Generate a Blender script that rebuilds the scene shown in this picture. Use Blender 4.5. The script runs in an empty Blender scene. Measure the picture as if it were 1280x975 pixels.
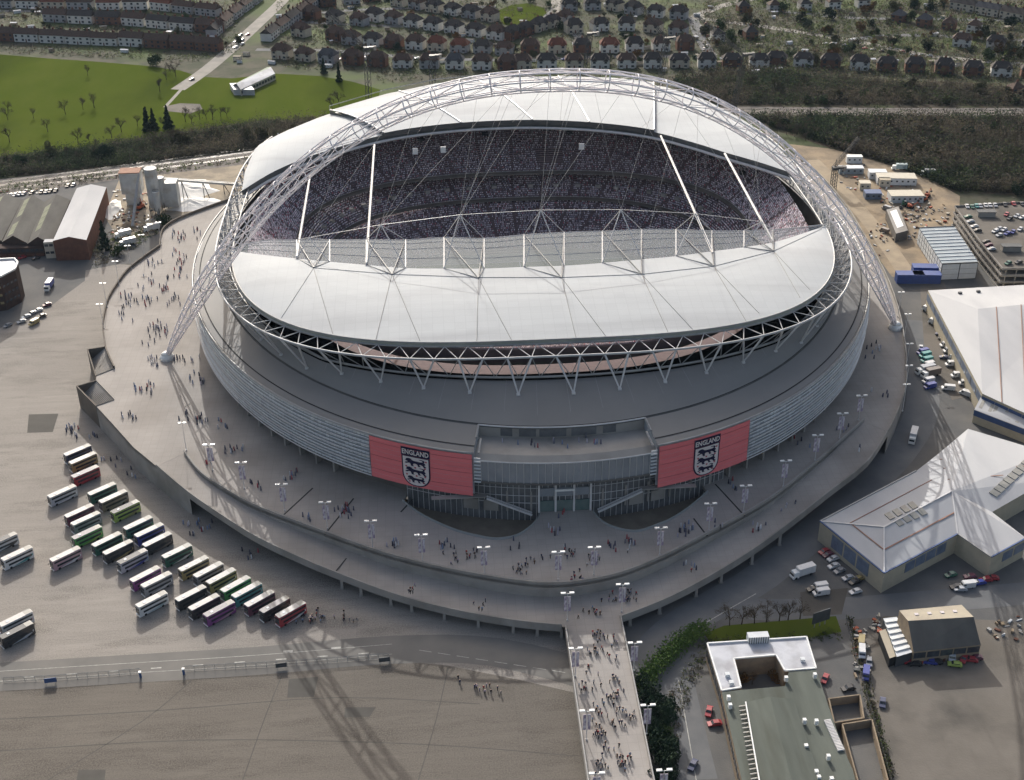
import bpy, bmesh, math, random
from mathutils import Vector, Matrix
from mathutils.geometry import tessellate_polygon
import numpy as np
R=random.Random(7)
SC=bpy.context.scene; COL=SC.collection
# ---------------------------------------------------------------- camera
CP=Vector((-41.5955,-494.7448,262.8611)); YAW,PITCH,ROLL,FPX=0.0618874,0.5228139,-0.0123341,1626.806
def _basis():
    cy,sy,cp,sp=math.cos(YAW),math.sin(YAW),math.cos(PITCH),math.sin(PITCH)
    f=Vector((sy*cp,cy*cp,-sp)); r=Vector((cy,-sy,0)); u=r.cross(f)
    cr,sr=math.cos(ROLL),math.sin(ROLL)
    return f, r*cr+u*sr, u*cr-r*sr
FW,RT,UP=_basis()
cd=bpy.data.cameras.new('camera'); cam=bpy.data.objects.new('camera',cd); COL.objects.link(cam)
cam.matrix_world=Matrix(((RT.x,UP.x,-FW.x,CP.x),(RT.y,UP.y,-FW.y,CP.y),(RT.z,UP.z,-FW.z,CP.z),(0,0,0,1)))
cd.sensor_fit='HORIZONTAL'; cd.sensor_width=36; cd.lens=FPX/1280*36; cd.clip_start=1; cd.clip_end=20000
SC.camera=cam
# ---------------------------------------------------------------- sky and sun
SUN=Vector((-0.3016,1.8977,1.0)).normalized()
w=bpy.data.worlds.new('World'); SC.world=w; w.use_nodes=True
nt=w.node_tree; bg=nt.nodes['Background']; sky=nt.nodes.new('ShaderNodeTexSky')
sky.sky_type='NISHITA'; sky.sun_disc=False; sky.sun_elevation=math.asin(SUN.z); sky.sun_rotation=math.atan2(SUN.x,SUN.y)
sky.air_density=1.0; sky.dust_density=6.0; sky.ozone_density=0.4
hs=nt.nodes.new('ShaderNodeHueSaturation'); hs.inputs['Saturation'].default_value=.85; nt.links.new(sky.outputs[0],hs.inputs['Color']); nt.links.new(hs.outputs[0],bg.inputs[0]); bg.inputs[1].default_value=0.15
sl=bpy.data.lights.new('sun','SUN'); sl.energy=3.3; sl.angle=math.radians(0.3); sl.color=(1.0,0.98,0.94)
so=bpy.data.objects.new('sun',sl); COL.objects.link(so); so.rotation_euler=(-SUN).to_track_quat('-Z','Y').to_euler()
vs=SC.view_settings; vs.view_transform='Standard'; vs.look='None'; vs.exposure=0.35; vs.gamma=1; vs.use_curve_mapping=False
SC.cycles.max_bounces=6; SC.cycles.transparent_max_bounces=12; SC.cycles.use_denoising=True
# ---------------------------------------------------------------- helpers
G=-10.0
def ray(px,py): return FW+RT*((px-640)/FPX)-UP*((py-487.5)/FPX)
def P(px,py,z=G):
    d=ray(px,py); return CP+d*((z-CP.z)/d.z)
def PY(px,py,y):
    d=ray(px,py); return CP+d*((y-CP.y)/d.y)
def pix(p):
    d=Vector(p)-CP; z=d.dot(FW); return 640+FPX*d.dot(RT)/z, 487.5-FPX*d.dot(UP)/z
MATS={}
def mat(name,c1,c2=None,rough=.8,scale=.3,amt=.5,detail=5,bump=0,bscale=None,metal=0,spec=None,coat=0,stretch=None,c3=None,s3=.02,grid=None,gamt=.12):
    if name in MATS: return MATS[name]
    m=bpy.data.materials.new(name); m.use_nodes=True; n=m.node_tree.nodes; l=m.node_tree.links
    b=n['Principled BSDF']; b.inputs['Roughness'].default_value=rough; b.inputs['Metallic'].default_value=metal
    if spec is None and rough>=.8: spec=.12
    if spec is not None: b.inputs['Specular IOR Level'].default_value=spec
    if coat: b.inputs['Coat Weight'].default_value=coat
    c1=tuple(c1)+(1,)
    if c2 is None: c2=tuple(x*.82 for x in c1[:3])
    tc=n.new('ShaderNodeTexCoord'); src=tc.outputs['Object']
    if stretch:
        mp=n.new('ShaderNodeMapping'); mp.inputs['Scale'].default_value=stretch; l.new(src,mp.inputs[0]); src=mp.outputs[0]
    no=n.new('ShaderNodeTexNoise'); no.inputs['Scale'].default_value=scale; no.inputs['Detail'].default_value=detail; no.inputs['Roughness'].default_value=.6
    l.new(src,no.inputs['Vector'])
    rp=n.new('ShaderNodeValToRGB'); rp.color_ramp.elements[0].position=.5-.5*(1-amt)-.02; rp.color_ramp.elements[1].position=.5+.5*(1-amt)+.02
    rp.color_ramp.elements[0].position=max(0,.5-.25*(1.01-amt)-.02); rp.color_ramp.elements[1].position=min(1,.5+.25*(1.01-amt)+.02)
    rp.color_ramp.elements[0].color=c1; rp.color_ramp.elements[1].color=tuple(c2)+(1,)
    l.new(no.outputs['Fac'],rp.inputs[0]); out=rp.outputs[0]
    if c3 is not None:
        n2=n.new('ShaderNodeTexNoise'); n2.inputs['Scale'].default_value=s3; n2.inputs['Detail'].default_value=6; l.new(src,n2.inputs['Vector'])
        r2=n.new('ShaderNodeValToRGB'); r2.color_ramp.elements[0].position=.48; r2.color_ramp.elements[1].position=.66
        l.new(n2.outputs['Fac'],r2.inputs[0])
        mx=n.new('ShaderNodeMix'); mx.data_type='RGBA'; l.new(r2.outputs[0],mx.inputs[0]); l.new(out,mx.inputs[6]); mx.inputs[7].default_value=tuple(c3)+(1,)
        out=mx.outputs[2]
    if grid:
        bt=n.new('ShaderNodeTexBrick'); bt.offset=0; bt.inputs['Scale'].default_value=1.0; bt.inputs['Brick Width'].default_value=grid; bt.inputs['Row Height'].default_value=grid; bt.inputs['Mortar Size'].default_value=.09; bt.inputs['Mortar Smooth'].default_value=.4
        bt.inputs['Color1'].default_value=(1,1,1,1); bt.inputs['Color2'].default_value=(1-gamt*.6,)*3+(1,); bt.inputs['Mortar'].default_value=(1-gamt*2,)*3+(1,)
        l.new(tc.outputs['Object'],bt.inputs['Vector']); mg=n.new('ShaderNodeMix'); mg.data_type='RGBA'; mg.blend_type='MULTIPLY'; mg.inputs[0].default_value=1; l.new(out,mg.inputs[6]); l.new(bt.outputs['Color'],mg.inputs[7]); out=mg.outputs[2]
    l.new(out,b.inputs['Base Color'])
    if bump:
        nb=n.new('ShaderNodeTexNoise'); nb.inputs['Scale'].default_value=bscale or scale*6; nb.inputs['Detail'].default_value=3; l.new(src,nb.inputs['Vector'])
        bp=n.new('ShaderNodeBump'); bp.inputs['Strength'].default_value=bump; bp.inputs['Distance'].default_value=.3
        l.new(nb.outputs['Fac'],bp.inputs['Height']); l.new(bp.outputs[0],b.inputs['Normal'])
    MATS[name]=m; return m
def vcol(name,rough=.9):
    m=bpy.data.materials.new(name); m.use_nodes=True; n=m.node_tree.nodes; l=m.node_tree.links
    a=n.new('ShaderNodeVertexColor'); a.layer_name='Col'; b=n['Principled BSDF']; b.inputs['Roughness'].default_value=rough
    l.new(a.outputs[0],b.inputs['Base Color']); MATS[name]=m; return m
def vcol_tl(name):
    m=vcol(name); n=m.node_tree.nodes; l=m.node_tree.links; b=n['Principled BSDF']; a=b.inputs['Base Color'].links[0].from_socket
    t=n.new('ShaderNodeBsdfTranslucent'); l.new(a,t.inputs[0]); mx=n.new('ShaderNodeMixShader'); mx.inputs[0].default_value=.45
    l.new(b.outputs[0],mx.inputs[1]); l.new(t.outputs[0],mx.inputs[2]); l.new(mx.outputs[0],n['Material Output'].inputs[0]); return m
def glassy(name,col,alpha=.35,rough=.15):
    m=bpy.data.materials.new(name); m.use_nodes=True; b=m.node_tree.nodes['Principled BSDF']
    b.inputs['Base Color'].default_value=tuple(col)+(1,); b.inputs['Roughness'].default_value=rough; b.inputs['Alpha'].default_value=alpha
    MATS[name]=m; return m
def put(name,me,m=None,parent=None):
    if m is not None and not me.materials:
        for q in (m if isinstance(m,(list,tuple)) else [m]): me.materials.append(q)
    o=bpy.data.objects.new(name,me); COL.objects.link(o)
    if parent: o.parent=parent
    return o
class MB:
    def __init__(s): s.v=[]; s.f=[]; s.mi=[]
    def add(s,vs,fs,mi=0):
        k=len(s.v); s.v+= [tuple(q) for q in vs]; s.f+=[tuple(i+k for i in f) for f in fs]; s.mi+=[mi]*len(fs); return s
    def box(s,c,sz,rz=0,mi=0,tilt=None):
        x,y,z=sz[0]/2,sz[1]/2,sz[2]/2; M=Matrix.Rotation(rz,3,'Z')
        if tilt is not None: M=M@Matrix.Rotation(tilt,3,'X')
        vs=[Vector(c)+M@Vector((i*x,j*y,k*z)) for k in(-1,1) for i,j in((-1,-1),(1,-1),(1,1),(-1,1))]
        return s.add(vs,[(3,2,1,0),(4,5,6,7),(0,1,5,4),(1,2,6,5),(2,3,7,6),(3,0,4,7)],mi)
    def bar(s,p,q,r=.2,n=5,r2=None,mi=0):
        p,q=Vector(p),Vector(q); d=q-p
        if d.length<1e-6: return s
        d.normalize(); a=d.orthogonal().normalized(); b=d.cross(a); r2=r if r2 is None else r2
        vs=[p+(a*math.cos(t)+b*math.sin(t))*r for t in [2*math.pi*i/n for i in range(n)]]+[q+(a*math.cos(t)+b*math.sin(t))*r2 for t in [2*math.pi*i/n for i in range(n)]]
        return s.add(vs,[(i,(i+1)%n,n+(i+1)%n,n+i) for i in range(n)]+[tuple(range(n-1,-1,-1)),tuple(range(n,2*n))],mi)
    def tube(s,pts,r=.3,n=6,closed=False,mi=0):
        pts=[Vector(q) for q in pts]; m=len(pts); rings=[]
        for i,p in enumerate(pts):
            a=pts[(i-1)%m] if (closed or i>0) else p; b=pts[(i+1)%m] if (closed or i<m-1) else p
            d=(b-a).normalized(); sd=d.cross(Vector((0,0,1)))
            sd=sd.normalized() if sd.length>1e-4 else Vector((1,0,0)); up=sd.cross(d); rr=r[i] if isinstance(r,list) else r
            rings.append([p+(sd*math.cos(t)+up*math.sin(t))*rr for t in [2*math.pi*k/n for k in range(n)]])
        fs=[]
        for i in range(m if closed else m-1):
            j=(i+1)%m
            for k in range(n): fs.append((i*n+k,i*n+(k+1)%n,j*n+(k+1)%n,j*n+k))
        if not closed: fs+=[tuple(range(n-1,-1,-1)),tuple((m-1)*n+k for k in range(n))]
        return s.add([v for rg in rings for v in rg],fs,mi)
    def prism(s,poly,z0,z1,mi=0,holes=(),bottom=True,side_mi=None):
        """polygon (list of xy) extruded z0..z1; z may be a list per vertex"""
        loops=[poly]+list(holes); tot=[]; zz1=[]; zz0=[]
        for li,lp in enumerate(loops):
            for i,q in enumerate(lp):
                tot.append((q[0],q[1])); zz1.append(z1[i] if (isinstance(z1,list) and li==0) else (z1 if not isinstance(z1,list) else z1[0]))
                zz0.append(z0[i] if (isinstance(z0,list) and li==0) else (z0 if not isinstance(z0,list) else z0[0]))
        tri=tessellate_polygon([[Vector((q[0],q[1],0)) for q in lp] for lp in loops]); N=len(tot)
        def orient(t,up):
            a,b,c=[tot[i] for i in t]; cr=(b[0]-a[0])*(c[1]-a[1])-(b[1]-a[1])*(c[0]-a[0])
            return t if (cr>0)==up else t[::-1]
        vs=[(q[0],q[1],z) for q,z in zip(tot,zz1)]+[(q[0],q[1],z) for q,z in zip(tot,zz0)]
        top=[orient(tuple(t),True) for t in tri]
        s.add(vs,top,mi); k=len(s.v)-2*N
        if bottom: 
            for t in top: s.f.append(tuple(k+N+i for i in t[::-1])); s.mi.append(mi)
        o=0
        for li,lp in enumerate(loops):
            n=len(lp); ar=sum(lp[i][0]*lp[(i+1)%n][1]-lp[(i+1)%n][0]*lp[i][1] for i in range(n))
            ccw=(ar>0)==(li==0)
            for i in range(n):
                a,b=o+i,o+(i+1)%n
                f=(k+a,k+N+a,k+N+b,k+b)
                s.f.append(f[::-1] if ccw else f); s.mi.append(mi if side_mi is None else side_mi)
            o+=n
        return s
    def sheet(s,poly,z,mi=0,holes=()):
        loops=[poly]+list(holes); tot=[q for lp in loops for q in lp]
        tri=tessellate_polygon([[Vector((q[0],q[1],0)) for q in lp] for lp in loops]); fs=[]
        for t in tri:
            a,b,c=[tot[i] for i in t]; cr=(b[0]-a[0])*(c[1]-a[1])-(b[1]-a[1])*(c[0]-a[0])
            fs.append(tuple(t) if cr>0 else tuple(t[::-1]))
        return s.add([(q[0],q[1],z if not callable(z) else z(q)) for q in tot],fs,mi)
    def loft(s,A,B,mi=0,closed=False):
        n=len(A); vs=list(A)+list(B); m=n if closed else n-1
        return s.add(vs,[(i,(i+1)%n,n+(i+1)%n,n+i) for i in range(m)],mi)
    def mesh(s,name,smooth=False):
        me=bpy.data.meshes.new(name); me.from_pydata([tuple(q) for q in s.v],[],s.f); me.update()
        if any(s.mi): me.polygons.foreach_set('material_index',s.mi)
        if smooth: me.polygons.foreach_set('use_smooth',[True]*len(me.polygons))
        return me
    def build(s,name,m,parent=None,smooth=False): return put(name,s.mesh(name,smooth),m,parent)
def tag(o,label=None,cat=None,group=None,kind=None):
    if label: o['label']=label
    if cat: o['category']=cat
    if group: o['group']=group
    if kind: o['kind']=kind
    return o
def empty(name,loc=(0,0,0),rz=0):
    o=bpy.data.objects.new(name,None); COL.objects.link(o); o.location=loc; o.rotation_euler=(0,0,rz); o.empty_display_size=.1; return o
KIDS={}
def tree_of(o):
    if o.name not in KIDS: KIDS[o.name]=[c for c in COL.objects if c.parent==o]
    return KIDS[o.name]
def dup(o,loc=None,rz=None,parent=None,scale=None):
    c=o.copy(); COL.objects.link(c); c.parent=parent
    if loc is not None: c.location=loc
    if rz is not None: c.rotation_euler=(0,0,rz)
    if scale is not None: c.scale=(scale,)*3 if not isinstance(scale,tuple) else scale
    for k in tree_of(o): dup(k,parent=c)
    return c
ONES='zeroth first second third fourth fifth sixth seventh eighth ninth tenth eleventh twelfth thirteenth fourteenth fifteenth sixteenth seventeenth eighteenth nineteenth'.split()
TENS={2:('twenty','twentieth'),3:('thirty','thirtieth'),4:('forty','fortieth'),5:('fifty','fiftieth'),6:('sixty','sixtieth'),7:('seventy','seventieth'),8:('eighty','eightieth'),9:('ninety','ninetieth')}
def nth(n):
    if n<20: return ONES[n]
    t,o=divmod(n,10); return TENS[t][1] if o==0 else TENS[t][0]+'-'+ONES[o]
def xy(pts,z=G): return [tuple(P(a,b,z)[:2]) for a,b in pts]
def smoothpoly(pts,k=4,closed=False):
    """Catmull-Rom through points (any dimension)"""
    n=len(pts); out=[]
    rng=range(n if closed else n-1)
    g=(lambda i: pts[i%n]) if closed else (lambda i: pts[max(0,min(n-1,i))])
    for i in rng:
        p0,p1,p2,p3=g(i-1),g(i),g(i+1),g(i+2)
        for j in range(k):
            t=j/k; out.append(tuple(.5*((2*b)+(c-a)*t+(2*a-5*b+4*c-d)*t*t+(-a+3*b-3*c+d)*t**3) for a,b,c,d in zip(p0,p1,p2,p3)))
    if not closed: out.append(tuple(pts[-1]))
    return out
# ---------------------------------------------------------------- materials
M={}
M['suburb']=mat('suburb_ground',(.050,.058,.034),(.085,.080,.058),.95,.06,.75,8,c3=(.075,.10,.036),s3=.02)
M['lot_old']=mat('worn_concrete',(.285,.258,.215),(.205,.186,.155),.9,.06,.55,12,bump=.15,bscale=1.2,c3=(.165,.150,.125),s3=.045,stretch=(.35,1.6,1),grid=7.0,gamt=.06)
def lotmat(name,base,dark,stain):
    m=bpy.data.materials.new(name); m.use_nodes=True; n=m.node_tree.nodes; l=m.node_tree.links; b=n['Principled BSDF']; b.inputs['Roughness'].default_value=.9; b.inputs['Specular IOR Level'].default_value=.12
    tc=n.new('ShaderNodeTexCoord')
    def noise(sc,stretch,det,lo,hi):
        mp=n.new('ShaderNodeMapping'); mp.inputs['Scale'].default_value=stretch; l.new(tc.outputs['Object'],mp.inputs[0]); q=n.new('ShaderNodeTexNoise'); q.inputs['Scale'].default_value=sc; q.inputs['Detail'].default_value=det; q.inputs['Roughness'].default_value=.65; l.new(mp.outputs[0],q.inputs[0])
        r=n.new('ShaderNodeMapRange'); r.inputs[1].default_value=lo; r.inputs[2].default_value=hi; l.new(q.outputs['Fac'],r.inputs[0]); return r.outputs[0]
    def mix(f,a,c,mode='MIX'):
        x=n.new('ShaderNodeMix'); x.data_type='RGBA'; x.blend_type=mode
        if isinstance(f,float): x.inputs[0].default_value=f
        else: l.new(f,x.inputs[0])
        for s_,v in ((6,a),(7,c)):
            if isinstance(v,tuple): x.inputs[s_].default_value=v+(1,)
            else: l.new(v,x.inputs[s_])
        return x.outputs[2]
    c=mix(noise(.03,(1,1,1),8,.35,.65),base,dark)
    c=mix(noise(.30,(.12,1.2,1),10,.40,.68),c,tuple(x*.62 for x in base))
    c=mix(noise(.011,(1,1.6,1),5,.50,.66),c,tuple(x*.66 for x in base))
    c=mix(noise(.55,(.10,1.6,1),8,.60,.74),c,tuple(x*1.25 for x in base))
    c=mix(noise(.07,(.4,1.5,1),12,.51,.62),c,stain)
    c=mix(noise(2.2,(1,1,1),4,.3,.7),c,tuple(x*1.16 for x in base))
    fine=noise(1.1,(.4,1.5,1),6,.62,.72); c=mix(fine,c,tuple(x*.6 for x in base))
    bt=n.new('ShaderNodeTexBrick'); bt.offset=0; bt.inputs['Scale'].default_value=1; bt.inputs['Brick Width'].default_value=24; bt.inputs['Row Height'].default_value=5; bt.inputs['Mortar Size'].default_value=.10
    bt.inputs['Color1'].default_value=(1,1,1,1); bt.inputs['Color2'].default_value=(.95,.95,.95,1); bt.inputs['Mortar'].default_value=(.90,.90,.90,1); l.new(tc.outputs['Object'],bt.inputs[0])
    c=mix(1.0,c,bt.outputs[0],'MULTIPLY'); l.new(c,b.inputs['Base Color'])
    MATS[name]=m; return m
M['lot']=lotmat('worn_forecourt',(.275,.252,.226),(.205,.188,.168),(.115,.105,.092))
M['asphalt']=mat('asphalt',(.105,.105,.105),(.145,.14,.132),.92,.08,.4,8,bump=.2,bscale=2)
M['road']=mat('road_tarmac',(.125,.130,.135),(.165,.165,.165),.9,.1,.4,7)
M['paleroad']=mat('pale_street',(.30,.28,.25),(.22,.21,.19),.9,.1,.4,6)
M['yard']=mat('yard_concrete',(.135,.122,.105),(.175,.158,.138),.92,.06,.4,8,bump=.2,bscale=1.5,c3=(.095,.088,.078),s3=.05)
M['sand']=mat('sandy_soil',(.30,.235,.16),(.19,.155,.115),.95,.09,.6,8,bump=.5,bscale=.6)
M['grass']=mat('field_grass',(.062,.086,.014),(.080,.100,.020),1.0,.035,.45,8,spec=0.0,c3=(.052,.070,.014),s3=.018,stretch=(1,.45,1))
M['verge']=mat('rough_grass',(.07,.10,.03),(.11,.12,.05),.95,.2,.6,6)
M['ballast']=mat('railway_ballast',(.15,.135,.12),(.22,.20,.18),.95,.4,.5,6)
M['soil']=mat('leaf_litter',(.085,.068,.048),(.055,.05,.034),.95,.1,.6,7,c3=(.075,.085,.04),s3=.05)
M['pave']=mat('concourse_paving',(.36,.333,.308),(.305,.283,.262),.85,.05,.4,8,bump=.08,bscale=2,c3=(.265,.243,.222),s3=.03,grid=3.0,gamt=.07)
M['white']=mat('white_paint',(.78,.78,.76),(.70,.70,.68),.5,.5,.5)
M['line']=mat('road_line',(.48,.47,.43),(.30,.29,.27),.8,.8,.5)
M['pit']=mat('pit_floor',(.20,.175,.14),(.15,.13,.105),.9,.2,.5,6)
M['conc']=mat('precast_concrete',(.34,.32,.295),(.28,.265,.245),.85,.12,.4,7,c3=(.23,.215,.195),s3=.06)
M['rail']=mat('steel_rail',(.35,.33,.31),(.25,.23,.21),.4,1,.5,metal=.7)
M['dark']=mat('dark_void',(.03,.03,.03),(.045,.045,.045),.9,.3,.5)
M['patch']=mat('dark_tarmac_patch',(.105,.10,.09),(.085,.08,.072),.92,.1,.5,7)

def struct(name,poly,z,m,px=True):
    o=MB().sheet(xy(poly,z) if px else poly,z).build(name,m); o['kind']='structure'; return o
def ribbon(name,pts,wd,z,m,px=True,smooth=4):
    q=[tuple(P(a,b,z)[:2]) for a,b in pts] if px else pts
    if smooth: q=smoothpoly(q,smooth)
    A=[];B=[]
    for i,p in enumerate(q):
        a=Vector(q[max(i-1,0)]); b=Vector(q[min(i+1,len(q)-1)]); d=(b-a).normalized(); nn=Vector((-d.y,d.x))*wd/2
        A.append((p[0]-nn.x,p[1]-nn.y,z)); B.append((p[0]+nn.x,p[1]+nn.y,z))
    mb=MB().loft(A,B); o=mb.build(name,m); o['kind']='structure'; return o
# ---------------------------------------------------------------- ground
BOWLHOLE=[(148.5*.93*math.cos(t),55+183.6*.93*math.sin(t)) for t in [2*math.pi*i/96 for i in range(96)]]
o=MB().sheet([(-4000,-1500),(4000,-1500),(4000,6000),(-4000,6000)],G-.06,holes=[BOWLHOLE]).build('ground',M['suburb']); o['kind']='structure'
struct('car_park_forecourt',[(-260,1180),(-90,430),(0,408),(40,393),(62,382),(88,362),(106,351),(107,338),(150,330),(215,335),(430,560),(745,700),(752,1180)],G,M['lot'])
struct('lower_forecourt',[(-260,1180),(-110,866),(0,858),(160,848),(320,838),(490,825),(560,832),(650,850),(728,868),(752,1180)],G+.012,lotmat('lower_forecourt_concrete',(.150,.134,.115),(.115,.103,.089),(.070,.062,.053)))
struct('service_yard_ground',[(752,1180),(742,700),(1000,600),(1090,500),(1100,330),(1300,330),(1520,330),(1560,1180)],G,M['asphalt'])
struct('industrial_yard_ground',[(-60,250),(0,240),(160,222),(310,203),(330,215),(330,330),(150,330),(107,338),(106,351),(60,385),(0,410),(-90,430)],G+.004,M['asphalt'])
struct('aggregate_ground',[(150,222),(310,203),(330,225),(215,290),(150,300),(130,270)],G+.03,mat('aggregate',(.33,.28,.21),(.22,.19,.15),.95,.15,.6,7))
struct('construction_ground',[(985,180),(1040,186),(1100,203),(1160,222),(1200,245),(1197,300),(1160,345),(1115,346),(1060,270),(1010,215)],G+.03,M['sand'])
struct('concrete_yard_ground',[(1062,806),(1105,770),(1240,775),(1300,780),(1500,800),(1500,1150),(1120,1180),(1110,975)],G+.03,M['yard'])
struct('playing_field',[(-160,58),(0,68),(60,73),(120,77),(180,82),(225,88),(250,96),(290,98),(345,92),(400,95),(440,102),(475,112),(470,140),(400,150),(330,150),(220,166),(100,184),(0,196),(-160,216)],G+.03,M['grass'])
struct('roundabout_grass',[(620,14),(640,6),(660,4),(680,10),(684,18),(672,27),(645,34),(628,30)],G+.03,M['grass'])
struct('grass_strip',[(880,792),(905,782),(1045,770),(1052,790),(1015,797),(890,806)],G+.03,M['grass'])
struct('railway_bank_ground',[(-160,218),(0,197),(100,185),(220,167),(330,151),(420,147),(470,140),(470,160),(400,172),(310,188),(150,207),(0,223),(-160,246)],G+.02,M['soil'])
struct('railway_trackbed',[(-160,247),(0,224),(150,208),(310,189),(420,170),(420,184),(310,205),(160,223),(0,244),(-160,268)],G+.035,M['ballast'])
struct('cutting_ground',[(830,96),(960,84),(1040,92),(1130,100),(1260,104),(1420,108),(1420,260),(1280,245),(1190,240),(1150,222),(1100,203),(1040,186),(960,160),(900,130)],G+.01,M['soil'])
struct('railway_trackbed',[(900,133),(1000,134),(1120,135),(1290,135),(1450,136),(1450,147),(1290,145),(1120,145),(1000,144),(900,141)],G+.03,M['ballast'])
for (a,b) in (((-60,240),(420,176)),((-60,246),(420,181)),((-60,235),(420,172))):
    o=MB(); 
    for s in (-.72,.72):
        p=P(*a);q=P(*b); d=(q-p).normalized(); nn=Vector((-d.y,d.x,0))*s; o.box((p+q)/2+nn+Vector((0,0,.12)),((q-p).length,.16,.16),math.atan2(d.y,d.x))
    tag(o.build('railway_track',M['rail']),kind='structure')
for r0 in (136.5,140.5):
    o=MB()
    for s in (-.72,.72):
        p=P(900,r0);q=P(1450,r0+2); d=(q-p).normalized(); nn=Vector((-d.y,d.x,0))*s; o.box((p+q)/2+nn+Vector((0,0,.12)),((q-p).length,.16,.16),math.atan2(d.y,d.x))
    tag(o.build('railway_track',M['rail']),kind='structure')
# streets
ribbon('access_road',[(222,112),(240,100),(262,84),(290,60),(318,34),(350,4),(372,-20)],11,G+.06,M['paleroad'])
ribbon('park_path',[(228,110),(219,120),(206,134)],2.5,G+.05,M['paleroad'])
struct('playground_ground',[(206,133),(225,129),(250,130),(253,136),(238,142),(210,139)],G+.05,M['yard'])
for pts,wd in (([(320,62),(420,64),(520,72),(640,75),(760,71),(858,70)],7),([(-40,42),(60,40),(160,45),(262,55)],7),([(-40,14),(40,14),(140,20),(290,32)],7),
  ([(700,-20),(694,12),(706,28),(722,44),(730,62)],8),([(694,12),(676,26),(650,36),(600,40),(520,34),(430,30),(352,26)],7),
  ([(866,20),(872,40),(884,62),(892,72)],9),([(868,22),(960,34),(1060,50),(1130,64),(1180,72),(1300,82)],9),([(1060,50),(1120,44),(1200,46),(1300,52)],8),([(868,22),(900,8),(960,-6)],10),
  ([(352,26),(420,14),(520,10),(620,8)],7),([(960,12),(1060,22),(1180,24),(1300,26)],7)):
    ribbon('street',pts,wd,G+.05+R.random()*.02,M['road'] if R.random()<.5 else M['paleroad'])
ribbon('construction_track',[(1015,200),(1050,235),(1085,275),(1115,315),(1135,345)],9,G+.06,mat('track_mud',(.36,.295,.21),(.28,.23,.17),.95,.15,.5,6))
ribbon('forecourt_road',[(-60,850),(0,846),(160,836),(320,826),(490,812),(620,815),(760,850)],13,G+.03,mat('forecourt_tarmac',(.19,.18,.165),(.15,.145,.135),.9,.08,.4,7))
for dy,wd in ((-7,.22),(5.5,.22)):
    ribbon('road_marking',[(-60,850+dy),(0,846+dy),(160,836+dy),(320,826+dy),(490,812+dy)],wd,G+.05,M['line'])
def dash(px0,py0,px1,py1,n,L,wd,z=G+.055):
    mb=MB(); a=P(px0,py0,z); b=P(px1,py1,z); d=(b-a).normalized()
    for i in range(n):
        c=a+(b-a)*((i+.5)/n); mb.box(c,(L,wd,.012),math.atan2(d.y,d.x))
    tag(mb.build('road_marking',M['line']),kind='structure')
dash(10,848,480,815,9,3.2,.5); dash(330,816,450,808,2,3,.9); dash(520,812,735,845,9,4,.25)
ribbon('ring_road',[(775,905),(800,838),(840,790),(890,757),(950,722),(1010,672),(1070,618),(1120,570),(1152,515),(1150,455),(1138,400)],13,G+.03,M['road'])
ribbon('ring_road',[(900,756),(960,762),(1060,760),(1160,752),(1300,740)],11,G+.022,M['road'])
ribbon('road_marking',[(792,905),(815,838),(850,799),(900,768),(945,742)],.3,G+.05,M['line'])
ribbon('service_road',[(868,975),(852,905),(840,840),(850,810)],13,G+.025,M['road'])
ribbon('road_marking',[(872,985),(858,905),(848,850)],.25,G+.05,M['line'])
for poly in ([(36,518),(73,517),(66,540),(34,541)],[(361,849),(398,846),(392,871),(359,872)],[(98,962),(132,962),(130,985),(94,985)],[(432,884),(470,884),(462,896),(430,897)]):
    struct('tarmac_patch',poly,G+.02,M['patch'])
struct('tarmac_patch',[(1150,355),(1180,353),(1235,490),(1190,500),(1155,430)],G+.04,M['yard'])
struct('tarmac_patch',[(1000,740),(1060,735),(1052,768),(1004,770)],G+.045,M['yard'])

for pts in ([(-20,900),(200,888),(420,872),(600,880)],[(60,975),(180,900),(240,850)],[(300,985),(330,900),(352,845)],[(-20,940),(250,925),(520,930),(720,945)],[(520,985),(545,900),(560,835)],):
    ribbon('tarmac_seam',pts,.3,G+.026,M['patch'])
# ---------------------------------------------------------------- stadium
Y0=55.0
def se(a,b,n,th,y0=Y0):
    c,s=math.cos(th),math.sin(th)
    return a*math.copysign(abs(c)**(2/n),c), y0+b*math.copysign(abs(s)**(2/n),s), math.copysign(abs(s)**(2/n),s)
def rimp(k,th,z): return Vector((148.5*k*math.cos(th),Y0+183.6*k*math.sin(th),z))
def rth(px,py,z):
    q=P(px,py,z); return math.atan2((q.y-Y0)/183.6,q.x/148.5)
def chord(th): 
    x,y,s=se(132.6,150.1,3.12,th); return Vector((x-1.2,y,45.0))
def redge(th):
    x,y,s=se(125.4,140.8,3.28,th); return Vector((x-1.2,y,46.8))
def inner(th):
    c2=math.cos(th)**2; return rimp(min(.895,.814+.2*c2),th,35.2-3.0*c2)
M['deck']=mat('grey_roof_membrane',(.215,.210,.202),(.188,.184,.178),.75,.04,.35,6,bump=.05,bscale=.8)
M['roof']=mat('white_roof_sheet',(.53,.545,.545),(.485,.50,.505),.8,.02,.4,4,spec=.1,c3=(.45,.46,.465),s3=.035,stretch=(.3,2,1),grid=4.0,gamt=.055)
M['under']=mat('roof_underside_grey',(.46,.46,.45),(.38,.38,.37),.8,.2,.5)
M['roofdark']=mat('roof_edge_dark',(.06,.06,.06),(.09,.09,.085),.6,.2,.5)
M['steel']=mat('white_steel',(.62,.61,.60),(.52,.51,.51),.45,.3,.5)
M['steelmid']=mat('mid_grey_steel',(.47,.47,.47),(.40,.40,.40),.5,.3,.5)
M['steelgrey']=mat('grey_steel',(.33,.33,.32),(.25,.25,.25),.5,.3,.5)
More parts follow.
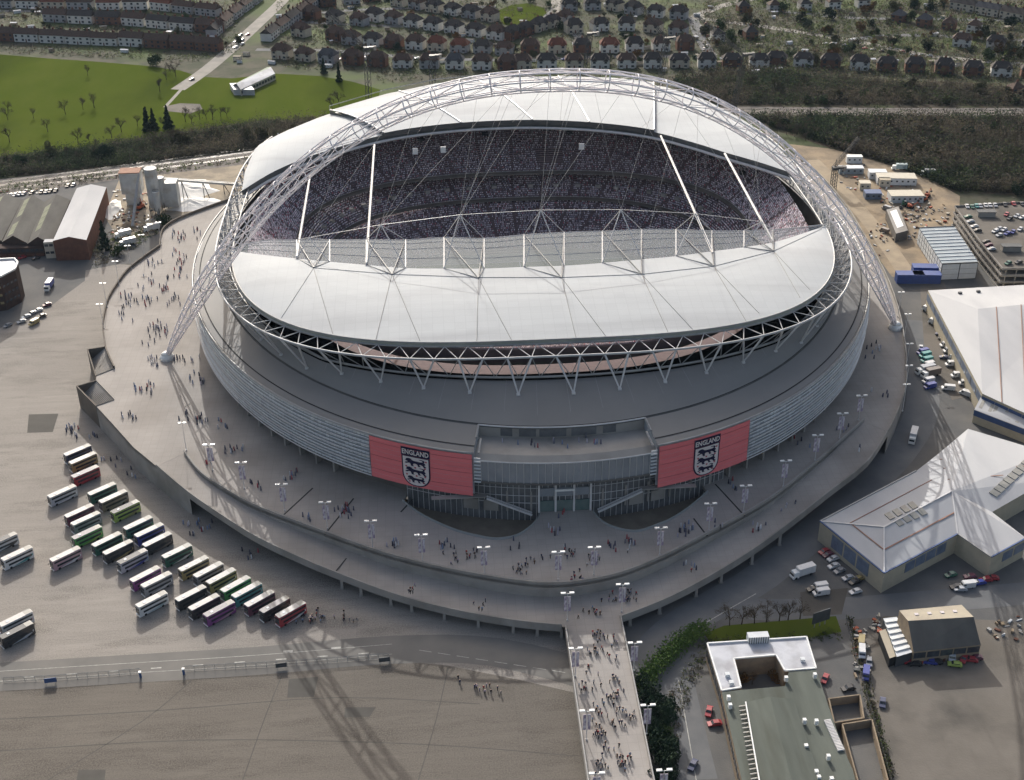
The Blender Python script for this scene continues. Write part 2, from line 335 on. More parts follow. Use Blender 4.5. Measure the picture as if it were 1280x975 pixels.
M['archpaint']=mat('arch_white_paint',(.84,.80,.82),(.76,.72,.74),.4,.2,.5)
M['alu']=mat('silver_louvre',(.72,.75,.77),(.60,.63,.66),.4,.25,.45,metal=.15)
M['aludark']=mat('louvre_glass',(.36,.39,.42),(.46,.49,.52),.35,.3,.6,metal=.1)
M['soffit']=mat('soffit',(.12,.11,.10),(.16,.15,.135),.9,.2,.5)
M['glassf']=mat('facade_glass',(.30,.33,.36),(.38,.41,.44),.12,.15,.5,metal=.4)
M['glassd']=mat('dark_glass',(.10,.105,.11),(.17,.175,.18),.12,.2,.5,spec=.6)
M['redbanner']=mat('red_banner_cloth',(.78,.21,.22),(.72,.185,.195),.8,.25,.45,4,bump=.1,bscale=1.2,stretch=(.3,.3,2))
M['navy']=mat('navy_print',(.018,.016,.045),(.025,.022,.055),.8,1,.5)
M['bwhite']=mat('white_print',(.70,.64,.62),(.64,.58,.57),.8,1,.5)
M['seat']=mat('red_seating',(.17,.125,.13),(.13,.10,.105),.8,.5,.5)
M['pitch']=mat('pitch_turf',(.075,.125,.04),(.095,.145,.05),.9,.05,.5)
M['poly']=glassy('polycarbonate',(.20,.23,.25),.48,.7)
M['balus']=glassy('balustrade_glass',(.55,.60,.62),.45,.15)
st=empty('stadium',(0,Y0,0)); tag(st,'vast oval football stadium with white roofs and silver louvred facade','stadium')
def sp(mb,name,m,smooth=False,parent=None):
    me=mb.mesh(name,smooth); me.transform(Matrix.Translation((0,-Y0,0)) )
    return put(name,me,m,parent or st)
TW=2*math.pi
thL=rth(591,569,25.3); thR=rth(822,556,25.3)          # terrace recess
thBL=rth(461,543,25.3); thBR=rth(937,523,25.3)         # outer banner ends
NA=240
def arc(t0,t1,n): return [t0+(t1-t0)*i/n for i in range(n+1)]
full=arc(thR,thL+TW,NA)
# --- deck (sloping grey roof over the concourse level)
mb=MB(); mb.loft([rimp(1.0,t,25.3) for t in full],[rimp(.926,t,27.9) for t in full])
sp(mb,'lower_roof_outer',M['deck'],True)
ring=arc(0,TW,NA)
mb=MB(); A=[rimp(.922,t,28.25) for t in ring]; B=[inner(t) for t in ring]; mid=[a.lerp(b,.5)+Vector((0,0,.35)) for a,b in zip(A,B)]
mb.loft(A,mid); mb.loft(mid,B); sp(mb,'lower_roof_inner',M['deck'],True)
mb=MB(); mb.loft([rimp(.926,t,27.4) for t in ring],[rimp(.9235,t,28.26) for t in ring]); sp(mb,'roof_step',M['roofdark'])
# radial deck seams
for i in range(0,72):
    t=TW*i/72+.02
    if math.sin(t)>.45: continue
    a=rimp(.92,t,28.25); b=inner(t); m_=a.lerp(b,.5)+Vector((0,0,.35))
    mb=MB().bar(a+Vector((0,0,.05)),m_+Vector((0,0,.05)),.07,4).bar(m_+Vector((0,0,.05)),b+Vector((0,0,.05)),.07,4); sp(mb,'roof_seam',M['steelgrey'])
# gutter and rim tube
mb=MB(); mb.tube([rimp(1.004,t,25.35) for t in full],.42,6); sp(mb,'rim_tube',M['steelgrey'],True)
mb=MB(); mb.loft([rimp(.985,t,25.95) for t in full],[rimp(.982,t,26.0) for t in full]); sp(mb,'gutter',M['dark'])
# --- louvred facade
NB=12; H0,H1=8.2,25.0
def fbulge(u): return 1.0+.004*math.sin(math.pi*u)     # slight belly
fac=[t for t in full]
zs=[H0+(H1-H0)*i/NB for i in range(NB+1)]
mb=MB(); mb.loft([rimp(.9985,t,H0+.1) for t in fac],[rimp(.9985,t,H1+.2) for t in fac]); sp(mb,'facade_backing',M['aludark'],True)
vis=[t for t in arc(thBR,thBL+TW,NA*2) if math.sin(t)<.42]
for r in range(NB):
    z0,z1=zs[r]+.14,zs[r+1]-.10
    for side in (0,1):
        mb=MB()
        a,b=((thBR+.002,.45),(math.pi-.45,thBL+TW-.002))[side]
        n=int((b-a)/ (TW/560))
        for i in range(n):
            t0=a+(b-a)*(i+.06)/n; t1=a+(b-a)*(i+.94)/n
            rr=R.random(); dk=1 if ((r%3==1 and rr<.75) or rr<.06) else 0; off=.0012+.0006*R.random(); off2=off+.0005*R.random()
            k0=fbulge((z0-H0)/(H1-H0))+off; k1=fbulge((z1-H0)/(H1-H0))+off2
            mb.add([rimp(k0,t0,z0),rimp(k0,t1,z0),rimp(k1,t1,z1),rimp(k1,t0,z1)],[(0,1,2,3)],dk)
        sp(mb,'louvre_band',[M['alu'],M['aludark']])['kind']='stuff'
for r in range(NB+1):
    for a,b in ((thBR+.001,.5),(math.pi-.5,thBL+TW-.001)):
        tt=arc(a,b,90); mb=MB().tube([rimp(fbulge(r/NB)+.005,t,zs[r]) for t in tt],.16 if r%3 else .26,5)
        sp(mb,'louvre_rail',M['steel'] if r%3==0 else M['alu'],True)
# --- base behind the overhang
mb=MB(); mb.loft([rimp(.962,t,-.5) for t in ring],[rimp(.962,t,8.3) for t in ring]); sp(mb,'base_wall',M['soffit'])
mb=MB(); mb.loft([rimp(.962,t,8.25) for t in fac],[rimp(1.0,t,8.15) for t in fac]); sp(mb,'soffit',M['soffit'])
for i in range(110):
    t=TW*i/110
    if math.sin(t)>.4 or (thL+.02+TW>t>0 and thBL-.1+TW<t<thBR+.1+TW): continue
    p=rimp(.974,t,4); sp(MB().box(p,(.7,2.6,8.4),math.atan2(183.6*math.sin(t),148.5*math.cos(t))+math.pi/2),'base_fin',M['conc'])
# --- banner zones facade backing + glazing under them
tt=arc(thBL,thL,24); 
gt=arc(rth(505,628,0),rth(905,600,0),64)
mb=MB(); mb.loft([rimp(.978,t,-4.2) for t in gt],[rimp(.978,t,13.4) for t in gt]); sp(mb,'entrance_glazing',M['glassd'])
for i,t in enumerate(arc(gt[0],gt[-1],58)):
    sp(MB().bar(rimp(.980,t,-4),rimp(.980,t,13.3),.11,4),'mullion',M['steel'])
for z in (3.4,6.4,9.6): sp(MB().tube([rimp(.9805,t,z) for t in gt],.12,4),'transom',M['steel'])
# light wall piers and doors behind the glass line
for px in (585,612,805,838):
    t=rth(px,650,0); p=rimp(.9822,t,2.0); sp(MB().box(p,(5.2,.5,4.2),math.atan2(183.6*math.cos(t),-148.5*math.sin(t))),'entrance_pier',M['conc'])
# terrace
ti=arc(thL,thR,40)
mb=MB(); mb.loft([rimp(.9990,t,22.3) for t in ti],[rimp(.985,t,23.6) for t in ti]); mb.loft([rimp(.985,t,23.6) for t in ti],[rimp(.9245,t,23.6) for t in ti]); sp(mb,'terrace_floor',M['conc'])
mb=MB(); mb.loft([rimp(.9245,t,23.6) for t in ti],[rimp(.9245,t,28.0) for t in ti]); sp(mb,'terrace_back_wall',M['conc'])
for k,(a,b) in enumerate(((.13,.2),(.36,.52),(.74,.82),(.24,.34),(.55,.7))):
    tb=arc(thL+(thR-thL)*a,thL+(thR-thL)*b,6); mb=MB().loft([rimp(.9252,t,24.2) for t in tb],[rimp(.9252,t,27.2) for t in tb]); sp(mb,'terrace_window',M['glassd'])
mb=MB().tube([rimp(.9262,t,28.1) for t in ti],.3,5); sp(mb,'terrace_coping',M['steel'])
for t,sg in ((thL,1),(thR,-1)):
    mb=MB().add([rimp(.924,t,13.5),rimp(.999,t,13.5),rimp(.999,t,25.3),rimp(.924,t,28)],[(0,1,2,3)]); sp(mb,'terrace_side_wall',M['aludark'])
    for z in [14+1.35*i for i in range(8)]:
        a=rimp(1.004,t+sg*.001,z); b=rimp(1.004,t+sg*.016,z); sp(MB().bar(a,b,.3,4),'louvre_end',M['alu'])
    sp(MB().tube([rimp(.926,t,28.1),rimp(.962,t,26.9),rimp(.9625,t+sg*.012,26.7),rimp(1.003,t+sg*.012,25.5)],.4,5),'terrace_edge',M['steelgrey'])
mb=MB(); mb.loft([rimp(.9985,t,13.6) for t in ti],[rimp(.9985,t,22.0) for t in ti]); sp(mb,'balcony_glazing',M['glassf'])
NPAN=26
for i,t in enumerate(arc(thL,thR,NPAN)): sp(MB().bar(rimp(1.0,t,13.6),rimp(1.0,t,22.1),.10,4),'balcony_mullion',M['steel'])
sp(MB().tube([rimp(1.0,t,22.2) for t in ti],.26,5),'balcony_coping',M['steel'])
mb=MB(); mb.loft([rimp(.9785,t,13.35) for t in ti],[rimp(.999,t,13.5) for t in ti]); sp(mb,'balcony_soffit',M['soffit'])
sp(MB().tube([rimp(.9995,t,13.6) for t in ti],.4,5),'balcony_sill',M['soffit'])
# entrance portal and stairs
tc=rth(706,640,0); ce=rimp(.9815,tc,0); ang=0
for dx in (-9,-3.2,3.2,9): sp(MB().box((ce.x+dx,ce.y-.2,6.6),(.7,.8,13),0),'portal_column',M['steel'])
sp(MB().box((ce.x,ce.y+.1,8.2),(17.2,.4,3.2),0),'portal_panel',M['glassf'])
sp(MB().box((ce.x,ce.y+.1,2.4),(17.2,.4,4.4),0),'portal_doors',mat('portal_green_glass',(.10,.15,.14),(.16,.20,.19),.2,.3,.5))
sp(MB().box((ce.x,ce.y-.6,9.2),(6.6,.4,.8),0),'portal_sign',M['white'])
for sg in (-1,1):
    a=Vector((ce.x+sg*11.5,ce.y-1.2,.3)); b=Vector((ce.x+sg*27,ce.y+.2,7.2)); d=b-a
    for off in (0,1.3):
        sp(MB().bar(a+Vector((0,off-.8,0)),b+Vector((0,off-.8,0)),.42,4),'stair_stringer',M['steel'])
    mb=MB()
    for i in range(22):
        q=a.lerp(b,(i+.5)/22); mb.box(q+Vector((0,-.15,0)),(.75,1.4,.15))
    sp(mb,'stair_flight',M['conc'])
    sp(MB().box(((b.x+ce.x+sg*46)/2,b.y+1.2,7.1),(abs(ce.x+sg*46-b.x),2.0,.35)),'stair_landing',M['conc'])
# --- ring truss and V columns
NT=112
ths=[TW*i/NT for i in range(NT)]
# equalise spacing along the chord
def even(fn,n):
    tt=[TW*i/2000 for i in range(2001)]; L=[0]; p=fn(0)
    for t in tt[1:]:
        q=fn(t); L.append(L[-1]+(q-p).length); p=q
    out=[]; j=0
    for i in range(n):
        s=L[-1]*i/n
        while L[j+1]<s: j+=1
        out.append(tt[j]+(tt[j+1]-tt[j])*(s-L[j])/(L[j+1]-L[j]))
    return out
NV=56; tv=even(chord,NV*2)
def upc(t): q=redge(t); return q+Vector((0,0,-1.6))
def loc(t):
    ph=math.atan2((chord(t).y-Y0)/183.6,chord(t).x/148.5); return inner(ph)+Vector((0,0,1.3))
rt=empty('ring_truss'); rt.parent=st
def rp(mb,name,m,smooth=False): 
    return sp(mb,name,m,smooth,rt)
RA=arc(-math.pi-.52,.52,220)
rp(MB().tube([chord(t) for t in RA],.42,8),'outer_chord',M['steelmid'],True)
rp(MB().tube([upc(t) for t in RA],.4,6),'upper_chord',M['steelgrey'],True)
rp(MB().tube([loc(t) for t in RA],.42,6),'lower_chord',M['steelgrey'],True)
mw=MB();ml=MB()
for i in range(NV*2):
    a=chord(tv[i]); t2=tv[(i+1)%(NV*2)]+(TW if i==NV*2-1 else 0); tm=(tv[i]+t2)/2; b=chord(t2); u=upc(tm); l_=loc(tm)
    if .52<tm<math.pi-.52: continue
    rp(MB().bar(a,u,.17,5).bar(u,b,.17,5),'web_brace',M['steelmid'])
    rp(MB().bar(a,l_,.17,5).bar(l_,b,.17,5),'lower_web_brace',M['steelgrey'])
for i in range(NV):
    i0,i1=2*i,2*i+1
    t0,t1=tv[i0],tv[i1]; tm=(t0+t1)/2
    if math.sin(tm)>.55: continue
    cx_=chord(tm).x/148.5; k=min(.915,.85+.15*cx_*cx_)
    f=rimp(k,math.atan2((chord(tm).y-Y0)/183.6,chord(tm).x/148.5),0)
    q=rimp(.922,math.atan2((f.y-Y0)/183.6,f.x/148.5),28.25); inn=inner(tm)
    ki=min(.895,.814+.2*math.cos(math.atan2((f.y-Y0)/183.6,f.x/148.5))**2); inn=inner(math.atan2((f.y-Y0)/183.6,f.x/148.5)); fr=min(1,max(0,(.922-k)/(.922-ki))); f.z=28.25+(inn.z-28.25)*fr+.2
    sp(MB().bar(f,chord(t0),.28,7,.38).bar(f,chord(t1),.28,7,.38).box(f,(1.3,1.3,.7)),'v_column',M['steel'])
# dark inner wall under the ring
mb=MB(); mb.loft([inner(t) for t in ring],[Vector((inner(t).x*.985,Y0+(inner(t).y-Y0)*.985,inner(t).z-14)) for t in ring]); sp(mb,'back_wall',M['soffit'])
# --- bowl
YB=69.0
def tier(name,a0,s0,n0,z0,a1,s1,n1,z1,zs0=None,zs1=None,pw=2.5,rows=1):
    def pt(t,f):
        c,s=math.cos(t),math.sin(t); p0=2/pw
        ax=a0+(a1-a0)*f; b=(s0+(s1-s0)*f) if s>=0 else (n0+(n1-n0)*f)
        q=abs(s)**p0; zf=z0+(z1-z0)*f
        if zs1 is not None: zf=(zs0+(zs1-zs0)*f)+( (z0-zs0)+((z1-z0)-(zs1-zs0))*f)*q*q
        return Vector((ax*math.copysign(abs(c)**p0,c),YB+b*math.copysign(q,s),zf))
    mb=MB(); n=140
    rows_=rows
    for r in range(rows_):
        A=[pt(TW*i/n,r/rows_) for i in range(n+1)]; B=[pt(TW*i/n,(r+1)/rows_) for i in range(n+1)]
        A2=[Vector((p.x,p.y,q.z)) for p,q in zip(A,B)]
        mb.loft(A,A2); mb.loft(A2,B)
    sp(mb,name,M['seat']); return pt
TL=tier('lower_tier',68,45,47,-6.6,97,77.5,105,6.9,rows=24)
TM=tier('middle_tier',95.5,75.5,102,9.0,109,93,128,18.0,rows=14)
TU=tier('upper_tier',106.5,79,126,22.0,124,112,158,45.0,21.5,37.0,rows=30)
for pt,zt,nm in ((TM,1.1,'tier_fascia'),(TU,1.1,'tier_fascia'),(TL,1.3,'pitch_wall')):
    tt=arc(0,TW,140); mb=MB().loft([pt(t,0)+Vector((0,0,-zt)) for t in tt],[pt(t,0)+Vector((0,0,1.0)) for t in tt]); sp(mb,nm,M['soffit'] if nm=='tier_fascia' else M['conc'])
    sp(MB().tube([pt(t,0)+Vector((0,0,1.05)) for t in tt],.16,4),'tier_rail',M['conc'])
mb=MB().sheet([tuple(TL(TW*i/96,0)[:2]) for i in range(96)],-8.0); sp(mb,'pitch_surround',mat('pitch_surround',(.26,.27,.21),(.22,.23,.18),.9,.1,.5))
sp(MB().sheet([(-52.5,YB-34),(52.5,YB-34),(52.5,YB+34),(-52.5,YB+34)],-7.95),'pitch',M['pitch'])
mb=MB()
for a,b in (((-52,-33.7),(52,-33.7)),((-52,33.7),(52,33.7)),((-52,-33.7),(-52,33.7)),((52,-33.7),(52,33.7)),((0,-33.7),(0,33.7))):
    mb.box(((a[0]+b[0])/2,YB+(a[1]+b[1])/2,-7.93),(max(.3,abs(a[0]-b[0])),max(.3,abs(a[1]-b[1])),.01))
sp(mb,'pitch_marking',M['white'])
# --- crowd
def crowd(name,pts,mat_,label,w=.46,h=(.75,1.0),pal=None):
    n=len(pts); base=np.array([(-.5,-.5,0),(.5,-.5,0),(.5,.5,0),(-.5,.5,0),(-.32,-.3,1),(.32,-.3,1),(.32,.3,1),(-.32,.3,1)],dtype=np.float32)
    q=np.array(pts,dtype=np.float32); rng=np.random.default_rng(3)
    sz=np.stack([np.full(n,w),np.full(n,w),rng.uniform(h[0],h[1],n)],-1).astype(np.float32)
    v=(q[:,None,:]+base[None]*sz[:,None,:]).reshape(-1,3)
    fb=np.array([(4,5,6,7),(0,1,5,4),(1,2,6,5),(2,3,7,6),(3,0,4,7)]); f=(fb[None]+8*np.arange(n)[:,None,None]).reshape(-1,4)
    me=bpy.data.meshes.new(name); me.vertices.add(len(v)); me.vertices.foreach_set('co',v.ravel())
    me.loops.add(f.size); me.loops.foreach_set('vertex_index',f.ravel().astype(np.int32)); me.polygons.add(len(f))
    me.polygons.foreach_set('loop_start',np.arange(0,f.size,4,dtype=np.int32)); me.polygons.foreach_set('loop_total',np.full(len(f),4,dtype=np.int32)); me.update()
    pal=np.array(pal or [(.92,.85,.88),(.90,.80,.84),(.88,.78,.82),(.86,.76,.80),(.70,.58,.64),(.82,.76,.78),(.24,.20,.23),(.46,.40,.44),(.50,.16,.20),(.54,.50,.56),(.70,.66,.70),(.40,.39,.48),(.14,.13,.15),(.66,.57,.60)],dtype=np.float32)
    c=pal[rng.integers(0,len(pal),n)]*rng.uniform(.75,1.15,(n,1)); c=np.concatenate([c,np.ones((n,1))],1)
    ca=me.color_attributes.new('Col','BYTE_COLOR','CORNER'); ca.data.foreach_set('color',np.repeat(c,20,axis=0).astype(np.float32).ravel())
    o=put(name,me,mat_); tag(o,label,'crowd',kind='stuff'); return o
CM=vcol('crowd_clothes')
pts=[]
for pt,rows,den,rr in ((TL,24,.82,.72),(TM,14,.85,.75),(TU,30,.82,.78)):
    for r in range(rows):
        f=(r+.5)/rows; per=0; L=[pt(TW*i/400,f) for i in range(401)]; s=0; nxt=0; k=0
        for i in range(400):
            a,b=L[i],L[i+1]; d=(b-a).length
            while nxt<s+d:
                u=(nxt-s)/d; q=a.lerp(b,u); nxt+=rr; k+=1
                if q.y<-22: continue
                th=math.atan2(q.y-YB,q.x); aisle=abs(((th*34/TW)%1)-.5)*TW/34*math.hypot(q.x,q.y-YB)
                if aisle<.75: continue
                if pt is TU and 12<abs(q.x)<17 and f>.85: continue
                if pt is TU and .12<f<.36 and abs(q.x-20)<7 and q.y>YB: continue
                if R.random()<den: pts.append((q.x+R.uniform(-.1,.1),q.y+R.uniform(-.15,.15),pt(math.atan2(0,1),0).z*0+q.z+(.0)))
            s+=d
def crow():
    o=crowd('crowd',pts,CM,'dense crowd of spectators filling the stadium stands')
crow()
# vomitory boxes on the middle tier front
for i in range(26):
    t=.25+i*(math.pi-.5)/25; p=TM(t,.42)+Vector((0,0,.8)); d=p-TM(t,.6); rz=math.atan2(d.y,d.x)+math.pi/2
    sp(MB().box(p,(2.6,2.0,1.6),rz),'vomitory',M['conc'])
for i in range(22):
    t=.2+i*(math.pi-.4)/21; p=TU(t,.62)+Vector((0,0,.6)); d=TU(t,.5)-TU(t,.7); rz=math.atan2(d.y,d.x)+math.pi/2
    if i%2: sp(MB().box(p,(3.2,2.4,1.5),rz),'vomitory',M['dark'])
def resamp(L,n):
    L=[Vector(q) for q in L]; s=[0]
    for a,b in zip(L,L[1:]): s.append(s[-1]+(b-a).length)
    o=[];j=0
    for i in range(n):
        x=s[-1]*i/(n-1)
        while j<len(s)-2 and s[j+1]<x: j+=1
        o.append(L[j].lerp(L[j+1],(x-s[j])/(s[j+1]-s[j])))
    return o
# --- roofs
lead_px=[(289,313),(325,318),(371,323),(412,327),(458,331),(507,335),(555,335.5),(605,335.5),(655,333.5),(705,332),(753,328.5),(802,324),(845,320),(890,314),(930,309),(966,303),(1000,293),(1034,281)]
far_px=[(289,311),(325,301),(371,300),(412,300),(458,299.5),(507,300),(555,297),(605,298),(655,293.5),(705,290.5),(753,289),(802,287),(845,287),(890,288.5),(930,288.5),(966,287),(1000,284),(1034,280)]
def zlead(x): return 51.5-4.6*abs(x/125)**2.2
def solve(px,py,zf):
    z=50
    for _ in range(30): q=P(px,py,z); z=.5*z+.5*zf(q.x)
    return P(px,py,z)
LEAD=[solve(a,b,zlead) for a,b in lead_px]; FAR=[solve(a,b,lambda x:zlead(x)+.8) for a,b in far_px]
# north roof: for each lead point find a matching point on the roof edge (front half)
def edge_at(x,front=True):
    lo,hi=(-math.pi/2,0) if x>=0 else (-math.pi,-math.pi/2)
    best=min((abs(redge(lo+(hi-lo)*i/400).x-x),lo+(hi-lo)*i/400) for i in range(401)); return best[1]
def t_front(u): # u 0..1 along front edge from left end to right end
    a=math.pi+.0; return a
leadc=[Vector(q) for q in smoothpoly([tuple(q) for q in LEAD],6)]
nL=len(leadc)
thA=min((( redge(t)-leadc[0]).length,t) for t in arc(-math.pi-.4,-math.pi+.9,300))[1]
thB=min((( redge(t)-leadc[-1]).length,t) for t in arc(-.9,.4,300))[1]
def even_arc(fn,a,b,n):
    tt=arc(a,b,1200); L=[0]; p=fn(a)
    for t in tt[1:]: q=fn(t); L.append(L[-1]+(q-p).length); p=q
    out=[];j=0
    for i in range(n):
        s=L[-1]*i/(n-1)
        while j<len(L)-2 and L[j+1]<s: j+=1
        out.append(tt[j]+(tt[j+1]-tt[j])*((s-L[j])/(L[j+1]-L[j])))
    return out
ne=even_arc(redge,thA,thB,nL)
edgeN=[redge(t) for t in ne]; edgeN[0]=leadc[0].copy(); edgeN[-1]=leadc[-1].copy()
def roof_sheet(A,B,crown,K=10):
    rows=[]
    for k in range(K+1):
        f=k/K; rows.append([a.lerp(b,f)+Vector((0,0,crown*math.sin(math.pi*f)*min(1,(a-b).length/30))) for a,b in zip(A,B)])
    mb=MB()
    for k in range(K): mb.loft(rows[k],rows[k+1])
    return mb
sp(roof_sheet(edgeN,leadc,1.2),'north_roof',M['roof'],True)
def drop(L,z,inw=0): return [q+Vector((0,0,-z)) for q in L]
mb=MB(); mb.loft(drop(edgeN,1.5),drop(edgeN,0)); mb.loft(drop(leadc,0),drop(leadc,1.6)); sp(mb,'roof_fascia',mat('roof_fascia',(.30,.32,.29),(.24,.26,.23),.6,.2,.5))
mb=roof_sheet(drop(edgeN,1.6),drop(leadc,1.7),1.0,4); sp(mb,'roof_underside',M['under'])
sp(MB().tube(drop(edgeN,-.05),.28,5),'roof_edge_tube',M['steelgrey'])
# roof seam lines from the strut nodes
nodes_px=[(392,335),(490,343.5),(598,348),(702,347.5),(802,343),(892,333),(967,314.5)]
seams=[((392,335),(352,397)),((392,335),(416,417)),((490,343),(470,424)),((490,343),(525,426)),((598,347),(596,426)),((598,347),(640,426)),((702,347),(720,422)),((702,347),(757,420)),((802,343),(835,415)),((802,343),(866,412)),((892,333),(933,402)),((892,333),(955,398)),((967,314),(1000,372)),((967,314),(1012,362)),((392,335),(490,343)),((490,343),(598,347)),((598,347),(702,347)),((702,347),(802,343)),((802,343),(892,333)),((892,333),(967,314)),((967,314),(1034,283))]
sp_roof=[v for v in bpy.data.objects if v.name=='north_roof'][0]
from mathutils.bvhtree import BVHTree
bv=BVHTree.FromPolygons([tuple(v.co+Vector((0,Y0,0))) for v in sp_roof.data.vertices],[tuple(p.vertices) for p in sp_roof.data.polygons])
def onroof(px,py):
    h=bv.ray_cast(CP,ray(px,py).normalized()); return h[0]
for a,b in seams:
    pp=[onroof(a[0]+(b[0]-a[0])*i/10,a[1]+(b[1]-a[1])*i/10) for i in range(11)]; pp=[q+Vector((0,0,.06)) for q in pp if q]
    if len(pp)>2: sp(MB().tube(pp,.13,4),'roof_cable',M['steelgrey'])
# translucent strip
farc=[Vector(q) for q in smoothpoly([tuple(q) for q in FAR],6)]
sp(MB().loft([q+Vector((0,0,.05)) for q in leadc],[q for q in farc]),'translucent_strip',M['poly'],True)
sp(MB().tube(farc,.2,5),'strip_edge',M['steel'])
for f in (.33,.66,.86): sp(MB().tube([a.lerp(b,f)+Vector((0,0,.1)) for a,b in zip(leadc,farc)],.07,4),'strip_purlin',M['steel'])
# strut pyramids
apex_px=[(386,297),(476,281),(575,268.5),(676,262.5),(776,262),(869,267),(952,277)]
pairs=[((371,323,300),(412,327,300)),((458,331,299.5),(507,335,300)),((555,335.5,297),(605,335.5,298)),((655,333.5,293.5),(705,332,290.5)),((753,328.5,289),(802,324,287)),((845,320,287),(890,314,288.5)),((930,309,288.5),(966,303,287))]
APEX=[]
for (apx,pr,nd) in zip(apex_px,pairs,nodes_px):
    Ln,Rn=[solve(q[0],q[1],zlead) for q in pr]; Lf,Rf=[solve(q[0],q[2],lambda x:zlead(x)+.8) for q in pr]
    yc=(Ln.y+Rn.y+Lf.y+Rf.y)/4-2; A=PY(apx[0],apx[1],yc); APEX.append(A); N=onroof(*nd) or solve(nd[0],nd[1],zlead); N=N+Vector((0,0,.3))
    g=empty('roof_strut'); g.parent=st
    for p,q,r,m_ in ((A,Ln,.22,'steel'),(A,Rn,.22,'steel'),(A,Lf,.16,'steel'),(A,Rf,.16,'steel'),(N,Ln,.2,'steelgrey'),(N,Rn,.2,'steelgrey'),(N,Lf,.24,'steelgrey'),(N,Rf,.24,'steelgrey'),(Ln,Lf,.34,'steel'),(Rn,Rf,.34,'steel')):
        sp(MB().bar(p,q,r,5),'strut',M[m_],parent=g)
for i in range(6): sp(MB().bar(APEX[i],APEX[i+1],.1,4),'tie_cable',M['steel'])
# runway beams across the opening
sl_px=[(303,238),(345,213),(400,191),(480,168.5),(560,157),(640,152.5),(700,153),(760,157),(817,165),(870,179),(905,190),(950,203),(998,219)]
def zsl(x): return 50.5-3.6*abs(x/125)**2.2
SLEAD=[Vector(q) for q in smoothpoly([tuple(solve(a,b,zsl)) for a,b in sl_px],5)]
for a,b in (((388,217),(371,323)),((468,181),(458,331)),((826,170),(891,318)),((906,192),(966,304))):
    p=solve(a[0],a[1],zsl); q=solve(b[0],b[1],zlead)
    sp(MB().bar(p,q+Vector((0,0,.6)),.55,6),'runway_beam',M['steel'])
# south roof
tA=min(((redge(t)-SLEAD[0]).length,t) for t in arc(math.pi*.5,math.pi*1.2,500))[1]; tB=min(((redge(t)-SLEAD[-1]).length,t) for t in arc(-.6,math.pi*.5,500))[1]
sb_px=[(303,238),(303.5,230),(306,215),(320,183),(354,165),(403,145),(480,122),(545,108),(620,101),(700,99),(770,101),(830,108),(880,124),(930,150),(970,182),(990,202),(996,211),(998,219)]
edgeS=[Vector(q) for q in resamp([solve(a,b,lambda x:46.6) for a,b in sb_px],len(SLEAD))]; edgeS[0]=SLEAD[0]+Vector((-.3,.3,0)); edgeS[-1]=SLEAD[-1]+Vector((.3,.3,0))
sp(roof_sheet(SLEAD,edgeS,2.0),'south_roof',M['roof'],True)
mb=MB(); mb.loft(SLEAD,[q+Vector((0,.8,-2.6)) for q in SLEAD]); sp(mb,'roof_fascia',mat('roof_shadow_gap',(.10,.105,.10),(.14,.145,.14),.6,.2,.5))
sp(MB().tube([q+Vector((0,-.9,-2.9)) for q in SLEAD],.7,6),'roof_gutter',M['steel'])
sp(roof_sheet([q+Vector((0,.8,-2.7)) for q in SLEAD],drop(edgeS,2.5),1.5,4),'roof_underside',M['under'])
sp(MB().loft(edgeS,drop(edgeS,2.5)),'roof_fascia',M['steelgrey'])
# raised sliding panel on the south roof
i0=min(range(len(SLEAD)),key=lambda i:abs(pix(SLEAD[i])[0]-482)); i1=min(range(len(SLEAD)),key=lambda i:abs(pix(SLEAD[i])[0]-817))
A_=[SLEAD[i]+Vector((0,-1.5,1.5)) for i in range(i0,i1+1)]; B_=[SLEAD[i].lerp(edgeS[i],.98)+Vector((0,0,2.2)) for i in range(i0,i1+1)]
# keep the panel edges roughly square to the lead edge
sp(roof_sheet(A_,B_,2.0,8),'sliding_roof_panel',M['roof'],True)
mb=MB().loft(drop(A_,2.2),A_); mb.loft([A_[0],B_[0]],[A_[0]+Vector((0,0,-2)),B_[0]+Vector((0,0,-2))]); mb.loft([A_[-1],B_[-1]],[A_[-1]+Vector((0,0,-2)),B_[-1]+Vector((0,0,-2))]); sp(mb,'sliding_panel_fascia',M['roofdark'])
for k in (0,.26,.5,.74,1):
    i=round((len(A_)-1)*k); pp=[A_[i].lerp(B_[i],f)+Vector((0,0,2.0*math.sin(math.pi*f)+.3)) for f in [j/8 for j in range(9)]]; sp(MB().tube(pp,.38,5),'roof_rail',M['steel'])
sp(MB().tube([q+Vector((0,0,2.4)) for q in B_],.22,5),'roof_rail',M['steelgrey'])
for i in range(0,len(B_),8): sp(MB().bar(B_[i],B_[i]+Vector((0,0,2.4)),.18,4),'rail_post',M['steelgrey'])
# light grey posts under the south lead edge, floodlights
for px in (412,445,505,554,590,625,665,704,742,775,850,885):
    a=min(SLEAD,key=lambda q:abs(pix(q)[0]-px)); sp(MB().bar(a+Vector((0,1.5,-2.5)),a+Vector((0,2.5,-11)),.14,4),'hanger',M['steelgrey'])
for px,py in ((519,189),(554,187),(727,183)): 
    q=PY(px,py,128); sp(MB().box(q,(2.6,1,3)),'floodlight',M['white'])
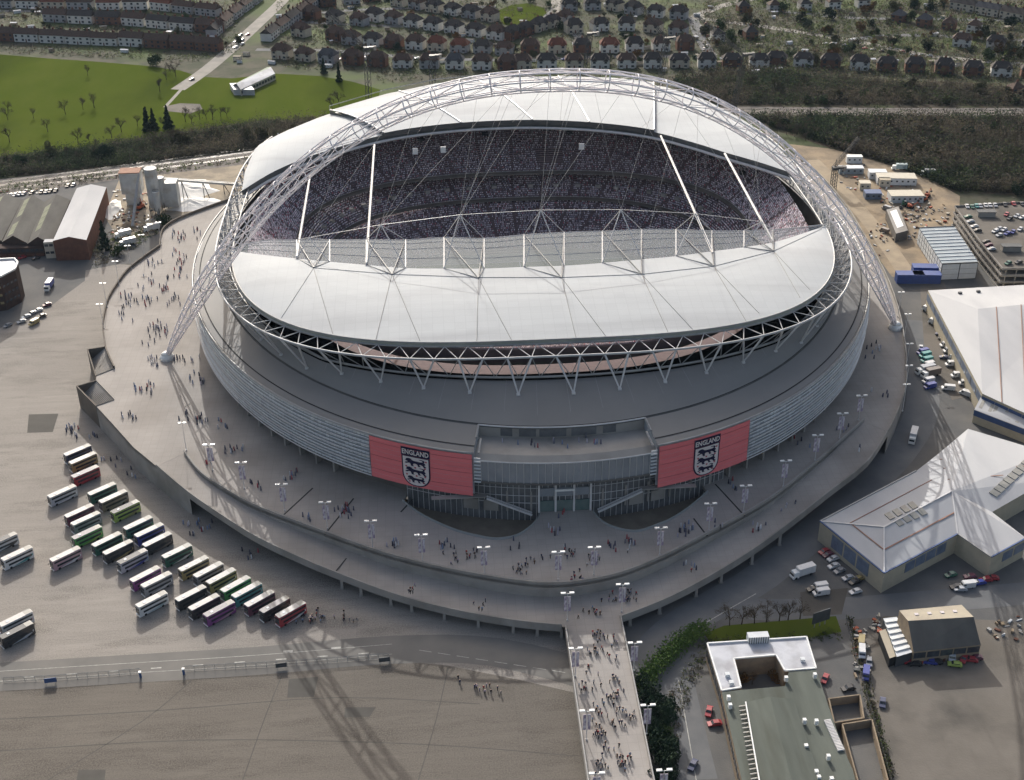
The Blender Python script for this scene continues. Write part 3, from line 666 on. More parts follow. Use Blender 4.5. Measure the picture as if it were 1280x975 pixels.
# ---------------------------------------------------------------- arch
ar=empty('steel_arch',(0,0,0)); tag(ar,'giant white lattice steel arch leaning over the stadium','arch')
def archp(t):
    k=1-abs(t)**2.308; return Vector((157.5*t,-53.7*k,130*k+ .9))
def even_t(n):
    tt=[-1+2*i/4000 for i in range(4001)]; L=[0]; p=archp(-1)
    for t in tt[1:]: q=archp(t); L.append(L[-1]+(q-p).length); p=q
    out=[];j=0
    for i in range(n+1):
        s=L[-1]*i/n
        while j<3999 and L[j+1]<s: j+=1
        out.append(tt[j]+(tt[j+1]-tt[j])*min(1,max(0,(s-L[j])/(L[j+1]-L[j]+1e-9))))
    return out,L[-1]
NH=44; ta,LA=even_t(NH*2)
bn=Vector((0,130,53.7)).normalized()           # normal of the arch plane
def frame(i):
    t=ta[i]; a=archp(ta[max(0,i-1)]); b=archp(ta[min(NH*2,i+1)]); d=(b-a).normalized(); n1=bn; n2=d.cross(n1).normalized()
    s=LA*i/(NH*2); e=min(s,LA-s); r=3.75*min(1,(max(e,0)/46)**.8)*1.0+.55*(1-min(1,e/46))
    return archp(t),n1,n2,r
def apt(i,ph): p,a,b,r=frame(i); return p+(a*math.cos(ph)+b*math.sin(ph))*r
for k in range(8):
    ph=TW*k/8+.2
    MB().tube([apt(i,ph) for i in range(NH*2+1)],.27,6).build('arch_chord',M['archpaint'],ar,True)
for h in range(1,NH):
    i=h*2
    MB().tube([apt(i,TW*j/14) for j in range(14)],.23,6,True).build('arch_hoop',M['archpaint'],ar,True)
for h in range(NH):
    mb=MB()
    for k in range(8):
        p0=TW*k/8+.2; p1=TW*(k+1)/8+.2; a,b=(p0,p1) if (h+k)%2 else (p1,p0)
        mb.bar(apt(2*h,a),apt(2*h+2,b),.15,5)
    mb.build('arch_diagonals',M['archpaint'],ar)
for sg in (-1,1):
    b=Vector((157.5*sg,0,0)); d=(archp(sg*.985)-archp(sg)).normalized()
    mb=MB(); mb.bar(b+Vector((0,0,-.2)),b+Vector((0,0,2.2)),3.4,20,2.4); mb.bar(b+Vector((0,0,2.2)),b+Vector((0,0,3.2)),2.4,20,1.0); mb.build('base_cone',M['white'],ar,True)
    MB().bar(b+Vector((0,0,2)),archp(sg*.985),.75,8,.9).build('base_leg',M['archpaint'],ar)
# cables from the arch
cab=[(-.46,0),(-.36,0),(-.30,1),(-.22,1),(-.16,2),(-.08,2),(-.10,1),(.0,3),(-.02,2),(.06,3),(.10,4),(.16,3),(.24,4),(.18,5),(.34,5),(.40,6),(.30,6),(.48,6)]
for t,k in cab:
    p=archp(t)-Vector((0,0,0)); MB().bar(p-bn*0+Vector((0,0,-3.4)),APEX[k],.055,4).build('stay_cable',M['steel'],ar)
for t,px,py in ((-.55,372,323),(-.1,555,335),(.05,655,333),(.3,802,324),(.5,930,309),(-.25,520,169),(.0,640,153),(.03,700,153),(.28,800,160)):
    p=archp(t)+Vector((0,0,-3.4)); q=solve(px,py,zlead if py>250 else zsl); MB().bar(p,q,.055,4).build('stay_cable',M['steel'],ar)
# ---------------------------------------------------------------- concourse
def at0(px,py,z=0): q=P(px,py,z); return (q.x,q.y)
wall_px=[(230,567),(250,592),(283,614),(320,634),(395,663),(480,693),(560,713),(640,727),(700,731),(765,721),(820,701),(882,670),(960,627),(1020,580),(1052,552),(1080,527)]
wz=[0,-.5,-1.2,-1.9,-3.1,-4.2,-4.9,-5,-5,-5,-4.7,-4,-2.9,-1.6,-.7,0]
wl=smoothpoly([at0(*q)+(z,) for q,z in zip(wall_px,wz)],4)      # x,y,deck z
left_px=[(300,246),(287,251),(245,266),(217,278),(203,290),(200,309),(180,323),(160,339),(147,356),(136,374),(131,392),(129,409),(131,427),(134,441),(143,461),(120,470),(120,476),(143,500),(120,508),(143,533),(167,560),(195,583)]
right_px=[(1110,540),(1122,514),(1131,488),(1133,470),(1131,431),(1122,385),(1105,340),(1077,290),(1055,255),(1020,215),(990,195)]
hole=[]
pitsL=[(503,627),(520,640),(537,650),(569,664),(600,672),(622,675),(645,671),(660,662),(670,652),(676,641)]
pitsR=[(741,640),(749,650),(759,657),(772,662),(787,665),(801,664.5),(820,658),(837,651),(852,642),(868,630),(885,615)]
pl=smoothpoly([at0(*q) for q in pitsL],3); pr=smoothpoly([at0(*q) for q in pitsR],3)
tl0,tl1=[math.atan2((q[1]-Y0)/183.6,q[0]/148.5) for q in (pl[0],pl[-1])]; tr0,tr1=[math.atan2((q[1]-Y0)/183.6,q[0]/148.5) for q in (pr[0],pr[-1])]
hk=.957
hole+=[tuple(rimp(hk,t,0)[:2]) for t in arc(tr1,tl0+TW,110)]+pl+[tuple(rimp(.979,t,0)[:2]) for t in arc(tl1,tr0,6)]+pr
outer=[at0(*q) for q in left_px]+[q[:2] for q in wl]+[at0(*q) for q in right_px]+[(105,262),(50,288),(-50,288),(-110,262)]
mb=MB().prism(outer,-1.2,0,holes=[hole],side_mi=1); o=mb.build('concourse',[M['pave'],M['conc']]); tag(o,kind='structure')
# pit floors
for lp in (pl,pr):
    t0=math.atan2((lp[0][1]-Y0)/183.6,lp[0][0]/148.5); t1=math.atan2((lp[-1][1]-Y0)/183.6,lp[-1][0]/148.5)
    back=[tuple(rimp(.955,t,0)[:2]) for t in arc(t1,t0,12)]
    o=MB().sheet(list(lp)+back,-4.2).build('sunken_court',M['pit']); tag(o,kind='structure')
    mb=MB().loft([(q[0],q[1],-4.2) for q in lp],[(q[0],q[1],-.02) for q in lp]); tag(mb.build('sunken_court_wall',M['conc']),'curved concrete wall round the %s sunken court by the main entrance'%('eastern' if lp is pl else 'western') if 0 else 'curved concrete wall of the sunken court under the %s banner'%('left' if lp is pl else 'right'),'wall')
    mb=MB().loft([(q[0],q[1],0) for q in lp],[(q[0],q[1],1.1) for q in lp]); tag(mb.build('glass_balustrade',M['balus']),'curved glass balustrade edging the sunken court under the %s banner'%('left' if lp is pl else 'right'),'balustrade')
# side walls below the concourse (left, solid)
def wallstrip(name,top,bot,m,label,cat='wall'):
    mb=MB().loft(bot,top); o=mb.build(name,m); return tag(o,label,cat)
lw=[at0(*q) for q in left_px]
# parapet along the left and right edges
def parapet(pts,h,t,name,m,label,zf=lambda i:0):
    A=[];B=[]
    for i,p in enumerate(pts):
        a=Vector(pts[max(i-1,0)][:2]); b=Vector(pts[min(i+1,len(pts)-1)][:2]); d=(b-a).normalized(); nn=Vector((-d.y,d.x))*t/2
        z=p[2] if len(p)>2 else 0
        A.append((p[0]-nn.x,p[1]-nn.y,z)); B.append((p[0]+nn.x,p[1]+nn.y,z))
    up=lambda L:[(x,y,z+h) for x,y,z in L]
    mb=MB(); mb.loft(A,up(A)); mb.loft(up(A),up(B)); mb.loft(up(B),B)
    return tag(mb.build(name,m),label,'parapet')
M['parapet']=mat('parapet_dark',(.16,.14,.12),(.12,.105,.09),.85,.2,.5)
lw_up=smoothpoly(lw[0:6],3)
parapet(lw_up,1.5,.5,'parapet',M['parapet'],'dark parapet wall along the rear left edge of the raised concourse')
parapet(smoothpoly(lw[5:15],4),1.5,.6,'parapet',M['parapet'],'dark curved parapet along the left edge of the raised concourse')
parapet(smoothpoly([at0(*q) for q in right_px],3),1.2,.4,'parapet',M['conc'],'low concrete parapet along the right edge of the raised concourse')
wallstrip('retaining_wall',[(q[0],q[1],.35) for q in lw],[(q[0],q[1],G) for q in lw],M['conc'],'tall concrete retaining wall holding up the left side of the concourse')
rw=[at0(*q) for q in right_px]; wallstrip('retaining_wall',[(q[0],q[1],-.05) for q in rw],[(q[0],q[1],G) for q in rw],M['conc'],'concrete retaining wall under the right side of the concourse')
# stairs at the left corner
for k,(a,b,c,d) in enumerate((((132,433.5),(143,461),(120,470.5),(109.5,437)),((120,476),(143,500),(120.6,508),(96,483)))):
    A,B,Cc,D=[Vector(at0(*q)) for q in (a,b,c,d)]
    r0=empty('stairs',(A.x,A.y,G)); tag(r0,'concrete stairs off the left edge of the concourse, '+('farther of the two' if k==0 else 'nearer of the two'),'stairs','stairs down to the car park')
    n=16
    for i in range(n):
        f0,f1=i/n,(i+1)/n; q=[A.lerp(D,f0),B.lerp(Cc,f0),B.lerp(Cc,f1),A.lerp(D,f1)]; z=-.2-i*.34
        MB().prism([(v.x-A.x,v.y-A.y) for v in q],0,z-G).build('step',M['conc'],r0)
    for (p,q) in ((D,A),(D,Cc),):
        d=(q-p); L=d.length; MB().box(((p.x+q.x)/2-A.x,(p.y+q.y)/2-A.y,(0.9)/2-G/2-0.5),(L,.5,-G+.6),math.atan2(d.y,d.x)).build('side_wall',M['parapet'],r0)
# upper wall between concourse and lower walkway
mb=MB(); tp=[(q[0],q[1],1.05) for q in wl]; bt=[(q[0],q[1],q[2]-.05) for q in wl]
ring_in=[]
for i,q in enumerate(wl):
    a=Vector(wl[max(i-1,0)][:2]); b=Vector(wl[min(i+1,len(wl)-1)][:2]); d=(b-a).normalized(); nn=Vector((-d.y,d.x)); ring_in.append((q[0]+nn.x*.7,q[1]+nn.y*.7))
mb.loft(bt,tp); mb.loft(tp,[(q[0],q[1],1.05) for q in ring_in]); mb.loft([(q[0],q[1],1.05) for q in ring_in],[(q[0],q[1],.0) for q in ring_in])
tag(mb.build('retaining_wall',M['conc']),'long curved concrete wall between the upper concourse and the lower walkway','wall')
# lower walkway
out_px=[(195,583,0),(235,617,-1),(280,648,-1.9),(320,673,-2.7),(370,697,-3.4),(420,718,-4.1),(490,744,-4.8),(560,763,-5),(640,777.5,-5),(707,784,-5),(742,782,-5),(776,773,-5),(830,752,-5),(872,731,-4.6),(920,703,-4),(960,676,-3.4),(997,648,-2.7),(1035,618,-2),(1085,578,-.8),(1110,540,0)]
ol=smoothpoly([tuple(P(a,b,z)) for a,b,z in out_px],4)
IN=resamp(wl,90); OUT=resamp(ol,90)
mb=MB(); mb.loft([tuple(q-Vector((0,0,.03))) for q in OUT],[tuple(q-Vector((0,0,.03))) for q in IN]); tag(mb.build('lower_walkway',M['pave'],smooth=True),kind='structure')
# fascia with upstand (gap at the bridge)
bL=P(707,784,-5); bR=P(776,773,-5)
def split(L):
    i0=min(range(len(L)),key=lambda i:(L[i]-bL).length); i1=min(range(len(L)),key=lambda i:(L[i]-bR).length); return L[:i0+1],L[i1:]
for k,seg in enumerate(split(OUT)):
    solid=[q for q in seg if pix(q)[0]<237] if k==0 else []
    mb=MB(); A=[(q.x,q.y,q.z-1.9) for q in seg]; B=[(q.x,q.y,q.z+1.0) for q in seg]
    I=[]
    for i,q in enumerate(seg):
        d=(seg[min(i+1,len(seg)-1)]-seg[max(i-1,0)]).normalized(); I.append((q.x-d.y*.5,q.y+d.x*.5,q.z+1.0))
    mb.loft(A,B); mb.loft(B,I); mb.loft(I,[(x,y,z-1.05) for x,y,z in I])
    mb.loft([(x,y,z) for x,y,z in A],[(x-0,y+5,z+.2) for x,y,z in A])
    tag(mb.build('walkway_parapet',M['conc']),'curved concrete parapet edging the lower walkway, %s of the footbridge'%('left' if k==0 else 'right'),'parapet')
    if solid:
        wallstrip('retaining_wall',[(q.x,q.y,q.z-1.85) for q in solid],[(q.x,q.y,G) for q in solid],M['conc'],'concrete wall under the left end of the lower walkway')
# underside, set back wall and pillars
sel=[q for q in OUT if 236<pix(q)[0]<1045]
inn=[]
for q in sel:
    n=(Vector((0,Y0,0))-q); n.z=0; n.normalize(); inn.append(q+n*9)
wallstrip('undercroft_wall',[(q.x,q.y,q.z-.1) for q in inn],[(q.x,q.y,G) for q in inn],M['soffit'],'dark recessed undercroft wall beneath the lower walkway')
k=0
for px in (420,450,482,517,560,600,640,672,698,790,832,869,906,942,975):
    q=min(sel,key=lambda v:abs(pix(v)[0]-px)); n=(Vector((0,Y0,0))-q); n.z=0; n.normalize(); c=q+n*.9; k+=1
    o=MB().box((0,0,(q.z-1.4-G)/2),(.9,.9,q.z-1.4-G)).box((0,0,.15),(1.4,1.4,.3)).build('walkway_pillar',M['conc']); o.location=(c.x,c.y,G)
    tag(o,'square concrete pillar under the lower walkway, %s from the left'%nth(k),'pillar','pillars under the lower walkway')
for L_,dz,lab in ((wl,1.35,'steel handrail along the top of the wall between concourse and lower walkway'),):
    r0=empty('handrail',L_[0]); tag(r0,lab,'handrail'); MB().tube([Vector((q[0],q[1],dz+.25))-Vector(L_[0]) for q in L_],.07,4).build('rail',M['steelgrey'],r0)
    for q in L_[::1]: MB().bar(Vector((q[0],q[1],1.0))-Vector(L_[0]),Vector((q[0],q[1],dz+.25))-Vector(L_[0]),.05,4).build('post',M['steelgrey'],r0)
# drainage grooves
for a,b in (((391,610),(352,646)),((442,623),(406,668)),((516,624),(501,640)),((894,605),(931,645)),((867,648),(884,670))):
    p,q=P(*a,.02),P(*b,.02); d=q-p; o=MB().box((p+q)/2,(d.length,.55,.03),math.atan2(d.y,d.x)).build('drainage_channel',M['dark']); o['kind']='structure'
for a,b in (((433,698),(420,714)),):
    p,q=P(*a,-3.9),P(*b,-3.9); d=q-p; o=MB().box((p+q)/2+Vector((0,0,.05)),(d.length,.4,.05),math.atan2(d.y,d.x)).build('drainage_channel',M['dark']); o['kind']='structure'
# ---------------------------------------------------------------- footbridge
b0,b1=P(707,784,-5),P(776,773,-5); b2,b3=P(735,975,-5),P(817,975,-5)
e0=b2+(b2-b0)*.7; e1=b3+(b3-b1)*.7
# pull the deck start back to the walkway
fb=empty('footbridge',(0,0,G)); tag(fb,'wide concrete footbridge crowded with people leading to the stadium','bridge')
off=Vector((0,0,G))
def fp(mb,name,m): 
    me=mb.mesh(name); me.transform(Matrix.Translation(-off)); return put(name,me,m,fb)
fp(MB().prism([tuple(q[:2]) for q in (b0,e0,e1,b1)],-6.3,-5),'deck',M['pave'])
for a,b,nm in ((b0,e0,-1),(b1,e1,1)):
    d=(b-a); nn=Vector((-d.y,d.x,0)).normalized()*(.25)
    fp(MB().box((a+b)/2+Vector((0,0,-.4)),(d.length,.5,2.6),math.atan2(d.y,d.x)),'parapet',M['conc'])
    fp(MB().box((a+b)/2+Vector((0,0,1.05)),(d.length,.2,.12),math.atan2(d.y,d.x)),'handrail',M['steelgrey'])
for f in (.12,.32,.52,.72,.9):
    for s in (.15,.85):
        c=b0.lerp(e0,f).lerp(b1.lerp(e1,f),s); fp(MB().box((c.x,c.y,(G-6.3)/2),(1.5,1.5,-6.3-G)),'pier',M['conc'])
# ---------------------------------------------------------------- banners
class Arc:
    def __init__(s,t0,t1,k):
        s.k=k; s.tt=arc(t0,t1,400); s.L=[0]; p=rimp(k,t0,0)
        for t in s.tt[1:]: q=rimp(k,t,0); s.L.append(s.L[-1]+(q-p).length); p=q
        s.len=s.L[-1]
    def at(s,u,z,off=0):
        i=min(399,max(0,int(u/s.len*400))); 
        while i<398 and s.L[i+1]<u: i+=1
        while i>0 and s.L[i]>u: i-=1
        t=s.tt[i]+(s.tt[i+1]-s.tt[i])*(u-s.L[i])/(s.L[i+1]-s.L[i]); n=Vector((math.cos(t)/148.5,math.sin(t)/183.6,0)).normalized()
        return rimp(s.k,t,z)+n*off
LION=[(0.02,.62),(.06,.72),(.05,.82),(.12,.92),(.22,.95),(.30,.88),(.33,.78),(.40,.70),(.55,.68),(.70,.66),(.80,.70),(.84,.78),(.78,.88),(.68,.90),(.66,.95),(.76,.98),(.88,.93),(.93,.80),(.88,.66),(.92,.58),(.96,.44),(.90,.34),(.93,.22),(.99,.14),(.97,.06),(.86,.05),(.85,.16),(.80,.28),(.72,.36),(.66,.30),(.70,.18),(.74,.08),(.62,.05),(.60,.14),(.58,.30),(.50,.38),(.42,.36),(.38,.24),(.40,.10),(.44,.03),(.30,.03),(.28,.12),(.26,.30),(.22,.38),(.14,.34),(.08,.26),(.0,.30),(.02,.40),(.10,.46),(.16,.52),(.10,.56)]
def shield(w,h):
    p=[(-w/2,h),(w/2,h),(w/2,h*.42)]
    for i in range(1,9):
        a=math.pi/2*i/8; p.append((w/2*math.cos(a)**.8 if i<8 else 0,h*.42*(1-math.sin(a))))
    return p+[(-x,y) for x,y in p[-2:1:-1]]
def text_mesh(body):
    cu=bpy.data.curves.new('t','FONT'); cu.body=body; cu.size=1; cu.align_x='CENTER'; cu.resolution_u=2; cu.offset=.025
    ob=bpy.data.objects.new('t',cu); COL.objects.link(ob); bpy.context.view_layer.update()
    me=bpy.data.meshes.new_from_object(ob.evaluated_get(bpy.context.evaluated_depsgraph_get())); v=[tuple(q.co[:2]) for q in me.vertices]; f=[tuple(p.vertices) for p in me.polygons]
    bpy.data.objects.remove(ob); bpy.data.curves.remove(cu); return v,f
TXT=text_mesh('ENGLAND')
def banner(t0,t1,uc,label):
    A=Arc(t0,t1,1.006); base=A.at(A.len/2,8.2)
    root=empty('banner',base); tag(root,label,'banner','red banners on the facade')
    def bp(mb,name,m,par=root,smooth=False):
        me=mb.mesh(name,smooth); me.transform(Matrix.Translation(-base)); return put(name,me,m,par)
    n=30; mb=MB(); rows=[8.2+(25.0-8.2)*i/9 for i in range(10)]
    for j in range(9):
        ro=[(R.uniform(-.05,.05)) for _ in range(n+1)]
        mb.loft([A.at(A.len*i/n,rows[j]+.02,.05*math.sin(i*1.7+j*2)) for i in range(n+1)],[A.at(A.len*i/n,rows[j+1]-.02,.05*math.sin(i*1.7+(j+1)*2)) for i in range(n+1)])
    bp(mb,'cloth',M['redbanner'],smooth=True)
    for z in rows[2::3]: bp(MB().tube([A.at(A.len*i/n,z,.12) for i in range(n+1)],.07,4),'seam',mat('red_seam',(.52,.12,.12),(.48,.10,.1),.8))
    u0=A.len*uc
    def flat(pts,off,name,m,par,faces=None):
        vs=[A.at(u0+x,8.2+y,off) for x,y in pts]
        if faces is None:
            faces=[tuple(t) for t in tessellate_polygon([[Vector((x,y,0)) for x,y in pts]])]
        # keep faces towards the outside
        mb=MB(); out=[]
        for f in faces:
            a,b,c=[pts[i] for i in f[:3]]; cr=(b[0]-a[0])*(c[1]-a[1])-(b[1]-a[1])*(c[0]-a[0]); out.append(tuple(f) if cr>0 else tuple(f)[::-1])
        mb.add(vs,out); return bp(mb,name,m,par)
    em=empty('crest'); em.parent=root
    def dens(p,k=3): return [tuple(a+(b-a)*j/k for a,b in zip(p[i],p[(i+1)%len(p)])) for i in range(len(p)) for j in range(k)]
    flat(dens([(-5.4,12.6),(5.4,12.6),(5.4,15.9),(-5.4,15.9)],4),.22,'name_plate',M['navy'],em)
    flat([(x*2.15,y*2.75+13.25) for x,y in TXT[0]],.32,'lettering',M['bwhite'],em,TXT[1])
    flat(shield(10.4,12.0) if 0 else [(x,y+.4) for x,y in dens(shield(10.6,12.1),2)],.18,'shield_border',M['navy'],em)
    flat([(x,y+.85) for x,y in dens(shield(9.6,11.4),2)],.25,'shield_field',M['bwhite'],em)
    for y,s in ((8.6,1),(5.15,.98),(1.9,.86)): flat([(-4.1*s+8.2*s*x,y+3.3*s*v) for x,v in LION],.31,'lion',M['navy'],em)
    for (x,y) in ((-3.6,8.3),(3.4,8.35),(-3.5,5.0),(3.4,5.0),(-.2,8.2),(.2,4.9),(-2.6,2.2),(2.7,2.4),(3.9,11.2)):
        flat([(x+.42*math.cos(TW*i/6),y+.38*math.sin(TW*i/6)) for i in range(6)],.31,'rosette',mat('rose_print',(.45,.12,.14),(.4,.1,.12),.8),em)
banner(thBL,thL-.003,.47,'red banner with three lions crest hanging left of the main entrance')
banner(thR+.003,thBR,.50,'red banner with three lions crest hanging right of the main entrance')
# ---------------------------------------------------------------- lamp posts
M['lamp']=mat('lamp_housing',(.80,.80,.78),(.74,.74,.72),.35,1,.5)
M['lbanner']=mat('lamp_banner_cloth',(.62,.58,.62),(.30,.24,.32),.8,.9,.75,3,stretch=(1,1,.6))
def lamp(h,twin=True):
    r=empty('street_lamp')
    MB().bar((0,0,0),(0,0,h),.13,6,.08).bar((0,0,0),(0,0,.5),.28,6).build('pole',M['steel'],r)
    if twin:
        for s in (-1,1):
            MB().bar((0,0,h-.3),(s*1.1,0,h+.05),.07,5).box((s*1.35,0,h+.15),(1.5,.75,.35)).build('lamp_head',M['lamp'],r)
            MB().box((s*.62,0,h-4.2),(.85,.06,5.6)).bar((s*.1,0,h-1.3),(s*1.1,0,h-1.3),.04,4).bar((s*.1,0,h-7),(s*1.1,0,h-7),.04,4).build('lamp_banner',M['lbanner'],r)
    else:
        for s in (-1,1): MB().bar((0,0,h-.2),(s*.7,0,h+.1),.06,5).box((s*.9,0,h+.15),(1.1,.7,.3)).build('lamp_head',M['lamp'],r)
    return r
L1=lamp(11.0); L2=lamp(12.0,False); f1=f2=True
up=[(262,590),(302,613),(353,641),(407,664),(464,688),(527,706),(605,722),(698,728),(743,722),(826,697),(888,666),(932,643),(982,611),(1022,578),(1053,550),(1077,527)]
k=0
for i,(a,b) in enumerate(up):
    q=P(a,b,0); n=(Vector((0,Y0,0))-q).normalized()*1.4; q=q+Vector((n.x,n.y,0)); q.z=0
    o=L1 if i==0 else dup(L1,q); o.location=q; tag(o,'twin headed lamp post on the upper concourse edge, %s from the left'%nth(i+1),'lamp post','lamp posts along the concourse edge')
for i,(a,b) in enumerate([(709,776),(777,765),(719,846),(792,839),(733,925),(808,918),(745,1004),(828,1000)]):
    q=P(a,b,-5); o=dup(L1,q); tag(o,'twin headed lamp post %s of the footbridge deck, %s from the stadium'%(('left','right')[i%2],nth(i//2+1)),'lamp post','lamp posts on the footbridge')
for i,(a,b) in enumerate([(233,563),(202,306),(149,356),(134,384),(130,411),(164,336),(181,322)]):
    q=P(a,b,0); o=L2 if i==0 else dup(L2,q); o.location=q
    tag(o,'slim lamp post %s'%('standing alone at the head of the lower walkway' if i==0 else 'by the left concourse parapet, '+nth(i)+' of its row'),'lamp post','slim lamp posts')
for i,(a,b) in enumerate([(1122,396),(1130,424),(1132,462),(1131,490),(1128,514)]):
    q=P(a,b,0); o=dup(L2,q); tag(o,'slim lamp post on the right edge of the concourse, %s from the arch foot'%nth(i+1),'lamp post','slim lamp posts')
# ---------------------------------------------------------------- surrounding buildings
M['wroof']=mat('white_metal_roof',(.50,.50,.50),(.45,.45,.455),.8,.05,.4,5,c3=(.41,.41,.42),s3=.06,stretch=(1,.3,1))
M['beige']=mat('beige_cladding',(.46,.41,.31),(.40,.36,.28),.8,.3,.5)
M['blue']=mat('blue_cladding',(.045,.09,.22),(.035,.07,.17),.6,.3,.5)
M['bluelight']=mat('blue_window_band',(.16,.20,.27),(.11,.14,.20),.4,.4,.6)
M['gutter']=mat('rusty_gutter',(.34,.19,.13),(.26,.15,.11),.8,.5,.5)
M['greenroof']=mat('mossy_felt_roof',(.130,.142,.122),(.100,.110,.096),.9,.08,.5,7,c3=(.085,.09,.075),s3=.1,stretch=(2,.3,1))
M['lead']=mat('silver_felt_roof',(.50,.51,.54),(.42,.43,.47),.6,.15,.5,7,c3=(.30,.30,.32),s3=.12)
M['brick']=mat('brown_brick',(.17,.085,.06),(.12,.065,.05),.9,.4,.5)
M['tan']=mat('tan_brick',(.30,.24,.17),(.24,.19,.14),.9,.4,.5)
M['shedroof']=mat('fibre_cement_roof',(.135,.130,.118),(.10,.095,.088),.9,.15,.5,7,stretch=(1,.3,1))
M['paleroof']=mat('pale_sheet_roof',(.44,.39,.30),(.38,.33,.26),.85,.15,.5)
M['moss']=mat('mossy_rooflight',(.26,.27,.20),(.20,.21,.15),.85,.3,.6)
M['cabin']=mat('cabin_white',(.60,.62,.63),(.52,.54,.56),.6,.3,.5)
M['cabinroof']=mat('cabin_roof',(.28,.33,.36),(.22,.26,.29),.6,.3,.5)
M['frame']=mat('dark_frame',(.05,.055,.06),(.07,.075,.08),.6,.4,.5)
M['winglass']=mat('window_glass',(.035,.04,.05),(.07,.08,.09),.15,.5,.5,spec=.6)
M['dkbrick']=mat('dark_brick',(.085,.055,.045),(.06,.045,.04),.85,.4,.5)
M['steelw']=mat('plant_white_steel',(.50,.51,.50),(.40,.41,.41),.6,.2,.5,c3=(.34,.31,.27),s3=.15)
M['orange']=mat('site_orange',(.40,.10,.04),(.34,.08,.04),.7,.5,.5)
M['skip']=mat('skip_blue',(.03,.07,.26),(.03,.06,.2),.6,.5,.5)
def V3(px,py,z): return P(px,py,z)
class Thing:
    def __init__(s,name,origin,label,cat,group=None):
        s.o=Vector((origin[0],origin[1],G)) if len(origin)==2 or True and origin[2:]==() else Vector(origin); s.r=empty(name,s.o); tag(s.r,label,cat,group)
    def part(s,mb,name,m,parent=None,smooth=False):
        me=mb.mesh(name,smooth); me.transform(Matrix.Translation(-s.o)); return put(name,me,m,parent or s.r)
def facets(fl):
    mb=MB()
    for f in fl: 
        f=[Vector(q) for q in f]; n=(f[1]-f[0]).cross(f[2]-f[0])
        if n.z<0: f=f[::-1]
        mb.add(f,[tuple(range(len(f)))])
    return mb
def walls(poly,z0,zs,holes=()):
    mb=MB(); n=len(poly)
    for i in range(n):
        a,b=poly[i],poly[(i+1)%n]; mb.add([(a[0],a[1],z0),(b[0],b[1],z0),(b[0],b[1],b[2] if len(b)>2 else zs),(a[0],a[1],a[2] if len(a)>2 else zs)],[(0,1,2,3)])
    return mb
def quadpt(q,u,v): return (q[0].lerp(q[1],u)).lerp(q[3].lerp(q[2],u),v)
def wallpanels(T,a,b,z0,z1,n,name,m,gap=.08,out=.12,rows=1,which=lambda i,j:True,inset=(.0,.0)):
    """n panels on the wall from a to b (outside on the right hand when walking a->b)"""
    a,b=Vector(a[:2]),Vector(b[:2]); d=b-a; L=d.length; d.normalize(); nn=Vector((d.y,-d.x))
    if nn.dot(Vector(CP[:2])-(a+b)/2)<0: nn=-nn
    w=L/n; h=(z1-z0)/rows; rz=math.atan2(d.y,d.x)
    for i in range(n):
        for j in range(rows):
            if not which(i,j): continue
            c=a+d*(w*(i+.5))+nn*(out*.5); T.part(MB().box((c.x,c.y,z0+h*(j+.5)),(w*(1-gap*2),out,h*(1-gap*2)),rz),name,m)
def strip(T,a,b,wd,h,name,m,parent=None):
    a,b=Vector(a),Vector(b); d=b-a; L=d.length; x=d.normalized(); y=Vector((0,0,1)).cross(x).normalized(); z=x.cross(y)
    vs=[a+d*i+y*(wd/2*j)+z*(h*k) for k in(0,1) for i,j in((0,-1),(1,-1),(1,1),(0,1))]
    return T.part(MB().add(vs,[(3,2,1,0),(4,5,6,7),(0,1,5,4),(1,2,6,5),(2,3,7,6),(3,0,4,7)]),name,m,parent)
# --- hipped warehouse on the right
e,r=G+8,G+12
pp={k:V3(*v) for k,v in dict(a=(1025,652,e),b=(1105,717,e),c=(1197,668,e),d=(1239,697,e),f=(1283,673,e),g=(1240,640,e),h=(1190,614,r),i=(1105,659,r),j=(1145,589,e),k=(1172,568,e),l=(1210,536,e+1),m=(1310,566,e+1),n=(1310,600,e)).items()}
T=Thing('warehouse',(pp['b'].x,pp['b'].y),'white hipped metal roofed warehouse with blue and beige walls and arch shadow across it','warehouse')
T.part(facets([[pp[q] for q in f] for f in ('abi','aihj','bci','cih','hcd','hdf','hfg','hjk','hkl','hlm','hmn','hng')]),'roof',M['wroof'])
T.part(walls([pp[q] for q in 'abcdfgnmlkj'],G,0),'wall',M['beige'])
wallpanels(T,pp['a'],pp['b'],G+1.5,G+7.4,5,'wall_panel',M['bluelight'],.06,which=lambda i,j:i in(1,2,3))
wallpanels(T,pp['b'],pp['c'],G+3.2,G+7.4,7,'wall_panel',M['bluelight'],.05,which=lambda i,j:i not in(0,1,6))
wallpanels(T,pp['d'],pp['f'],G+3,G+7.2,3,'wall_panel',M['bluelight'],.08,which=lambda i,j:i!=0)
for q in 'ab','bc','cd','df','aj': strip(T,pp[q[0]]+Vector((0,0,.1)),pp[q[1]]+Vector((0,0,.1)),.5,.3,'eaves_gutter',M['blue'] if q in('ab','bc','df') else M['steelgrey'])
U=Vector((0,0,.15))
for q in ('ih','ib','ia','hc'): strip(T,pp[q[0]]+U,pp[q[1]]+U,.5,.15,'ridge_cap',M['steel'])
for fa,fb,la,lb in (('a','i','j','h'),):
    strip(T,pp['a'].lerp(pp['i'],.45)+U*.6,pp['j'].lerp(pp['h'],.45)+U*.6,.3,.08,'roof_gutter',M['gutter'])
strip(T,pp['a'].lerp(pp['i'],.5)+U*.6,pp['b'].lerp(pp['i'],.5)+U*.6,.45,.08,'roof_gutter',M['gutter'])
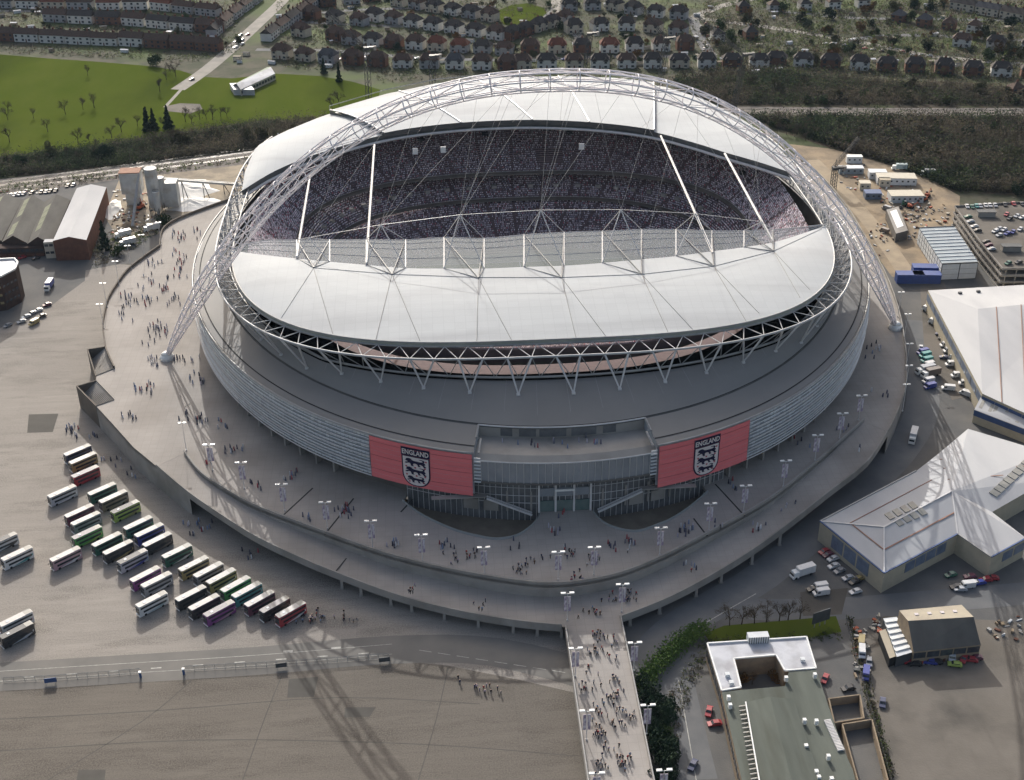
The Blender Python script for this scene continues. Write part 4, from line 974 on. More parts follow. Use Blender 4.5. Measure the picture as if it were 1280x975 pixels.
strip(T,pp['b'].lerp(pp['i'],.5)+U*.6,pp['c'].lerp(pp['h'],.5)+U*.6,.45,.08,'roof_gutter',M['gutter'])
for f in (.3,.6,.85): strip(T,pp['h'].lerp(pp['k'],f)+U,pp['h'].lerp(pp['m'],min(1,f+.1)).lerp(pp['n'],.2)+U*3,.35,.08,'roof_gutter',M['gutter'])
# roof lights: two rows of four on the long slope, nine by the far edge
from mathutils.bvhtree import BVHTree as BT
def bvh_of(ob):
    mw=ob.matrix_world.copy() if False else Matrix.Translation(ob.parent.location)
    return BT.FromPolygons([mw@v.co for v in ob.data.vertices],[tuple(p.vertices) for p in ob.data.polygons])
wr=[c_ for c_ in COL.objects if c_.parent==T.r and c_.name.startswith('roof') and c_.data.name=='roof'][0]; bvw=bvh_of(wr)
def on(bvh,px,py): h=bvh.ray_cast(CP,ray(px,py).normalized()); return h[0],h[1]
def rooflight(T,bvh,quad,name,m,h=.35):
    vs=[on(bvh,*q) for q in quad]
    if any(v[0] is None for v in vs): return
    n=vs[0][1] if vs[0][1].z>0 else -vs[0][1]; A=[v[0]+n*.02 for v in vs]; B=[v[0]+n*h for v in vs]
    T.part(MB().add(A+B,[(0,1,5,4),(1,2,6,5),(2,3,7,6),(3,0,4,7),(4,5,6,7)]),name,m)
M['rlight']=mat('rooflight_grey',(.34,.33,.29),(.26,.25,.23),.6,.5,.5)
for i in range(4):
    for (ax,ay) in ((1105.5,643.5),(1117,651.5)):
        x,y=ax+i*9.6,ay-i*4.4 if True else 0
        rooflight(T,bvw,[(x,y),(x+6.3,y-3),(x+13.5,y+4),(x+7.2,y+7)],'rooflight',M['rlight'])
for i in range(9):
    x,y=1236+i*5.7,616-i*5.3
    rooflight(T,bvw,[(x,y),(x+5,y-4.2),(x+14.5,y+1.5),(x+9.5,y+5.7)],'rooflight',M['rlight'])
# --- big white shed
e,r=G+10,G+13.5
q={k:V3(*v) for k,v in dict(a=(1160,363,e),b=(1350,352,e),c=(1350,548,e),d=(1228,492,e),E=(1222,386,r),F=(1350,374,r)).items()}
T=Thing('white_shed',(q['a'].x,q['a'].y),'huge white metal roofed shed at the right edge above the vans','shed')
T.part(facets([[q[k] for k in f] for f in ('abFE','aEd','EFcd')]),'roof',M['wroof'])
T.part(walls([q[k] for k in 'abcd'],G,e-.05),'wall',M['beige'])
wallpanels(T,q['a'],q['d'],G+5,G+8.8,12,'window_band',M['bluelight'],.05)
for f in (.18,.42,.68): strip(T,q['E'].lerp(q['F'],f)+U,q['d'].lerp(q['c'],f*1.05+.02)+U,.3,.1,'roof_seam',M['gutter'])
for px,py in ((1200,367),(1223,365),(1262,386),(1270,393),(1280,400)):
    v=P(px,py,e+1); T.part(MB().box(v,(1.6,1.2,1.6)),'roof_vent',M['frame'])
wallpanels(T,q['d'],q['c'],G+4.5,G+9,7,'fascia_panel',M['blue'],.02)
# lean-to in front of it
l={k:V3(*v) for k,v in dict(a=(1227,494,G+8.2),b=(1310,530,G+8.2),c=(1304,545,G+6.0),d=(1218,512,G+6.0)).items()}
T=Thing('lean_to',(l['a'].x,l['a'].y),'narrow grey lean-to roof with skylights and blue fascia against the white shed','lean-to')
T.part(facets([[l[k] for k in 'abcd']]),'roof',M['wroof']); T.part(walls([l[k] for k in 'abcd'],G,0),'wall',M['beige'])
for i,u in enumerate((.04,.18,.24,.40,.46,.58)):
    A=[quadpt([l[k] for k in 'abcd'],u+du,v)+Vector((0,0,.12)) for du,v in((0,.25),(.05,.25),(.05,.8),(0,.8))]; T.part(facets([A]),'rooflight',M['rlight'])
wallpanels(T,l['d'],l['c'],G+3.4,G+5.8,8,'fascia_panel',M['blue'],.0)
# --- green roofed works at the bottom
z=G+7
T=Thing('works_office',tuple(P(884,805,z)[:2]),'U-shaped flat roofed block with silver roof round a dark courtyard','building')
oU=xy([(884,805),(1008,797),(1020,836),(981,839),(970,819.5),(917,824),(926,860),(902,864)],z)
T.part(MB().prism(oU,G,z,side_mi=1),'block',[M['lead'],M['tan']])
for i in range(len(oU)):
    a,b=oU[i],oU[(i+1)%len(oU)]; strip(T,(*a,z),(*b,z),.45,.5,'roof_kerb',M['white'])
v=P(947,800,z+.2); T.part(MB().box((v.x,v.y,z+1.2),(6.4,2.6,2.4)),'plant_room',M['cabin'])
for i in range(9): T.part(MB().box((v.x-2.9+i*.72,v.y-1.35,z+1.2),(.2,.2,2.4)),'plant_room_rib',M['frame'])
wallpanels(T,oU[7],oU[0],G+2,G+6,9,'window',M['winglass'],.15)
for px,py in ((909,845),(914,855),(1003,826)): w_=P(px,py,z); T.part(MB().box((w_.x,w_.y,z+.5),(1.3,1.3,1)),'roof_vent',M['cabin'])
T=Thing('works_hall',tuple(P(902,864,z)[:2]),'long mossy green flat roofed works hall at the bottom right edge','building')
oW=xy([(902,864.5),(981,857.5),(986,839.5),(1020,836.5),(1054,936),(1066,962),(1090,1060),(950,1075)],z+.2)
T.part(MB().prism(oW,G,z+.2,side_mi=1),'hall',[M['greenroof'],M['tan']])
rr=[P(x,y,z+1.4) for x,y in ((932,878),(992,874),(1030,985),(1045,1040),(965,1050),(955,985))]
A,B,Cq,D=rr[0],rr[1],P(1060,1075,z+1.4),P(968,1085,z+1.4); mtop=(A+B)/2+Vector((0,0,1.6)); mbot=(Cq+D)/2+Vector((0,0,1.6))
T.part(facets([[A,mtop,mbot,D],[mtop,B,Cq,mbot]]),'raised_roof',M['greenroof'])
T.part(walls([A,B,Cq,D],z,0),'raised_wall',M['rlight'])
T.part(MB().add([A,B,mtop],[(0,1,2)]),'gable',M['frame'])
strip(T,A+Vector((0,0,.05)),D+Vector((0,0,.05)),.35,.3,'gutter',M['white'])
for i in range(34):
    f=(i+.5)/34; a=A.lerp(D,f); T.part(MB().box((a.x-1.1,a.y,z+.75),(1.9,.45,.5),.12),'rooflight_bar',M['rlight'])
a0=P(1034,901,z+.4); a1=P(1051,938,z+.4)
for i in range(22):
    a=a0.lerp(a1,i/21); T.part(MB().box((a.x,a.y,z+.55),(2.0,.3,.5),.15),'louvre_bar',M['steel'])
for px,py in ((911,869),(913,879),(961,934),(966,940),(980,943),(982,948),(1006,898),(1021,899),(1008,930),(1019,841),(983,845),(1036,943),(1021,962),(1024,969),(1040,971)):
    w_=P(px,py,z+2.4); T.part(MB().box((w_.x,w_.y,w_.z-1.0),(1.0,1.0,1.5)),'roof_vent',M['white'])
wallpanels(T,oW[0],oW[-1],G+2.5,G+6,26,'window',M['winglass'],.2)
# walled enclosures east of it
for k,(pl_,lab) in enumerate((([(1036,873),(1075,868),(1080,897),(1043,903)],'roofless walled bin enclosure beside the green works hall, farther of two'),([(1053,905),(1090,899),(1110,975),(1075,985)],'roofless walled yard beside the green works hall, nearer of two'))):
    po=[P(*v_,G+3) for v_ in pl_]; T=Thing('walled_enclosure',tuple(po[0][:2]),lab,'enclosure','walled enclosures')
    for i in range(4):
        a,b=po[i],po[(i+1)%4]; d=b-a; T.part(MB().box(((a.x+b.x)/2,(a.y+b.y)/2,G+1.5),(d.length,.4,3),math.atan2(d.y,d.x)),'wall',M['tan'])
# --- brown shed
T=Thing('storage_shed',tuple(P(1142,815,G+5)[:2]),'dark steep roofed storage shed with pale upper roof in the concrete yard','shed')
ez,rz_=G+5,G+10.5
s={k:V3(*v) for k,v in dict(a=(1124,763,rz_-1.0),b=(1202,756,rz_-1.0),c=(1217,771,rz_),d=(1135,776,rz_),e=(1226,806,ez),f=(1142,815,ez)).items()}
T.part(facets([[s[k] for k in 'dcef']]),'roof_slope',M['shedroof']); T.part(facets([[s[k] for k in 'abcd']]),'upper_roof',M['paleroof'])
fp_=[s['f'],s['e'],Vector((s['b'].x,s['b'].y,0)),Vector((s['a'].x,s['a'].y,0))]
mbw=MB().add([(s['f'].x,s['f'].y,G),(s['e'].x,s['e'].y,G),s['e'],s['f']],[(0,1,2,3)]); 
mbw.add([(s['f'].x,s['f'].y,G),s['f'],s['d'],s['a'],(s['a'].x,s['a'].y,G)],[(0,1,2,3,4)]); mbw.add([(s['e'].x,s['e'].y,G),s['e'],s['c'],s['b'],(s['b'].x,s['b'].y,G)],[(0,1,2,3,4)])
T.part(mbw,'wall',M['tan']); wallpanels(T,s['f'],s['e'],G+2.2,G+4.6,5,'window',M['winglass'],.06)
for i in range(4):
    v=s['a'].lerp(s['b'],.2+.2*i).lerp(s['d'].lerp(s['c'],.2+.2*i),.5); T.part(MB().box(v+Vector((0,0,.15)),(1.2,1.0,.3)),'rooflight',M['bwhite'])
T=Thing('lean_to',tuple(P(1110,790,G+4)[:2]),'white slatted lean-to with cream roof beside the storage shed','lean-to')
g_=[P(x,y,G+4.2) for x,y in ((1104,773),(1121,771),(1141,815),(1121,821))]
T.part(facets([g_]),'roof',M['cabin']); T.part(walls(g_,G,0),'wall',M['frame'])
for i in range(6): strip(T,g_[0].lerp(g_[3],.1+.15*i)+U,g_[1].lerp(g_[2],.1+.15*i)+U,1.2,.25,'roof_panel',M['white'])
g2=[P(x,y,G+3.6) for x,y in ((1099,789),(1107,786),(1121,820),(1112,823))]; T.part(facets([g2]),'side_roof',M['paleroof']); T.part(walls(g2,G,0),'side_wall',M['dark'])
# --- stacked site cabins
zt=G+8.6
c4=[P(x,y,zt) for x,y in ((1149,285),(1193,283),(1223,328),(1178,330))]
T=Thing('site_offices',tuple(c4[3][:2]),'three storey stack of white site cabins with ribbed grey roof','site cabins')
T.part(MB().prism([tuple(v[:2]) for v in c4],G,zt-.1),'core',M['frame'])
T.part(facets([c4]),'roof',M['cabinroof'])
for i in range(12):
    f=i/11; strip(T,c4[0].lerp(c4[3],f)+U*.3,c4[1].lerp(c4[2],f)+U*.3,.45,.3,'roof_rib',M['frame'] if i in(0,11) else M['cabin'])
wallpanels(T,c4[0],c4[3],G+.2,zt-.3,11,'cabin_side',M['cabin'],.1,rows=3)
wallpanels(T,c4[3],c4[2],G+.2,zt-.3,2,'cabin_front',M['cabin'],.03,rows=3)
# --- multi storey car park
zc=G+10.5
k4=[P(x,y,zc) for x,y in ((1193,259),(1345,250),(1345,336),(1253,337),(1224,302))]
T=Thing('multi_storey_car_park',tuple(k4[3][:2]),'open sided multi storey concrete car park with cars on its roof','car park')
for lv in range(4):
    zz=G+3.5*lv; T.part(MB().prism([tuple(v[:2]) for v in k4],zz-.35 if lv else zz,zz+ (.05 if lv<3 else 0)),'deck',M['yard'] if lv==3 else M['conc'])
    for i in (0,4,3,2):
        a,b=k4[i],k4[(i-1)%5] if i!=0 else k4[4]
        if i==0: a,b=k4[0],k4[4]
        elif i==4: a,b=k4[4],k4[3]
        elif i==3: a,b=k4[3],k4[2]
        else: a,b=k4[0],k4[1]
        d=b-a; T.part(MB().box(((a.x+b.x)/2,(a.y+b.y)/2,zz+.45),(d.length,.3,1.0),math.atan2(d.y,d.x)),'parapet',M['conc'])
for i in (0,4,3):
    a,b=(k4[0],k4[4]) if i==0 else (k4[4],k4[3]) if i==4 else (k4[3],k4[2])
    for j in range(7):
        v=a.lerp(b,(j+.3)/7); v=v+(k4[1]-k4[0])*0; T.part(MB().box((v.x+.6,v.y+.6,(G+zc)/2-.2),(.5,.5,zc-G-.5)),'column',M['conc'])
for x,y in ((1232,270),(1263,313)):
    v=P(x,y,zc); T.part(MB().box((v.x,v.y,zc+1.3),(9,3.4,2.6),-.1),'stair_tower',M['conc']); T.part(MB().box((v.x,v.y,zc+2.75),(9.6,4,.3),-.1),'stair_roof',M['frame'])
# --- containers, huts in the construction site
M['hut']=mat('hut_cream',(.50,.46,.37),(.44,.40,.33),.7,.4,.5)
def hut(px,py,L,W,H,rz,label,m,mr,name='site_hut',cat='cabin',win=True,group='site huts'):
    v=P(px,py); T=Thing(name,tuple(v[:2]),label,cat,group); M_=Matrix.Translation(v)@Matrix.Rotation(rz,4,'Z')
    def bx(c,s): 
        mb=MB().box((0,0,0),s); mb.v=[tuple(M_@(Vector(q)+Vector(c))) for q in mb.v]; return mb
    T.part(bx((0,0,H/2),(L,W,H)),'body',m); T.part(bx((0,0,H+.12),(L+.3,W+.3,.24)),'roof',mr)
    if win:
        n=max(2,int(L/3))
        for i in range(n): T.part(bx((-L/2+L*(i+.5)/n,-W/2-.03,H*.58),(1.1,.08,.9)),'window',M['winglass'])
    return T
for i,(x,y,L,W,H,m,mr,lab) in enumerate([(1136,352,13,5,4.5,M['skip'],M['skip'],'blue open waste container by the ramp, left of a pair'),(1157,352,13,5,4.5,M['skip'],M['skip'],'blue open waste container by the ramp, right of a pair'),(1155,343,12,5,4.5,M['skip'],M['skip'],'blue container behind the pair of blue waste containers'),
  (1119,228,22,9,4,M['cabin'],M['hut'],'long cream roofed site hut beside the parked coaches'),(1131,250,18,9,4,M['cabin'],M['hut'],'cream roofed hut next to the red machines'),(1096,222,10,6,4,M['cabin'],M['cabin'],'small white hut at the top of the sandy track'),(1063,216,14,5,3.5,M['cabinroof'],M['cabin'],'low grey cabin beside the tower crane foot'),
  (1090,247,9,6,3.5,M['bluelight'],M['blue'],'blue roofed cabin on the construction site'),(1080,236,6,5,4,M['hut'],M['hut'],'little cream kiosk on the sandy track'),(1105,232,6,4,4,M['hut'],M['paleroof'],'tan store hut left of the long cream hut'),(1067,203,9,4,4,M['cabin'],M['white'],'white hut at the foot of the wooded slope')]):
    hut(x,y,L,W,H,-.12+R.uniform(-.05,.05),lab,m,mr,'waste_container' if i<3 else 'site_hut','container' if i<3 else 'hut',i>2,'containers' if i<3 else 'site huts')
# grey ramp shed with a bright rooflight
a4=[P(x,y,G+5) for x,y in ((1108,262),(1123,258),(1135,288),(1120,292))]; T=Thing('ramp_canopy',tuple(a4[0][:2]),'grey canopy with bright white rooflight over the site ramp','canopy')
T.part(facets([a4]),'roof',M['conc']); T.part(walls(a4,G,0),'wall',M['soffit']); i4=[quadpt(a4,u,v)+U for u,v in ((.2,.12),(.75,.1),(.8,.8),(.25,.82))]; T.part(facets([i4]),'rooflight',M['white'])
# --- left industry
def gable_shed(name,lab,pl_,ez,rz2,mroof,mwall,rl=None):
    """pl_: near-left, near-right, far-right, far-left eave pixels"""
    a,b,c_,d=[P(x,y,ez) for x,y in pl_]; T=Thing(name,tuple(a[:2]),lab,'shed','old saw tooth sheds' if rl else None)
    m1=(a+b)/2; m1.z=rz2; m2=(c_+d)/2; m2.z=rz2
    T.part(facets([[a,m1,m2,d]]),'roof_slope',mroof); T.part(facets([[m1,b,c_,m2]]),'roof_slope',mroof)
    T.part(walls([a,b,c_,d],G,0),'wall',mwall); T.part(MB().add([a,b,m1],[(0,1,2)]),'gable',mwall)
    if rl:
        q4=[quadpt([a,m1,m2,d],u,v)+Vector((0,0,.12)) for u,v in((.35,.06),(.9,.06),(.9,.94),(.35,.94))]
        n=6
        for i in range(n):
            if R.random()<.12: continue
            T.part(facets([[q4[0].lerp(q4[3],(i+.03)/n),q4[1].lerp(q4[2],(i+.03)/n),q4[1].lerp(q4[2],(i+.97)/n),q4[0].lerp(q4[3],(i+.97)/n)]]),'rooflight',M['moss'])
    return T,(a,b,c_,d)
gable_shed('factory_shed','old grey gabled shed with mossy rooflights, leftmost of three cut by the photo edge',[(-35,300),(2,301),(28,250),(-10,250)],G+6,G+10,M['shedroof'],M['dkbrick'],True)
gable_shed('factory_shed','old grey gabled shed with mossy rooflights, middle of three',[(2,303),(34,304),(56,253),(28,250)],G+6,G+10,M['shedroof'],M['dkbrick'],True)
gable_shed('factory_shed','old grey gabled shed with mossy rooflights, next to the white roofed shed',[(34,305),(64,305),(88,250),(56,252)],G+6,G+10,M['shedroof'],M['dkbrick'],True)
T,_=gable_shed('white_shed','long white roofed shed with brick side beside the concrete plant',[(66,301),(108,300),(133,234),(96,235)],G+11,G+13,M['wroof'],M['brick'])
T=Thing('factory_office',tuple(P(55,318)[:2]),'cream two storey factory office front under the white shed','office')
f4=[P(x,y,G+9) for x,y in ((54,303),(107,300),(109,297),(56,299))]; T.part(MB().prism([tuple(v[:2]) for v in f4],G,G+9,side_mi=1),'block',[M['wroof'],M['hut']])
for zz in (G+2.4,G+6.4): wallpanels(T,f4[0],f4[1],zz,zz+1.6,9,'window',M['winglass'],.1)
T=Thing('factory_frontage',tuple(P(5,318)[:2]),'low dark factory frontage with red lower band at the left edge','building')
f4=[P(x,y,G+5) for x,y in ((-40,312),(54,309),(55,303),(-40,306))]; T.part(MB().prism([tuple(v[:2]) for v in f4],G,G+5),'block',M['dkbrick']); wallpanels(T,f4[0],f4[1],G+2.6,G+4.4,16,'window',M['winglass'],.1); wallpanels(T,f4[0],f4[1],G+.2,G+1.8,8,'red_panel',M['brick'],.06)
T=Thing('brick_tower_block',tuple(P(10,395)[:2]),'dark brick octagonal block with pale flat roof at the left edge','building')
o8=xy([(-40,352),(0,347),(19,337),(22.5,329),(18,324),(0,325),(-40,328)],G+17); T.part(MB().prism(o8,G,G+17,side_mi=1),'block',[M['lead'],M['dkbrick']])
for i in range(len(o8)): strip(T,(*o8[i],G+17),(*o8[(i+1)%len(o8)],G+17),.6,.8,'parapet',M['white'])
for zz in (G+3,G+7,G+11): wallpanels(T,o8[1],o8[2],zz,zz+2,4,'window',M['winglass'],.2); wallpanels(T,o8[0],o8[1],zz,zz+2,5,'window',mat('tan_panel',(.30,.24,.12),(.25,.2,.1),.7),.22)  # left face gets tan panels instead of dark glass
# concrete batching plant
b=P(185,262); T=Thing('concrete_plant',tuple(b[:2]),'tall grey concrete batching plant with silos and conveyor behind the concourse','concrete plant')
def at(px,py,zz): q=P(px,py); return Vector((q.x,q.y,zz))
h=at(169,254,0); T.part(MB().box((h.x,h.y,G+13),(11,8,12)).box((h.x,h.y,G+3.5),(8,6,7)),'hopper',M['steelw']); T.part(MB().box((h.x,h.y,G+19.3),(11.6,8.6,.5)),'hopper_top',M['gutter'])
for px,py,rr_,hh in ((196,266,3.4,26),(205,262,2.6,19),(199,270,1.8,14)):
    v=at(px,py,G); T.part(MB().bar(v+Vector((0,0,4)),v+Vector((0,0,hh)),rr_,14).bar(v+Vector((0,0,1)),v+Vector((0,0,4)),rr_*.3,14,rr_),'silo',M['steelw'],smooth=False)
    T.part(MB().tube([v+Vector((rr_*math.cos(i),rr_*math.sin(i),hh+1)) for i in [TW*j/10 for j in range(10)]],.1,4,True),'silo_rail',M['frame'])
    for j in range(4): a_=TW*j/4+.4; T.part(MB().bar(v+Vector((rr_*math.cos(a_),rr_*math.sin(a_),0)),v+Vector((rr_*math.cos(a_),rr_*math.sin(a_),5)),.2,5),'silo_leg',M['frame'])
v=at(208,262,0); T.part(MB().box((v.x+3,v.y+2,G+9),(9,8,14)),'control_tower',M['steelw'])
a=at(166,285,G+1); b2=at(181,262,G+21); T.part(MB().bar(a,b2,.9,4),'conveyor',M['steelgrey'])
a=at(210,258,G+16); b2=at(310,236,G+2); T.part(MB().bar(a,b2,.8,4).bar(a+Vector((0,2.2,0)),b2+Vector((0,2.2,0)),.5,4),'conveyor',M['steelw'])
for f in (.2,.45,.7): v=a.lerp(b2,f); T.part(MB().bar(v,(v.x,v.y,G),.25,5).bar(v,(v.x+3,v.y,G),.25,5),'conveyor_trestle',M['frame'])
# stock heaps
def heap(px,py,rx,ry,h,label,m):
    v=P(px,py); mb=MB(); n=18; rings=5; vs=[(0,0,h)]; fs=[]
    rr2=[R.uniform(.8,1.15) for _ in range(n)]
    for k_ in range(1,rings+1):
        f=k_/rings
        for i in range(n): vs.append((rx*f*rr2[i]*math.cos(TW*i/n),ry*f*rr2[i]*math.sin(TW*i/n),h*(1-f)**1.1*R.uniform(.85,1.1)-.05*(k_==rings)))
    for i in range(n): fs.append((0,1+i,1+(i+1)%n))
    for k_ in range(rings-1):
        for i in range(n): a_=1+k_*n+i;b_=1+k_*n+(i+1)%n; fs.append((a_,a_+n,b_+n,b_))
    o=MB().add(vs,fs).build('stock_heap',m); o.location=v; tag(o,label,'heap','stock heaps')
WH=mat('white_stone_dust',(.80,.78,.74),(.72,.70,.66),.9,.2,.5)
heap(228,240,20,20,5,'large white stone dust heap behind the concrete plant conveyor',WH); heap(238,255,16,12,3,'low white heap beside the concourse rear wall',WH); heap(140,262,5,16,4,'narrow pale heap against the long white roofed shed',WH)
heap(160,283,7,5,2.5,'sandy brown heap in front of the concrete plant',M['sand']); heap(150,290,6,4,2,'small orange sand heap near the dark evergreen',M['sand']); heap(1130,268,6,4,1.5,'rubble heap beside the red site machines',M['sand'])
# school
e=G+4.5
s4=[P(x,y,e) for x,y in ((291,106),(301,112),(344,92),(334,84))]; T=Thing('school',tuple(s4[0][:2]),'long low school building with pale green roof beside the playing field','school')
m1=(s4[0]+s4[1])/2+Vector((0,0,2.5)); m2=(s4[2]+s4[3])/2+Vector((0,0,2.5))
GR=mat('pale_green_roof',(.22,.27,.21),(.18,.22,.18),.8,.2,.5)
T.part(facets([[s4[0],m1,m2,s4[3]]]),'roof_slope',GR); T.part(facets([[m1,s4[1],s4[2],m2]]),'roof_slope',M['lead']); T.part(walls(s4,G,0),'wall',M['hut'])
wallpanels(T,s4[1],s4[2],G+1,G+3.6,12,'window',M['winglass'],.12)
s5=[P(x,y,G+4) for x,y in ((287,104),(292,112),(318,112),(311,103))]; T.part(MB().prism([tuple(v[:2]) for v in s5],G,G+4),'flat_wing',M['lead'])
# ---------------------------------------------------------------- houses
M['hw']=[mat('render_white',(.62,.61,.58),(.54,.53,.50),.8,.5,.5),mat('render_cream',(.50,.45,.37),(.44,.40,.33),.8,.5,.5),mat('house_brick',(.19,.10,.07),(.14,.08,.06),.9,.6,.5),mat('render_grey',(.36,.36,.36),(.30,.30,.31),.8,.5,.5)]
M['hr']=[mat('roof_tile_brown',(.105,.070,.055),(.075,.055,.046),.85,.8,.6,5,bump=.2,bscale=5),mat('roof_tile_dark',(.068,.060,.056),(.052,.047,.045),.85,.8,.6,5,bump=.2,bscale=5),mat('roof_tile_red',(.17,.068,.045),(.125,.056,.04),.85,.8,.6,5,bump=.2,bscale=5),mat('roof_slate',(.085,.086,.092),(.065,.066,.072),.8,.8,.6,5,bump=.2,bscale=5)]
WN=['white rendered','cream rendered','red brick','grey rendered']; RN=['brown','dark','red','slate grey']
def hip(L,W,z,h,ov=.5,inset=None):
    L2,W2=L/2+ov,W/2+ov; i=W2 if inset is None else inset
    a,b,c,d=(-L2,-W2,z),(L2,-W2,z),(L2,W2,z),(-L2,W2,z); e,f=(-L2+i,0,z+h),(L2-i,0,z+h)
    return MB().add([a,b,c,d,e,f],[(0,1,5,4),(1,2,5),(2,3,4,5),(3,0,4),(3,2,1,0)])
def gabled(L,W,z,h,ov=.4):
    L2,W2=L/2+ov,W/2+ov; return MB().add([(-L2,-W2,z),(L2,-W2,z),(L2,W2,z),(-L2,W2,z),(-L2,0,z+h),(L2,0,z+h)],[(0,1,5,4),(2,3,4,5),(1,2,5),(3,0,4),(3,2,1,0)])
HPROTO={}
def house_meshes(tp):
    if tp in HPROTO: return HPROTO[tp]
    L,W,H=dict(semi=(13.0,8.2,5.4),terr=(21,8.2,5.4),det=(9.5,8.5,5.2))[tp]
    d={}
    wb=MB().box((0,0,H/2),(L,W,H))
    if tp=='semi': wb.box((-L*.30,-W/2-.45,H*.45),(2.6,.9,H*.9)).box((L*.30,-W/2-.45,H*.45),(2.6,.9,H*.9))
    d['wall']=wb.mesh('wall'); rf=hip(L,W,H,3.7,.5,3.2 if tp!='det' else None) if tp!='terr' else gabled(L,W,H,3.4)
    if tp=='semi':
        for s in(-1,1): 
            x=s*L*.30; rf.add([(x-1.7,-W/2-1.1,H*.9),(x+1.7,-W/2-1.1,H*.9),(x,-W/2-1.1,H+1.9),(x-1.7,-W/2+1.5,H*.9),(x+1.7,-W/2+1.5,H*.9),(x,-W/2+2.6,H+1.9)],[(0,1,2),(1,4,5,2),(0,2,5,3)])
    d['roof']=rf.mesh('roof'); d['chimney']=MB().box((0,0,0),(1.5,.9,2.6)).box((-.35,0,1.5),(.3,.3,.5)).box((.35,0,1.5),(.3,.3,.5)).mesh('chimney')
    d['window']=MB().box((0,0,0),(1.9,.14,1.3)).mesh('window'); d['door']=MB().box((0,0,0),(1.0,.14,2.1)).mesh('door')
    d['dims']=(L,W,H); d['ext']=MB().box((0,0,1.4),(3,3,2.8)).mesh('extension')
    for k,m_ in (('chimney',M['brick']),('window',M['winglass']),('door',M['brick']),('ext',M['hut'])): d[k].materials.append(m_)
    d['wall'].materials.append(M['hw'][0]); d['roof'].materials.append(M['hr'][0])
    HPROTO[tp]=d; return d
def setmat(o,m,i=0): o.material_slots[i].link='OBJECT'; o.material_slots[i].material=m
HPOS=[]
def house(loc,rz,tp,wi,ri,label,group):
    d=house_meshes(tp); L,W,H=d['dims']; r=empty('house',loc,rz); tag(r,label,'house',group); HPOS.append((loc[0],loc[1],L/2+2))
    w_=put('wall',d['wall'],None,r); setmat(w_,M['hw'][wi]); f=put('roof',d['roof'],None,r); setmat(f,M['hr'][ri])
    n={'semi':1,'terr':3,'det':1}[tp]
    for i in range(n):
        c=put('chimney',d['chimney'],None,f); c.location=(0 if n==1 else -L/2+L*(i+.5)/n,0.3,H+3.2)
    xs=[-L*.30,L*.30] if tp!='terr' else [-L*.4,-L*.13,L*.13,L*.4]
    for x in xs:
        for z in (1.5,4.1):
            q=put('window',d['window'],None,r); q.location=(x,-W/2-(.93 if tp=='semi' else .03),z)
    q=put('door',d['door'],None,r); q.location=(.0 if tp!='det' else .2,-W/2-.03,1.06)
    return r
rows=[('row backing onto the railway',[(652,86),(800,85),(950,85)],18.2,'semi',(0,0,2,1),(1,0,1,0)),
 ('row above the wooded railway cutting',[(972,82),(1120,90),(1290,98)],18.2,'semi',(0,2,0,2),(1,1,0,1)),
 ('row behind the school',[(352,74),(470,84),(636,88)],18.2,'semi',(3,1,2,0),(0,1,0,3)),
 ('second row left of the arch crown',[(440,56),(530,63),(632,69)],17,'semi',(2,0,3,1),(0,1,2,0)),
 ('second row behind the arch crown',[(664,67),(760,66),(858,63)],17.5,'semi',(0,1,0,2),(0,1,0,2)),
 ('row left of the roundabout',[(468,27),(540,38),(622,50)],17.5,'semi',(0,0,2,3),(1,0,1,0)),
 ('slanting row below the roundabout',[(640,50),(672,40),(706,30)],15,'semi',(2,3,2,1),(1,0,1,0)),
 ('row right of the roundabout',[(718,42),(760,38),(800,39),(850,45)],18,'semi',(0,3,1,0),(0,1,0,2)),
 ('topmost row left of the roundabout',[(500,8),(560,18),(612,27)],18,'semi',(3,0,2,1),(0,0,1,1)),
 ('topmost row right of the roundabout',[(712,14),(760,12),(800,20),(850,24)],19,'semi',(0,3,1,2),(1,0,0,1)),
 ('terrace row beside the playing field',[(4,51),(90,55),(180,59),(262,64)],21.6,'terr',(0,3,0,2),(0,0,2,0)),
 ('second terrace beyond the playing field',[(70,28),(160,32),(262,41)],21.6,'terr',(0,0,2,3),(1,0,1,0)),
 ('top left terrace row',[(2,10),(100,12),(190,12),(260,20)],21.6,'terr',(1,3,0,3),(0,1,0,2)),
 ('terrace right of the access road',[(338,49),(366,28),(400,4)],21.6,'terr',(3,0,3,0),(0,0,1,0)),
 ('terrace left of the access road',[(268,44),(292,24),(318,4)],21.6,'terr',(3,1,3,0),(1,0,1,0)),
 ('short row behind the school terrace',[(376,46),(420,52)],17,'semi',(3,2,1,2),(0,1,0,0)),
 ('short row above the school terrace',[(390,24),(450,32)],17,'semi',(2,3,1,2),(1,1,0,0)),
 ('row among trees far right',[(1205,59),(1240,62),(1290,66)],19,'semi',(0,0,1,0),(1,1,0,1)),
 ('scattered group in the far right wood',[(1126,29),(1170,36),(1220,42)],20,'det',(0,0,1,2),(0,3,1,0)),
 ('terrace at the top right corner',[(1206,14),(1250,22),(1300,32)],21.6,'terr',(0,3,0,1),(1,1,3,0)),
 ('small group beside the top right street',[(898,52),(940,50)],19,'det',(2,0,1,2),(0,0,1,1)),
 ('far group above the bare trees',[(930,16),(1000,14),(1080,10)],24,'det',(1,2,0,3),(0,1,0,3)),
 ('topmost row above the school terrace',[(410,8),(450,4),(490,-2)],18,'semi',(0,2,3,1),(0,1,0,0))]
HR=random.Random(11)
